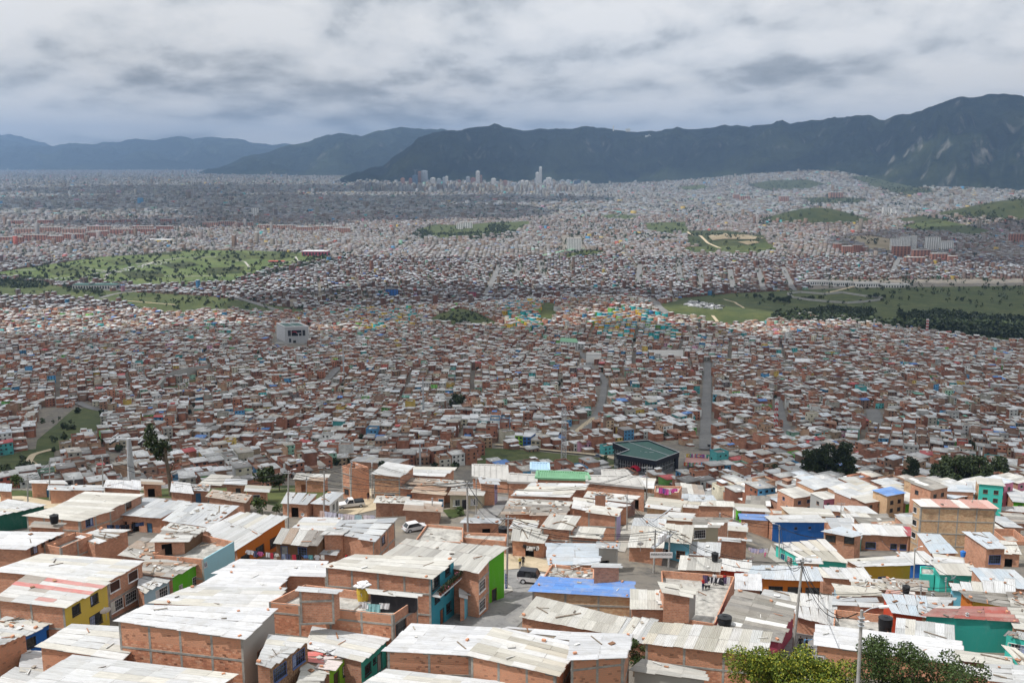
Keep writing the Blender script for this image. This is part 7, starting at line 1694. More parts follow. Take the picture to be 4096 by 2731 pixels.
# ================================================================ PEOPLE, VEHICLES, TREES, LANDMARKS
for nm, col in dict(skin=(.32, .17, .10), hair=(.015, .012, .01), c_black=(.016, .016, .018), c_navy=(.02, .03, .08), c_jeans=(.10, .16, .28), c_pale=(.35, .45, .58), c_yellow=(.55, .45, .12), c_red=(.45, .03, .03), c_white=(.65, .65, .65), c_blue=(.10, .30, .55), c_grey=(.25, .25, .26), c_pink=(.65, .08, .25), c_shoe=(.03, .03, .03)).items(): paint(nm, col, .9, .15, 6.0)
def person(pos, H, face, shirt, pants, label, pose='stand', hair='hair', bag=None):
    """one skinned body; clothes and skin are separate materials of the same continuous surface"""
    src, hands, lean = BODY[pose]; nm = src.copy(); nm.name = 'person'; idx = []
    for q in ('skin', shirt, pants, hair, 'c_shoe'): nm.materials.append(MATS[q])
    for p in nm.polygons:
        c = np.array(p.center); z = c[2]
        if min(np.linalg.norm(c-h) for h in hands) < .05: i = 0
        elif z < .12: i = 4
        elif z < .97 and abs(c[0]) < .235: i = 2
        elif z > 1.52: i = 3 if (z > 1.68 or c[1] > -lean*1.6+.015) else 0
        elif z > 1.455 and abs(c[0]) < .09: i = 0
        else: i = 1
        idx.append(i)
    nm.polygons.foreach_set('material_index', idx)
    b = link(bpy.data.objects.new('person', nm)); b.location = pos; b.rotation_euler.z = math.radians(face); k = H/1.75; b.scale = (k, k, k)
    m = MB(); m.box((0, -lean*1.6-.108, 1.575), (.018, .03, .04)); m.build('nose', 'skin', b); m = MB()
    for s in (-1, 1): m.box((.035*s, -lean*1.6-.10, 1.605), (.022, .012, .012))
    m.box((0, -lean*1.6-.098, 1.54), (.045, .012, .01)); m.build('eyes_and_mouth', 'hair', b)
    if bag: m = MB(); m.box((0, .19, 1.22), (.30, .16, .42), 0, 0, None, None, .85); m.build('backpack', bag, b)
    return tag(b, label, 'person')
zg = lambda p: np.array((p[0], p[1], float(G(p[0], p[1]))+.08))
for t, x, y, H, f, sh, pa, lab, pose, bag in (
    ('T3', 60, 698, 1.60, 20, 'c_yellow', 'c_navy', 'person in a yellow top and dark jeans on the dirt lot', 'hold', None),
    ('T3', 84, 691, 1.72, -20, 'c_black', 'c_black', 'person all in black standing beside the yellow top', 'stand', None),
    ('T2', 848, 190, 1.70, 30, 'c_black', 'c_navy', 'person in dark clothes at the upper street corner', 'stand', None),
    ('T2', 890, 180, 1.74, 200, 'c_white', 'c_black', 'person in a white top beside the upper pole', 'walk', None),
    ('T4', 241, 1322, 1.76, 180, 'c_black', 'c_black', 'person in a black jacket and cap walking up the lower street', 'stand', None),
    ('T4', 286, 1326, 1.66, 170, 'c_blue', 'c_grey', 'person in a blue top with a backpack on the lower street', 'reach', 'c_black'),
    ('T4', 278, 1392, 1.74, 185, 'c_black', 'c_black', 'person in black half hidden by the leafy tree, left of the pair', 'walk', None),
    ('T4', 311, 1402, 1.70, 180, 'c_black', 'c_navy', 'person in black half hidden by the leafy tree, right of the pair', 'walk', None),
    ('T2', 770, 132, 1.68, 0, 'c_blue', 'c_jeans', 'person at the brick house door above the dirt street', 'stand', None)):
    person(zg(P(*tile_xy(t, x, y))), H, f, sh, pa, lab, pose, bag=bag)
for x, y, H, f, sh, pa, lab, pose in ((1440, 866, 1.66, 40, 'c_red', 'c_navy', 'person in a red vest reaching out on the big terrace', 'reach'), (1526, 830, 1.72, 160, 'c_white', 'c_black', 'person in a white shirt at the clothes on the big terrace', 'stand'), (1604, 832, 1.68, 200, 'c_red', 'c_pale', 'person in a red top and pale jeans on the big terrace', 'hold')):
    person(at_tile('T3', x, y, ZB+.02), H, f, sh, pa, lab, pose)
person(zg(P(*tile_xy('T3', 1908, 622))), 1.15, 120, 'c_pink', 'c_pink', 'child in pink playing in the concrete yard', 'bend')
person(at_tile('T2', 680, 668, zl+4.3), 1.55, 60, 'c_red', 'c_red', 'person in red beside the plants on the brick terrace', 'bend')
def dog(pos):
    nm = DOGMESH; nm.materials.append(MATS['c_black']); b = link(bpy.data.objects.new('dog', nm)); b.location = pos; b.rotation_euler.z = math.radians(200); tag(b, 'black dog standing on the big concrete terrace', 'dog')
dog(at_tile('T3', 1475, 862, ZB+.02))
# ---------------------------------------------------------------- vehicles
def wheel(parent, x, y, r, w, name='wheel'):
    m = MB(); pr = [(r*.62, -w/2), (r*.95, -w/2), (r, -w*.3), (r, w*.3), (r*.95, w/2), (r*.62, w/2)]; m.lathe((0, 0, 0), pr, 20)
    o = m.build(name, 'tank_black', parent); o.location = (x, y, r); o.rotation_euler = (math.pi/2, 0, 0)
    m = MB(); m.lathe((0, 0, 0), [(r*.6, -w*.52), (r*.62, 0), (r*.6, w*.52)], 16); m.build('rim', 'metal_grey', o)
def car(pos, rz, label, body, roofc, kind='jeep'):
    e = empty('parked_car', pos, rz); tag(e, label, 'car'); L, Wd = (4.2, 1.72) if kind == 'jeep' else ((4.9, 1.75) if kind == 'pickup' else (3.9, 1.62)); z1, z2 = (.98, 1.78) if kind == 'jeep' else ((.95, 1.62) if kind == 'pickup' else (.85, 1.42))
    prof = {'jeep': [(-L/2, .42), (L/2, .42), (L/2, .85), (L/2-.05, .98), (.55, z1+.06), (.5, z1+.06), (-L/2+.03, z1)], 'pickup': [(-L/2, .45), (L/2, .45), (L/2, .8), (L/2-.1, .92), (.75, z1+.08), (-L/2, z1)], 'hatch': [(-L/2, .32), (L/2, .32), (L/2, .62), (L/2-.15, .75), (.95, z1+.03), (-L/2+.05, z1+.03)]}[kind]
    m = MB(); n = len(prof); w = Wd/2
    for s in (-1, 1): m.face([(x, s*w, z) for x, z in (prof if s < 0 else prof[::-1])])
    for i in range(n): a, b = prof[i], prof[(i+1) % n]; m.face([(b[0], -w, b[1]), (a[0], -w, a[1]), (a[0], w, a[1]), (b[0], w, b[1])])
    o = m.build('body', 'glossy_object', e); o.color = (*body, 1)
    x0, x1, x2, x3 = {'jeep': (-L/2+.05, -L/2+.12, .25, .62), 'pickup': (-.55, -.45, .35, .85), 'hatch': (-L/2+.15, -L/2+.6, .35, 1.0)}[kind]
    m = MB(); lo = [(x0, -w+.02, z1), (x3, -w+.02, z1+.05), (x3, w-.02, z1+.05), (x0, w-.02, z1)]; hi = [(x1, -w+.14, z2), (x2, -w+.14, z2), (x2, w-.14, z2), (x1, w-.14, z2)]
    for i in range(4): m.face([lo[i], lo[(i+1) % 4], hi[(i+1) % 4], hi[i]])
    o = m.build('glass', 'window_glass', e)
    m = MB(); m.box(((x1+x2)/2, 0, z2+.03), (x2-x1+.08, Wd-.24, .07)); p = m.build('roof', 'glossy_object', e); p.color = (*roofc, 1)
    m = MB()
    for i in range(4): m.bar(lo[i], hi[i], .09)
    if kind == 'jeep':
        for s in (-1, 1): m.bar((-.35, s*(w-.02), z1), (-.3, s*(w-.13), z2), .10); m.face([(x0, s*(w-.0), z1+.1), (x0+.75, s*(w-.0), z1+.1), (x0+.75, s*(w-.12), z2), (x1, s*(w-.12), z2)])
    p = m.build('pillars', 'glossy_object', e); p.color = (*roofc, 1)
    r = .38 if kind == 'jeep' else .33
    for x in (-L/2+.72, L/2-.78):
        for s in (-1, 1): wheel(e, x, s*(w-.07), r, .22)
    for s in (-1, 1):
        m = MB(); m.box((L/2+.005, s*(w-.28), .74), (.04, .26, .16)); m.build('headlight', 'white_metal', e)
        m = MB(); m.box((-L/2-.005, s*(w-.12), .78), (.04, .12, .22)); p = m.build('tail_light', 'glossy_object', e); p.color = (.4, .02, .02, 1)
        m = MB(); m.box((x2+.1, s*(w+.08), z1+.12), (.08, .16, .13)); m.build('mirror', 'black_metal', e)
    for x in (-L/2-.06, L/2+.06): m = MB(); m.box((x, 0, .5), (.12, Wd-.06, .16)); m.build('bumper', 'metal_grey', e)
    if kind == 'jeep':
        m = MB(); m.lathe((0, 0, 0), [(.2, -.1), (.36, -.1), (.38, 0), (.36, .1), (.2, .1)], 20); q = m.build('spare_wheel', 'tank_black', e); q.location = (-L/2-.16, 0, .98); q.rotation_euler = (0, math.pi/2, 0)
    if kind == 'pickup': m = MB(); m.box((-L/2+.92, 0, z1+.16), (1.75, Wd-.1, .32)); p = m.build('cargo_cover', 'painted_object', e); p.color = (.02, .025, .03, 1)
    return e
p = zg(P(2138, 2332)); car(p, math.radians(-14), 'white off-roader with a dark roof and spare wheel on the paved street', (.55, .55, .56), (.02, .022, .03), 'jeep')
p = zg(P(1402, 2030)); car(p, math.radians(200), 'white pickup parked on the upper dirt street', (.62, .62, .62), (.62, .62, .62), 'pickup')
p = zg(P(1660, 2122)); car(p, math.radians(30), 'white hatchback behind the half-built brick cells', (.62, .62, .63), (.62, .62, .63), 'hatch')
p = zg(P(2392, 1829)); p[2] += .6; car(p, math.radians(-8), 'blue-grey car on the dirt track left of the cable station', (.12, .18, .26), (.12, .18, .26), 'hatch')
p = zg(P(2835, 1790)); p[2] += .8; car(p, math.radians(85), 'dark van at the lower end of the straight street', (.03, .03, .035), (.03, .03, .035), 'jeep')
p = zg(P(2843, 1810)); p[2] += .8; car(p, math.radians(80), 'blue car at the lower end of the straight street', (.05, .15, .4), (.05, .15, .4), 'hatch')
p = zg(P(3480, 1695)); p[2] += 1.0; car(p, math.radians(70), 'yellow taxi on the wide street at right', (.7, .5, .03), (.7, .5, .03), 'hatch')
def motorbike(pos):
    e = empty('motorbike', pos, math.radians(-25)); tag(e, 'black motorbike with a rider at the corner of the lower street', 'motorbike')
    for x in (-.62, .64):
        m = MB(); n = 20
        for k in range(n):
            a, b = 6.2832*k/n, 6.2832*(k+1)/n; m.bar((.29*math.cos(a), 0, .29*math.sin(a)), (.29*math.cos(b), 0, .29*math.sin(b)), .10)
        for k in range(5): a = 6.2832*k/5; m.bar((0, 0, 0), (.28*math.cos(a), 0, .28*math.sin(a)), .025)
        o = m.build('wheel', 'tank_black', e); o.location = (x, 0, .32)
    m = MB(); m.bar((.58, 0, .36), (.36, 0, .98), .06); m.bar((-.6, 0, .34), (-.05, 0, .42), .06); m.bar((-.05, 0, .42), (.4, 0, .85), .07); m.bar((-.7, 0, .72), (.05, 0, .74), .06); m.build('frame', 'black_metal', e)
    m = MB(); m.box((.16, 0, .85), (.46, .26, .22), 0, 0, None, None, .8); p = m.build('fuel_tank', 'glossy_object', e); p.color = (.02, .02, .022, 1)
    m = MB(); m.box((-.36, 0, .83), (.7, .24, .1)); m.build('seat', 'tank_black', e)
    m = MB(); m.box((.05, 0, .48), (.42, .28, .34)); m.build('engine', 'metal_grey', e)
    m = MB(); m.bar((.34, -.36, 1.06), (.34, .36, 1.06), .035); m.bar((.34, 0, .98), (.34, 0, 1.06), .04); m.build('handlebar', 'black_metal', e)
    m = MB(); m.box((.48, 0, .92), (.14, .18, .18)); m.build('headlight', 'white_metal', e)
    m = MB(); m.tube([(-.1, -.2, .32), (-.85, -.22, .42)], .05, 8); m.build('exhaust', 'metal_grey', e)
    nm = RIDERMESH
    for q in ('c_black', 'c_red', 'tank_black'): nm.materials.append(MATS[q])
    nm.polygons.foreach_set('material_index', [2 if f.center.z > 1.58 else (1 if f.center.z > 1.05 and abs(f.center.y) < .16 else 0) for f in nm.polygons])
    b = link(bpy.data.objects.new('person', nm)); b.location = pos; b.rotation_euler.z = math.radians(-25); tag(b, 'helmeted rider in black and red seated on the motorbike', 'person')
motorbike(zg(P(*tile_xy('T4', 215, 1148))))
# ---------------------------------------------------------------- near trees
def near_tree(name, base_px, y, h, spread, n, leaf, mat, label, seed, lobes=20, zlo=.35, airy=.5):
    b = PD(*base_px, y); b[2] = float(G(b[0], b[1])); rs = np.random.default_rng(seed); e = empty(name, b); tag(e, label, 'tree'); m = MB(); lb = []
    m.tube([(0, 0, -.4), (.1, 0, h*.25), (.05, .1, h*.5)], [.2, .16, .11], 8)
    for i in range(lobes):
        a = 6.2832*i/lobes+rs.uniform(-.4, .4); rr = spread*rs.uniform(.2, .95); z = h*rs.uniform(zlo, .92)*(1-.12*rr/spread); c = (rr*math.cos(a), rr*math.sin(a)*.7, z); lb.append((*c, spread*rs.uniform(.28, .44)))
        m.tube([(.05, .05, h*rs.uniform(.25, .5)), (c[0]*.5, c[1]*.5, z*.8), c, (c[0]*1.1, c[1]*1.1, z+spread*.3)], [.07, .045, .025, .008], 5, cap=False)
    m.build('trunk', 'bark', e); V, F = leaf_cloud(rs, n, leaf, lb, .85); link(bpy.data.objects.new('crown', np_mesh('crown', V, F, mat)), e); return e
for u, y, h, sp, nm, lab, mat, n, leaf, sd in (
    (3060, 73, 12.6, 2.7, 'leafy_tree', 'yellow-green leafy tree at bottom right below the maroon corner', 'leaf_yellow', 11000, .10, 1), (3195, 71, 11.9, 2.6, 'leafy_tree', 'yellow-green leafy tree in front of the two people in black', 'leaf_yellow', 11000, .10, 2), (3330, 70, 11.9, 2.5, 'leafy_tree', 'yellow-green leafy tree left of the near lamp pole', 'leaf_yellow', 10000, .10, 3),
    (3540, 72, 11.9, 3.0, 'dark_tree', 'dark thin-leaved tree right of the near lamp pole', 'leaf_mid', 9500, .11, 4), (3670, 71, 11.4, 3.0, 'dark_tree', 'dark thin-leaved tree before the long white-roofed house', 'leaf_mid', 9500, .11, 5), (3800, 73, 11.2, 2.8, 'dark_tree', 'low dark tree at the right end of the bottom foliage', 'leaf_mid', 8000, .11, 6)):
    near_tree(nm, (u, 2731), y, h, sp, n, leaf, mat, lab, sd)
for u, v, h, sp, lab, sd in ((2535, 2760, 5.0, 1.6, 'small garden tree before the grey corrugated lean-to', 11), (2652, 2780, 4.4, 1.5, 'round garden shrub right of the small garden tree', 12), (2395, 2755, 3.4, 1.0, 'little green bush in the brick yard corner', 13)):
    near_tree('garden_tree', (u, v), 97.0, h, sp, 1800, .11, 'leaf_mid', lab, sd, 8)
# slope trees
for i, (u, v, hs, lab) in enumerate(((3228, 1958, 1.0, 'leftmost'), (3262, 1952, 1.05, 'second'), (3300, 1955, 1.15, 'third'), (3338, 1950, 1.0, 'fourth'), (3372, 1956, 1.2, 'fifth'), (3396, 1950, .85, 'rightmost'))):
    p = P(u, v); sc = hs*(v-1822)/FPX*p[1]/19*1.2; tree('tall', 'eucalyptus', p, sc, f'dark eucalyptus, {lab} of the big tree clump before the slope', 'eucalyptus trees of the big clump')
p = P(3640, 1962); tree('tall', 'eucalyptus', p, (1962-1838)/FPX*p[1]/19*1.1, 'lone tall dark eucalyptus between the two tree clumps')
for i, u in enumerate((3740, 3775, 3812, 3850, 3880, 3915, 3950, 3985)):
    v = 1975+((i*37) % 3)*6; p = P(u, v); sc = (v-(1850 if i not in (0, 6) else 1875))/FPX*p[1]/19*1.25; tree('tall', 'eucalyptus', p, sc, f'dark eucalyptus, {ORD[i]} from the left in the right-hand clump', 'eucalyptus trees of the right-hand clump')
for u, v, hp, kd, lab in ((2765, 1984, 55, 'round', 'round green tree behind the white roofs right of the cable station'), (3086, 1915, 62, 'round', 'round dark tree left of the big eucalyptus clump'), (2750, 1990, 42, 'round', 'smaller round tree beside the green-roofed station yard'), (1070, 1968, 105, 'round', 'large dark bush before the square brick house'), (1118, 1962, 80, 'round', 'dark tree right of the large bush'), (1040, 2052, 62, 'bush', 'dark bush beside the grey-roofed brick house'), (1105, 2060, 40, 'bush', 'low bush below the grey pole'), (20, 1948, 62, 'round', 'dark tree at the left edge above the dirt road'), (70, 1950, 50, 'bush', 'bush right of the left-edge tree'), (165, 1930, 45, 'bush', 'round bush inside the looping dirt track'), (960, 1940, 45, 'bush', 'bush between the scrap shack and the pylon'), (1835, 2062, 34, 'bush', 'weedy bush at the street corner below the beige house'), (3560, 1950, 40, 'bush', 'bushes on the grass between the two tree clumps'), (3460, 1962, 38, 'bush', 'low bush at the foot of the big clump'), (2110, 1660, 0, 'round', ''), (1825, 1650, 75, 'round', 'dark tree above the pale slope terraces at centre'), (640, 1590, 0, 'bush', '')):
    if not lab: continue
    p = P(u, v); H = {'round': 7.0, 'bush': 4.2}[kd]; tree(kd, 'bush' if kd == 'bush' else 'dark_tree', p, hp/FPX*p[1]/H*1.05, lab)
def bare_eucalyptus():
    b = P(688, 1985); y = b[1]; rs = np.random.default_rng(6); e = empty('eucalyptus', b); tag(e, 'leaning bare-trunked eucalyptus with ragged leaf tufts at left', 'tree')
    def at(u, v): return tuple(PD(u, v, y)-b)
    m = MB(); m.tube([(0, 0, -1), at(676, 1900), at(664, 1830), at(652, 1780)], [.5, .4, .3, .16], 8); lb = []
    for (u, v), r in (((598, 1735), 2.2), ((612, 1760), 2.0), ((628, 1790), 2.4), ((650, 1780), 1.8), ((655, 1800), 2.2), ((600, 1712), 1.5), ((590, 1780), 1.6), ((640, 1820), 1.5), ((662, 1770), 1.2)):
        c = at(u, v); m.tube([at(668, 1850), (c[0]*.8, 0, c[2]-1), c], [.16, .09, .04], 5, cap=False); lb.append((c[0], rs.uniform(-1, 1), c[2], r*.55))
    for (u, v) in ((720, 1840), (710, 1880), (640, 1880), (705, 1860)): m.tube([at(674, 1895), at((u+674)/2, v+12), at(u, v)], [.14, .09, .03], 5, cap=False)
    m.build('trunk', 'bark', e); V, F = leaf_cloud(rs, 900, .36, lb, 1.1); link(bpy.data.objects.new('crown', np_mesh('crown', V, F, 'leaf_dark')), e)
bare_eucalyptus()
# ---------------------------------------------------------------- park trees
def park_trees():
    poly = [(20, 1098), (120, 1080), (400, 1036), (760, 1008), (1000, 1008), (1270, 1018), (1320, 1036), (1180, 1062), (940, 1122), (700, 1138), (420, 1132), (150, 1116)]; rs = random.Random(4)
    w = scatter(poly, 250, 44)
    for p in w:
        u, v = project(*p); k = rs.uniform(.9, 1.75); sz = 'small' if k < 1.15 else ('middling' if k < 1.5 else 'large'); z = min(5, int((u-20)/220)); row = 'front' if v > 1085 else ('middle' if v > 1045 else 'rear')
        tree('round', 'park_tree', p, k, f'{sz} dark round tree on the {row} park lawn, {ORD[z]} sixth from the left', 'trees dotted over the park lawn', rs)
    for i, (u, v, n) in enumerate(((3052, 1200, 5), (3120, 1215, 9), (3430, 1262, 2), (3500, 1202, 3), (3250, 1200, 4))):
        for q in scatter([(u-35, v-8), (u+35, v-8), (u+35, v+6), (u-35, v+6)], n, 60+i): tree('round', 'meadow_tree', q, rs.uniform(1.3, 2.2), f'dark tree in the {ORD[i]} grove on the river meadow', 'groves on the river meadow', rs)
    for q in scatter([(640, 1180), (1000, 1200), (1000, 1245), (700, 1245)], 22, 71): tree('round', 'meadow_tree', q, rs.uniform(.8, 1.5), 'dark tree on the rough meadow below the park avenue', 'trees on the rough meadow', rs)
park_trees()
# ---------------------------------------------------------------- landmarks of the slope
def prism(mb, pts, z0, z1, mi=0, cap=True):
    n = len(pts)
    for i in range(n): a, b = pts[i], pts[(i+1) % n]; mb.face([(a[0], a[1], z0), (b[0], b[1], z0), (b[0], b[1], z1), (a[0], a[1], z1)], mi)
    if cap: mb.face([(p[0], p[1], z1) for p in pts], mi)
paint('station_green', (.035, .10, .085), .6, .12, .3); paint('station_navy', (.018, .020, .030), .45, .12, .4); paint('station_red', (.45, .015, .04), .4, .1, .5); paint('station_grey', (.42, .43, .44), .6, .12, .4)
def cable_station():
    k = 420/2352; ref = P(2585, 1902); z0 = ref[2]; H = 9.6
    out = [PZ(2380+x*k, 1700+y*k, z0+H) for x, y in ((490, 645), (1360, 795), (1890, 600), (1190, 330), (395, 385), (770, 545))]
    c = sum(out)/6; org = np.array((c[0], c[1], z0)); e = empty('cable_car_station', org); tag(e, 'angular dark cable car station with a flat green roof', 'station')
    q = [p-org for p in out]; n = 6
    m = MB(); prism(m, q, H-3.0, H, 0, False); m.build('fascia', 'station_navy', e)
    inn = [p*.965 for p in q]; m = MB(); m.face([(p[0], p[1], H-.55) for p in inn]); rf = m.build('roof', 'station_green', e)
    m = MB()
    for i in range(n): a, b = q[i], q[(i+1) % n]; m.bar((a[0], a[1], H+.05), (b[0], b[1], H+.05), .45, .2)
    m.bar((q[4][0]*.55+q[3][0]*.45, q[4][1]*.55+q[3][1]*.45, H-.4), (q[1][0]*.4+q[2][0]*.6, q[1][1]*.35+q[2][1]*.65, H-.4), .35, .2); m.build('parapet_cap', 'metal_grey', e)
    m = MB()
    for s in range(5): a = NR.uniform(-8, 8, 2); m.bar((a[0], a[1]*.6, H-.4), (a[0]+NR.uniform(-2.5, 2.5), a[1]*.6+.3, H-.4), .3, .2)
    m.build('roof_vents', 'metal_grey', e)
    gl = [p*.93 for p in q]; m = MB(); prism(m, gl, -4, H-2.9, 0, False); m.build('glazed_wall', 'window_glass', e)
    m = MB()
    for i in range(n):
        a, b = gl[i]*1.004, gl[(i+1) % n]*1.004; L = np.linalg.norm((b-a)[:2]); t = max(2, int(L/1.5))
        for j in range(t+1): p = a+(b-a)*j/t; m.bar((p[0], p[1], -4), (p[0], p[1], H-3), .14)
        for z in (1.2, 3.8): m.bar((a[0], a[1], z), (b[0], b[1], z), .12)
    m.build('mullions', 'metal_grey', e)
    a, b = q[2], q[3]; m = MB(); r = q[2]; w = [q[2]*.985, q[2]*.985+(q[1]-q[2])*.1, q[2]*.95+(q[1]-q[2])*.1, q[2]*.9]; prism(m, [w[0], w[3], w[2], w[1]], -5, H-2.8); m.build('corner_pier', 'station_navy', e)
    m = MB(); nn = 12; L = 5.5; R_ = 2.9; base = (q[0]+q[1])/2+(q[0]-q[1])*.02; base[2] = 0; d = np.array(((q[1]-q[0])[1], -(q[1]-q[0])[0], 0)); d /= np.linalg.norm(d); s = np.array((-d[1], d[0], 0))
    ring = [(math.cos(math.pi*t/nn)*R_*1.05, math.sin(math.pi*t/nn)*R_*.9) for t in range(nn+1)]
    for i in range(nn):
        f = lambda k, off: tuple(base-d*2+d*off+s*ring[k][0]+np.array((0, 0, 1.9+ring[k][1])))
        m.face([f(i, 0), f(i+1, 0), f(i+1, L), f(i, L)]); m.face([f(i, L), f(i+1, L), tuple(base-d*2+d*(L-.3)+s*ring[i+1][0]*.85+np.array((0, 0, 1.9+ring[i+1][1]*.85))), tuple(base-d*2+d*(L-.3)+s*ring[i][0]*.85+np.array((0, 0, 1.9+ring[i][1]*.85)))])
    m.build('red_portal', 'station_red', e)
    m = MB(); c0 = base+d*2.6; m.bar(tuple(c0+s*2.2+np.array((0, 0, 1.6))), tuple(c0-s*2.2+np.array((0, 0, 1.6))), .3); m.bar(tuple(c0+np.array((0, 0, -4))), tuple(c0+np.array((0, 0, 1.6))), .5); m.build('cable_bullwheel', 'metal_grey', e)
    m = MB(); prism(m, [p*1.0 for p in gl], -6, .9, 0, False); m.build('plinth', 'station_grey', e)
cable_station()
def grey_station():
    k = 260/2352; ref = P(1185, 1392); z0 = ref[2]; H = 25.0
    q = [PZ(1040+x*k, 1260+y*k, z0+H) for x, y in ((895, 440), (1750, 420), (1400, 280), (590, 300))]; c = sum(q)/4; org = np.array((c[0], c[1], z0)); e = empty('cable_car_station', org); tag(e, 'tall grey box-shaped cable station with a red portal, far on the slope', 'station'); q = [p-org for p in q]
    m = MB(); prism(m, q, -6, H, 0, False); m.build('wall', 'station_grey', e)
    for t0, t1 in ((.06, .48), (.52, .94)):
        def bl(s, t): return (q[0]*(1-s)+q[1]*s)*(1-t)+(q[3]*(1-s)+q[2]*s)*t
        m = MB(); m.face([tuple(bl(s, t)*np.array((1, 1, 0))+np.array((0, 0, H+.25))) for s, t in ((t0, .1), (t1, .1), (t1, .92), (t0, .92))]); m.build('roof_panel', 'station_green', e)
    m = MB(); m.face([(p[0], p[1], H) for p in q])
    for i in range(4): a, b = q[i]*.99, q[(i+1) % 4]*.99; m.bar((a[0], a[1], H+.6), (b[0], b[1], H+.6), 1.2, 1.2)
    m.build('parapet', 'white_metal', e)
    d = (q[1]-q[0]); L = np.linalg.norm(d); d /= L; n = np.array((d[1], -d[0], 0))
    def fr(x, z, o): p = q[0]+d*x+n*o; return (p[0], p[1], z)
    for x0, x1, z0_, z1_, nm, mt in ((L*.28, L*.70, 11, 20, 'portal_opening', 'dark_void'), (L*.12, L*.25, 11, 20, 'glass_bay', 'window_glass'), (L*.74, L*.86, 11, 20, 'glass_bay', 'window_glass'), (L*.16, L*.25, 1, 7, 'glass_bay', 'window_glass'), (L*.33, L*.45, 0, 4, 'doorway', 'dark_void')):
        m = MB(); m.face([fr(x0, z0_, .15), fr(x1, z0_, .15), fr(x1, z1_, .15), fr(x0, z1_, .15)]); m.build(nm, mt, e)
    m = MB(); nn = 10
    for i in range(nn):
        a0, a1 = math.pi*i/nn, math.pi*(i+1)/nn; f = lambda a, o: fr(L*.40+4.4*math.cos(a), 14.5+3.6*math.sin(a), o); m.face([f(a0, .2), f(a1, .2), f(a1, 5), f(a0, 5)])
    m.build('red_portal', 'station_red', e)
    m = MB(); m.tube([fr(L*.58, -3, 5), fr(L*.58, 16, 5)], [.9, .7], 8); m.bar(fr(L*.5, 16, 5), fr(L*.68, 16, 5), .6); m.build('cable_mast', 'metal_grey', e)
    b = q[3]-q[0]; Lb = np.linalg.norm(b); b /= Lb; nb = np.array((-b[1], b[0], 0))
    for i in range(18):
        z = 2+i*1.25; m = MB(); m.bar(tuple(q[0]+b*.5+nb*.15-np.array((0, 0, H-z))), tuple(q[3]-b*.5+nb*.15-np.array((0, 0, H-z))), .3, .5); m.build('louvre', 'white_metal', e)
    m = MB(); m.box((0, -18, -2), (46, 16, 4)); m.build('ramp', 'concrete', e)
grey_station()
def pylon(base, top, label, r=.75):
    b = P(*base); H = PD(top[0], top[1], b[1])[2]-b[2]; e = empty('cable_car_pylon', b); tag(e, label, 'pylon', 'cable car pylons'); m = MB(); m.tube([(0, 0, -2), (0, 0, H*.4), (0, 0, H)], [r, r*.8, r*.5], 14); m.build('shaft', 'metal_grey', e)
    for s in (-1, 1):
        m = MB(); m.bar((0, 0, H*.98), (s*3.2, 0, H*.985), .35); m.bar((s*2.8, -2.4, H*.97), (s*2.8, 2.4, H*.97), .22); m.bar((s*2.8, -2.0, H*.97+.8), (s*2.8, 2.0, H*.97+.8), .12)
        for y in (-2, 0, 2): m.bar((s*2.8, y, H*.97), (s*2.8, y, H*.97+.8), .10)
        m.build('crossarm', 'metal_grey', e)
        m = MB()
        for y in np.linspace(-2.2, 2.2, 7): m.bar((s*2.65, y, H*.955), (s*2.95, y, H*.955), .4)
        m.build('sheaves', 'tank_black', e)['kind'] = 'stuff'
    m = MB(); m.bar((-.15, -r, 0), (-.15, -r*.6, H), .06); m.bar((.15, -r, 0), (.15, -r*.6, H), .06); m.build('ladder', 'metal_grey', e)
for b, t, lab, r in (((530, 1966), (530, 1752), 'tall grey steel cable pylon at left before the slope houses', .85), ((1694, 1662), (1696, 1508), 'cable pylon above the centre of the slope', 1.0), ((1681, 1862), (1684, 1768), 'lower cable pylon left of the grassy slope', .7), ((1375, 1500), (1376, 1368), 'cable pylon beside the tilted street', 1.0), ((679, 1378), (680, 1318), 'small far cable pylon left of the grey station', 1.1), ((1285, 1400), (1286, 1345), 'small far cable pylon right of the grey station', 1.1), ((594, 1286), (594, 1240), 'tiny cable pylon near the river meadow', 1.1), ((3138, 1390), (3140, 1330), 'far cable pylon over the right-hand houses', 1.0)):
    pylon(b, t, lab, r)
def lattice(base, top, label, w0, w1, cols, name='lattice_mast', dishes=True):
    b = P(*base); H = PD(top[0], top[1], b[1])[2]-b[2]; e = empty(name, b); tag(e, label, 'mast'); n = 12; lv = [(H*i/n, w0+(w1-w0)*i/n) for i in range(n+1)]; sg = [(-1, -1), (1, -1), (1, 1), (-1, 1)]
    for k in range(n):
        m = MB(); (z0, a), (z1, c) = lv[k], lv[k+1]
        for i in range(4): p, q = sg[i], sg[(i+1) % 4]; m.bar((p[0]*a/2, p[1]*a/2, z0), (p[0]*c/2, p[1]*c/2, z1), .30); m.bar((p[0]*a/2, p[1]*a/2, z0), (q[0]*c/2, q[1]*c/2, z1), .17); m.bar((q[0]*a/2, q[1]*a/2, z0), (p[0]*c/2, p[1]*c/2, z1), .17); m.bar((p[0]*c/2, p[1]*c/2, z1), (q[0]*c/2, q[1]*c/2, z1), .17)
        o = m.build('mast_section', 'painted_object', e); o.color = (*cols[k % len(cols)], 1)
    if dishes:
        for i in range(5): m = MB(); a = i*1.26; m.box((w1*.9*math.cos(a), w1*.9*math.sin(a), H*.93), (.4, .4, 2.0)); m.build('antenna', 'white_metal', e)
lattice((2254, 1890), (2257, 1634), 'tall grey lattice telecom mast above the school', 3.2, 2.2, [(.45, .46, .47)])
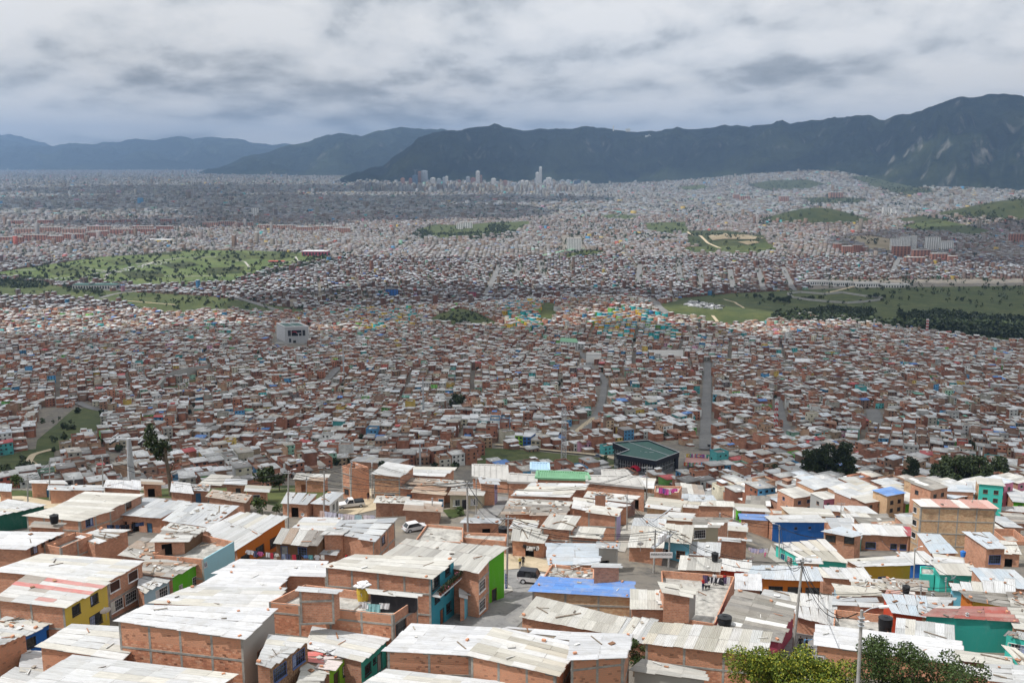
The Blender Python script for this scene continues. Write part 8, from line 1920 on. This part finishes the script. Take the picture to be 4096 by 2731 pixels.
lattice((3101, 1732), (3104, 1597), 'red and white lattice mast among the slope houses', 2.6, 1.4, [(.5, .04, .04), (.65, .65, .65)])
lattice((3706, 1345), (3708, 1275), 'red and white lattice mast before the riverside woods', 3.2, 2.4, [(.5, .04, .04), (.65, .65, .65)])
lattice((3495, 1320), (3496, 1276), 'thin lattice mast before the woods', 2.2, 1.5, [(.5, .5, .5)])
# school below the grassy slope
def slab_building(tile, pts, hh, label, wall, roofmat, cat='school', name='school_building', ops='', rib=None, eave=.5):
    px = [tile_xy(tile, *p) for p in pts]; cu = sum(p[0] for p in px)/4; cv = sum(p[1] for p in px)/4; c = P(cu, cv, hh); z0 = float(G(c[0], c[1])); top = [PZ(u, v, z0+hh) for u, v in px]
    h = house(top, z0, {'*': wall}, parse_ops(ops), None, 'u', label, cat, name, 'school buildings', detail=1, base_drop=6)
    o = np.array(h.org); m = MB(); A, B, C, D = [p-o for p in h.top]; m.face([tuple(p+np.array((0, 0, .25))) for p in (A, B, C, D)])
    for p, q in ((A, B), (B, C), (C, D), (D, A)): m.bar(tuple(p+np.array((0, 0, .2))), tuple(q+np.array((0, 0, .2))), eave, .4)
    m.build('roof', roofmat, h.root)
    if rib:
        for i in range(1, rib): t = i/rib; m = MB(); m.bar(tuple(A*(1-t)+B*t+np.array((0, 0, .32))), tuple(D*(1-t)+C*t+np.array((0, 0, .32))), .12, .14); m.build('roof_rib', roofmat, h.root)
    return h
paint('roof_green', (.16, .34, .20), .6, .12, .6); paint('roof_concrete', (.42, .41, .39), .9, .2, .5); paint('roof_dark', (.07, .07, .072), .7, .2, .4); paint('roof_white', (.62, .63, .64), .6, .15, .3); paint('roof_red', (.45, .06, .06), .6, .15, .3); paint('roof_blue', (.07, .18, .45), .6, .15, .3); paint('roof_sky', (.35, .5, .62), .6, .15, .3); paint('court_paint', (.42, .24, .22), .8, .2, .3)
slab_building('M2', [(1340, 1318), (1710, 1330), (1692, 1284), (1350, 1270)], 4.6, 'school hall with a ribbed pale green roof', 'b', 'roof_green', rib=22)
slab_building('M2', [(1690, 1345), (2085, 1385), (2040, 1310), (1690, 1305)], 4.2, 'school wing with a beamed grey concrete roof', 'b', 'roof_concrete', ops='f:0o.3 f:0o.6 f:0o.85', rib=5)
slab_building('M2', [(1800, 1305), (2000, 1310), (1960, 1268), (1795, 1264)], 4.6, 'upper school wing with a grey slab roof', 'b', 'roof_concrete', rib=4)
slab_building('M2', [(1150, 1345), (1340, 1350), (1345, 1300), (1150, 1290)], 4.2, 'school wing with a flat roof left of the green hall', 'b', 'roof_concrete', ops='f:0W.5', rib=3)
slab_building('M2', [(905, 1310), (1145, 1335), (1140, 1232), (905, 1226)], 3.6, 'covered yard with a dark slotted roof above the street poles', 'b', 'roof_concrete', rib=6)
slab_building('M2', [(1305, 1262), (1430, 1266), (1425, 1215), (1305, 1212)], 4.4, 'small light blue roofed hall behind the green school roof', 'white', 'roof_sky', rib=6)
# painted court with murals
def court():
    z = float(G(*P(2785, 1880)[:2])); q = [PZ(u, v, z+.5) for u, v in ((2735, 1862), (2830, 1868), (2838, 1832), (2745, 1828))]; o = sum(q)/4; e = empty('sports_court', o); tag(e, 'small sports court with brightly painted low walls', 'court'); m = MB(); m.face([tuple(p-o) for p in q]); m.build('court_surface', 'court_paint', e); rs = random.Random(3)
    for (a, b), nm in (((q[0], q[1]), 0), ((q[3], q[2]), 1)):
        m = MB(); n = 14
        for i in range(n):
            p = a+(b-a)*i/n-o; r = a+(b-a)*(i+1)/n-o; col = rs.choice([(.05, .1, .45), (.6, .1, .05), (.65, .4, .05), (.6, .6, .6), (.05, .3, .2), (.3, .05, .3)]); m.face([tuple(p), tuple(r), tuple(r+np.array((0, 0, 2.2))), tuple(p+np.array((0, 0, 2.2)))], 0, None, col)
            m.box(tuple((p+r)/2+np.array((0, -.05, 1.1))), (.9, .1, .9), .4*i, 0, None, rs.choice([(.65, .6, .1), (.6, .15, .05), (.1, .3, .6), (.6, .6, .6)]))
        m.build('mural_wall', 'house_walls', e)
    for s in (0, 1):
        p = (q[0]+q[3])/2 if s == 0 else (q[1]+q[2])/2; p = p-o; m = MB(); m.bar(tuple(p), tuple(p+np.array((0, 0, 3))), .1); m.box(tuple(p+np.array((0, 0, 3))), (.1, 1.6, 1.0)); m.build('goal_frame', 'white_metal', e)
court()
# larger single buildings of the slope
def block(px, hh, label, wall, roofmat, win=0, cat='building', name='building', rows=None, frame='pane', group=None, base=None):
    """a box building from its roof corners in the picture: walls, roof, windows"""
    if base is None: cu = sum(p[0] for p in px)/4; cv = sum(p[1] for p in px)/4; c = P(cu, cv, hh); z0 = float(G(c[0], c[1]))
    else: z0 = float(P(*base)[2])
    q = [PZ(u, v, z0+hh) for u, v in px]; o = sum(q)/4; o[2] = z0; e = empty(name, o); tag(e, label, cat, group); q = [p-o for p in q]
    m = MB(); prism(m, q, -5, hh, 0, False); m.build('wall', wall, e); m = MB(); m.face([tuple(p+np.array((0, 0, .1))) for p in q])
    for i in range(4): m.bar(tuple(q[i]+np.array((0, 0, .15))), tuple(q[(i+1) % 4]+np.array((0, 0, .15))), .5, .5)
    m.build('roof', roofmat, e); n = max(1, int(hh/3.0)) if rows is None else rows
    if win:
        for s in (0, 1, 3):
            a, b = q[s], q[(s+1) % 4]; L = np.linalg.norm(b-a); d = (b-a)/L; nn = np.array((d[1], -d[0], 0)); k = win if s == 0 else max(2, int(win*.5))
            for r in range(n):
                z = hh-1.6-r*(hh/n)*.97
                for i in range(k):
                    p = a+d*(L*(i+.5)/k); w = L/k*.30; m = MB(); f = [p-d*w+nn*.06, p+d*w+nn*.06]; m.face([(f[0][0], f[0][1], z-.8), (f[1][0], f[1][1], z-.8), (f[1][0], f[1][1], z+.7), (f[0][0], f[0][1], z+.7)]); m.build('window', 'window_glass', e)
    return e
M2 = lambda *p: [tile_xy('M2', *q) for q in p]
block(M2((1506, 372), (1628, 380), (1618, 352), (1510, 346)), 12, 'white three-storey block with a green roof on the slope', 'wall_white', 'roof_green', 6, base=(2270, 1400))
block(M2((1628, 388), (1690, 390), (1680, 376), (1625, 372)), 7, 'white annex right of the green-roofed block', 'wall_white', 'roof_white', 3)
block(M2((2140, 470), (2352, 475), (2352, 430), (2110, 430)), 6, 'big grey shed with a flat dull roof beside the straight street', 'wall_concrete', 'roof_concrete')
block(M2((1685, 460), (1790, 465), (1785, 448), (1690, 444)), 12, 'white hall with a grey side on the slope', 'wall_white', 'roof_concrete', base=(2370, 1450))
block(M2((305, 1092-1150+1150-1080), (388, 14), (385, -2), (308, -3)), 14, 'dark blue block rising above the valley houses', 'wall_deepblue', 'roof_dark', 4, base=(1570, 1155))
block(M2((875, 30), (935, 32), (930, 18), (880, 18)), 15, 'dark red block above the colourful hill', 'wall_maroon', 'roof_dark', 5, base=(1890, 1190))
block([(1500, 1440-235), (1530, 1207), (1528, 1197), (1502, 1196)], 0.1+12, 'grey concrete hall at the left edge of the valley houses', 'wall_grey', 'roof_concrete', 4) if False else None
M3f = lambda *p: [tile_xy('M3', *q) for q in p]
block(M3f((770, 512), (872, 516), (872, 490), (775, 488)), 9, 'white-topped dark glass shop block at right', 'wall_white', 'roof_white', 5)
block(M3f((848, 990), (1058, 996), (955, 955), (870, 960)), 7, 'brick sports hall with a white gabled roof and green edge', 'wall_orange', 'roof_white', 0)
block(M3f((765, 1075), (872, 1080), (868, 1055), (770, 1052)), 8, 'pale green three-storey house with a red roof', 'wall_turq', 'roof_red', 3)
block(M3f((980, 1085), (1088, 1090), (1050, 1060), (985, 1058)), 7, 'brick house with a bright blue roof on the right slope', 'brick_old', 'roof_blue', 2)
block(M3f((1430, 1250), (1545, 1255), (1520, 1210), (1430, 1208)), 5, 'house with a big blue skylit roof before the trees', 'wall_beige', 'roof_blue', 0)
block(M3f((212, 1120), (378, 1125), (378, 1092), (215, 1088)), 8, 'long three-storey brick house at the foot of the straight street', 'brick_old', 'roof_concrete', 7)
block(M3f((206, 735), (318, 740), (318, 722), (208, 720)), 8, 'pale blue house beside the straight street', 'wall_sky', 'roof_concrete', 5)
block(M3f((384, 1232), (440, 1236), (438, 1222), (386, 1220)), 7, 'narrow dark blue house before the court', 'wall_deepblue', 'roof_concrete', 2, rows=2)
block(M2((1195, 1018), (1248, 1020), (1246, 1002), (1198, 1000)), 8, 'lime green three-storey house above the dirt road', 'wall_lime', 'roof_white', 2, rows=3)
block(M2((1250, 1026), (1302, 1028), (1336, 1000), (1262, 998)), 8, 'navy three-storey house right of the lime green one', 'wall_deepblue', 'roof_white', 2, rows=3)
block(M2((1190+ -60, 1030), (1192, 1034), (1190, 1012), (1140, 1010)), 6, 'grey house left of the lime green one', 'wall_grey', 'roof_white', 2, rows=2)
block(M2((1305, 1050), (1370, 1054), (1388, 1030), (1320, 1026)), 6, 'beige house right of the navy one', 'wall_beige', 'roof_concrete', 2, rows=2)
block(M2((1408, 1012), (1490, 1016), (1500, 995), (1420, 992)), 8, 'brown three-storey house at the end of the dirt road row', 'brick_old', 'roof_white', 2, rows=3)
block(M2((530, 1005), (592, 1008), (594, 985), (536, 982)), 8, 'yellow three-storey house on the lower slope', 'wall_yellow', 'roof_white', 2, rows=3)
block(M2((830, 905), (884, 908), (884, 880), (832, 878)), 8, 'cream three-storey house with dark balconies', 'wall_cream', 'roof_white', 2, rows=3)
block(M2((886, 900), (940, 902), (940, 872), (888, 870)), 9, 'grey three-storey house beside the cream one', 'wall_grey', 'roof_white', 2, rows=3)
# ---------------------------------------------------------------- far: apartments, towers, retaining walls
def retaining_wall():
    pts = [(620, 1555), (650, 1530), (690, 1512), (740, 1500), (790, 1488), (835, 1468)]; w = PV([a for a, b in pts], [b+22 for a, b in pts]); hh = [9, 12, 14, 14, 13, 10]; m = MB()
    for i in range(5):
        a, b = w[i], w[i+1]
        m.face([(a[0], a[1], a[2]-4), (b[0], b[1], b[2]-4), (b[0]-.5, b[1]+3, b[2]+hh[i+1]), (a[0]-.5, a[1]+3, a[2]+hh[i])])
        m.face([(a[0]-.5, a[1]+3, a[2]+hh[i]), (b[0]-.5, b[1]+3, b[2]+hh[i+1]), (b[0], b[1]+14, b[2]+hh[i+1]-2), (a[0], a[1]+14, a[2]+hh[i]-2)])
    tag(m.build('retaining_wall', 'concrete'), 'curved grey concrete retaining wall above a grass slope', 'wall')
retaining_wall()
def prison_wall():
    pts = [(3148, 1180), (3175, 1196), (3240, 1206), (3330, 1214), (3390, 1218), (3440, 1214), (3520, 1205), (3530, 1196), (3460, 1190), (3370, 1176), (3300, 1182), (3200, 1174)]; w = PV([a for a, b in pts], [b for a, b in pts]); m = MB(); n = len(w)
    for i in range(n):
        a, b = w[i], w[(i+1) % n]; m.bar((a[0], a[1], a[2]+2), (b[0], b[1], b[2]+2), .6, 8)
    tag(m.build('perimeter_wall', 'roof_concrete'), 'pale perimeter wall enclosing a compound on the river meadow', 'wall')
prison_wall()
def apartment(u0, u1, vt, vb, label, wall, group, depth=14, floors=5, cols=6, y=None, roof='roof_concrete'):
    b = P((u0+u1)/2, vb); a0, a1 = PD(u0, vb, b[1]), PD(u1, vb, b[1]); H = PD(u0, vt, b[1])[2]-b[2]; o = np.array(((a0[0]+a1[0])/2, b[1], float(G(b[0], b[1])))); e = empty('apartment_block', o); tag(e, label, 'apartment block', group); w = (a1[0]-a0[0])
    m = MB(); m.box((0, depth/2, H/2-2), (w, depth, H+4)); m.build('wall', wall, e); m = MB(); m.box((0, depth/2, H+.4), (w+.6, depth+.6, .8)); m.build('roof', roof, e)
    for k in range(cols):
        m = MB(); x = -w/2+w*(k+.5)/cols
        for f in range(floors): m.box((x, -.05, H*(f+.55)/floors), (w/cols*.5, .2, H/floors*.5))
        m.build('window_column', 'window_glass', e)['kind'] = 'stuff'
    for s in (-1, 1):
        m = MB()
        for f in range(floors): m.box((s*w/2, depth/2, H*(f+.55)/floors), (.2, depth*.5, H/floors*.45))
        m.build('window_column', 'window_glass', e)['kind'] = 'stuff'
paint('wall_terracotta', (.36, .17, .12), .85, .15, .1); paint('wall_pinkbrick', (.42, .24, .18), .85, .15, .1); paint('wall_ivory', (.74, .73, .70), .85, .15, .1); paint('wall_slate', (.42, .46, .50), .6, .15, .1); paint('wall_glassy', (.10, .16, .24), .3, .2, .05)
rsA = random.Random(12)
rows = [('nearest the park at far left', 'wall_terracotta', [(0, 90, 948, 974), (92, 185, 940, 968), (190, 250, 944, 972), (252, 330, 936, 962), (340, 400, 930, 956)]),
        ('behind the park edge at left', 'wall_pinkbrick', [(60, 150, 915, 940), (160, 240, 910, 936), (250, 340, 915, 940), (350, 440, 905, 930), (450, 520, 912, 936), (530, 610, 905, 928)]),
        ('before the yellow hall', 'wall_terracotta', [(360, 430, 925, 952), (440, 540, 918, 942), (545, 620, 915, 938), (625, 690, 905, 925)]),
        ('behind the park at centre', 'wall_pinkbrick', [(810, 870, 890, 912), (875, 940, 886, 908), (945, 1010, 890, 910), (1030, 1100, 900, 920), (1105, 1180, 902, 922), (1185, 1250, 908, 930), (1255, 1330, 906, 926), (1335, 1400, 912, 934)]),
        ('far behind the park', 'wall_terracotta', [(395, 470, 880, 898), (480, 545, 878, 896), (640, 700, 876, 894), (150, 210, 880, 900), (20, 90, 882, 902)])]
for nm, wl, L in rows:
    for i, (a, b, c, d) in enumerate(L): apartment(a, b, c, d, f'long brick apartment block, {ORD[i]} from the left {nm}', wl, 'brick apartment blocks by the park', 16, 5, 8)
for i, (a, b, c, d) in enumerate([(3335, 3365, 975, 1008), (3370, 3410, 985, 1015), (3412, 3450, 980, 1012), (3452, 3470, 990, 1015), (3570, 3640, 985, 1030), (3650, 3720, 1000, 1040), (3725, 3790, 1015, 1050), (3795, 3830, 1025, 1055), (3620, 3700, 1030, 1058), (4040, 4096, 935, 975)]): apartment(a, b, c, d, f'reddish apartment block, {ORD[i]} from the left on the right-hand hill', 'wall_terracotta', 'reddish apartment blocks on the right', 14, 7, 5)
for i, (a, b, c, d) in enumerate([(3565, 3600, 955, 1005), (3605, 3640, 950, 1000), (3645, 3665, 945, 1000), (3705, 3760, 950, 1000), (3765, 3812, 965, 1008)]): apartment(a, b, c, d, f'white high-rise apartment block, {ORD[i]} from the left below the hill', 'wall_ivory', 'white apartment high-rises', 16, 12, 6)
for i, (a, b, c, d) in enumerate([(3532, 3560, 830, 858), (3566, 3582, 834, 860), (3584, 3604, 842, 868)]): apartment(a, b, c, d, f'white tower block, {ORD[i]} from the left of three beyond the knoll', 'wall_ivory', 'three white tower blocks', 18, 12, 4)
for i, (a, b, c, d) in enumerate([(2935, 2960, 778, 800), (2962, 3000, 784, 806), (3120, 3155, 786, 812), (3320, 3372, 770, 795)]): apartment(a, b, c, d, f'pale apartment group, {ORD[i]} from the left below the mountain barrios', 'wall_pinkbrick', 'pale apartments below the mountain', 40, 10, 5)
apartment(2268, 2326, 955, 1004, 'tan concrete tower block under construction above a green fence', 'wall_ivory', None, 20, 14, 9)
road('green_fence', 'roof_green', [(2165, 1028), (2230, 1015), (2290, 1004), (2340, 1000)], 10, 3)
apartment(1008, 1032, 833, 868, 'lone white tower block left of centre on the plain', 'wall_ivory', None, 20, 12, 3); apartment(1826, 1850, 895, 920, 'left of two pale blocks above the green field', 'wall_ivory', None, 20, 8, 3); apartment(1852, 1890, 890, 916, 'right of two pale blocks above the green field', 'wall_ivory', None, 20, 8, 4)
apartment(580, 668, 962-0, 976, 'low hall with a yellow front behind the park', 'wall_mustard', None, 60, 1, 2) if False else apartment(582, 680, 960, 972, 'low hall with a yellow front behind the park', 'wall_yellow', None, 40, 1, 2, None, 'roof_white')
apartment(1208, 1310, 1006, 1026, 'white-roofed sports hall at the right end of the park', 'wall_maroon', None, 40, 1, 8, None, 'roof_white')
apartment(1072, 1135, 1046, 1054, 'low orange-roofed pavilion in the park', 'wall_grey', None, 20, 1, 3, None, 'roof_red')
apartment(290, 462, 1140, 1162, 'long green-roofed transit terminal below the park', 'wall_grey', None, 30, 1, 16, None, 'station_green')
for i, (a, b, c, d) in enumerate([(3240, 3330, 1126, 1142), (3335, 3420, 1130, 1146), (3425, 3520, 1134, 1150), (3530, 3640, 1140, 1154)]): apartment(a, b, c, d, f'long grey-roofed warehouse, {ORD[i]} from the left along the meadow', 'wall_ivory', 'warehouses along the meadow', 30, 1, 10, None, 'roof_concrete')
def tower(x0, x1, yt, label, wall, yb=192, d=10500, fins=5, glass='window_glass', top=None):
    k = 800/1344; u0, u1, vt, vb = 1600+x0*k, 1600+x1*k, 640+yt*k, 640+yb*k; b0, b1 = PD(u0, vb, d), PD(u1, vb, d); zt = PD(u0, vt, d)[2]; w = b1[0]-b0[0]; z0 = min(float(G(b0[0], d)), b0[2]); H = zt-z0
    e = empty('office_tower', ((b0[0]+b1[0])/2, d, z0)); tag(e, label, 'tower', 'downtown towers'); D = min(w, 40)
    m = MB(); m.box((0, D/2, H/2-3), (w, D, H+6)); m.build('shaft', wall, e)
    for i in range(fins):
        m = MB(); m.box((-w/2+w*(i+.5)/fins, -.3, H*.5), (w/fins*.32, 1.0, H*.93)); m.build('window_strip', glass, e)
    m = MB(); m.box((w/2, D/2, H*.5), (1.0, D*.6, H*.93)); m.build('window_strip', glass, e)
    m = MB(); m.box((0, D/2, H+2), (w*.55, D*.5, 7)); m.build('plant_room', wall, e)
    if top: m = MB(); m.bar((0, D/2, H), (0, D/2, H+top), 2.5); m.bar((-22, D/2, H+top*.9), (34, D/2, H+top*.9), 2.0); m.build('crane', 'metal_grey', e)
TW = [(143, 187, 73, 'broad blue-grey slab tower, tallest at the left of downtown', 'wall_slate'), (122, 142, 80, 'slim brownish tower left of the broad slab', 'wall_pinkbrick'), (83, 120, 105, 'blue-green tower with a crane at the left of downtown', 'wall_glassy'), (287, 304, 118, 'grey tower left of its white twin', 'wall_slate'), (305, 324, 112, 'white tower, right of the left-hand twins', 'wall_ivory'), (205, 238, 122, 'white block right of the broad slab', 'wall_ivory'), (248, 275, 128, 'grey block between the white ones', 'wall_slate'), (510, 537, 76, 'tall slender white tower left of centre downtown', 'wall_ivory'), (444, 470, 115, 'dark-striped tower left of the slender white one', 'wall_slate'), (475, 508, 122, 'pink brick block beside the slender white tower', 'wall_terracotta'), (539, 553, 104, 'narrow pinkish tower right of the slender white one', 'wall_pinkbrick'), (613, 645, 126, 'pale stepped block below the forest', 'wall_ivory'), (692, 722, 140, 'brown square tower at mid downtown', 'wall_pinkbrick'), (742, 778, 155, 'wide grey tower right of the brown one', 'wall_slate'), (810, 833, 140, 'left of a pair of white towers', 'wall_ivory'), (838, 863, 141, 'right of a pair of white towers', 'wall_ivory'), (904, 912, 125, 'lowest step of the stepped skyscraper', 'wall_slate'), (912, 934, 85, 'middle shaft of the stepped skyscraper', 'wall_ivory'), (935, 953, 48, 'highest shaft of the stepped skyscraper', 'wall_ivory'), (983, 1018, 120, 'white-framed glass tower right of the stepped skyscraper', 'wall_ivory'), (1005, 1028, 168, 'low cream tower before the white-framed one', 'wall_ivory'), (1078, 1105, 136, 'left grey tower at the right of downtown', 'wall_slate'), (1118, 1143, 136, 'right grey tower at the right of downtown', 'wall_slate'), (1113, 1150, 155, 'wide grey block before the right grey tower', 'wall_slate'), (1167, 1190, 142, 'blue glass tower at the right end of downtown', 'wall_glassy'), (1190, 1212, 135, 'taller blue glass tower at the right end of downtown', 'wall_glassy'), (388, 410, 138, 'reddish tower right of the left-hand twins', 'wall_terracotta'), (60, 82, 125, 'brick tower at the left end of downtown', 'wall_terracotta'), (5, 32, 124, 'greyish brick tower at the far left of downtown', 'wall_pinkbrick'), (335, 372, 162, 'low wide block before the forest', 'wall_ivory')]
for i, a in enumerate(TW): tower(*a, d=10500-(i % 5)*30, top=60 if 'crane' in a[3] else None, fins=7 if 'broad' in a[3] else 4)
for i, (u, v, w, h, lab) in enumerate(((2510, 523, 60, 22, 'white hilltop church and buildings on the ridge'), (2452, 520, 14, 50, 'radio mast cluster left of the hilltop church'), (3130, 492, 30, 22, 'small white hilltop shrine on the right-hand ridge'), (2590, 545, 70, 9, 'white buildings below the hilltop church'))):
    p = PD(u, v, 13350); e = empty('hilltop_building', p); tag(e, lab, 'building'); m = MB(); m.box((0, -40, h/2-8), (w, 20, h+16)); m.build('wall', 'wall_white', e); m = MB(); m.box((w*.2, -40, h+8), (w*.15, 10, 16), 0, 0, None, None, .5); m.build('bell_tower', 'wall_white', e)
# parked buses and lorries in the depot
def depot():
    rs = np.random.default_rng(2); m = MB()
    for poly, n in (([(850, 1180), (980, 1165), (1260, 1150), (1275, 1165), (1000, 1198)], 170), ([(100, 1130), (300, 1110), (640, 1050), (700, 1052), (420, 1105)], 160), ([(2760, 1205), (2900, 1228), (2880, 1245), (2740, 1225)], 120)):
        for p in scatter(poly, n, n): m.box((p[0], p[1], p[2]+2.2), (rs.uniform(2.3, 9), 2.6, rs.uniform(1.6, 3.0)), rs.choice([.2, .35, 1.7]), 0, None, tuple(np.array(rs.choice([.6, .5, .25, .1, .65]))*np.array([1, 1, 1.02])))
    tag(m.build('parked_vehicles', 'house_walls'), 'rows of parked lorries, buses and cars around the park', 'vehicles', kind='stuff')
depot()
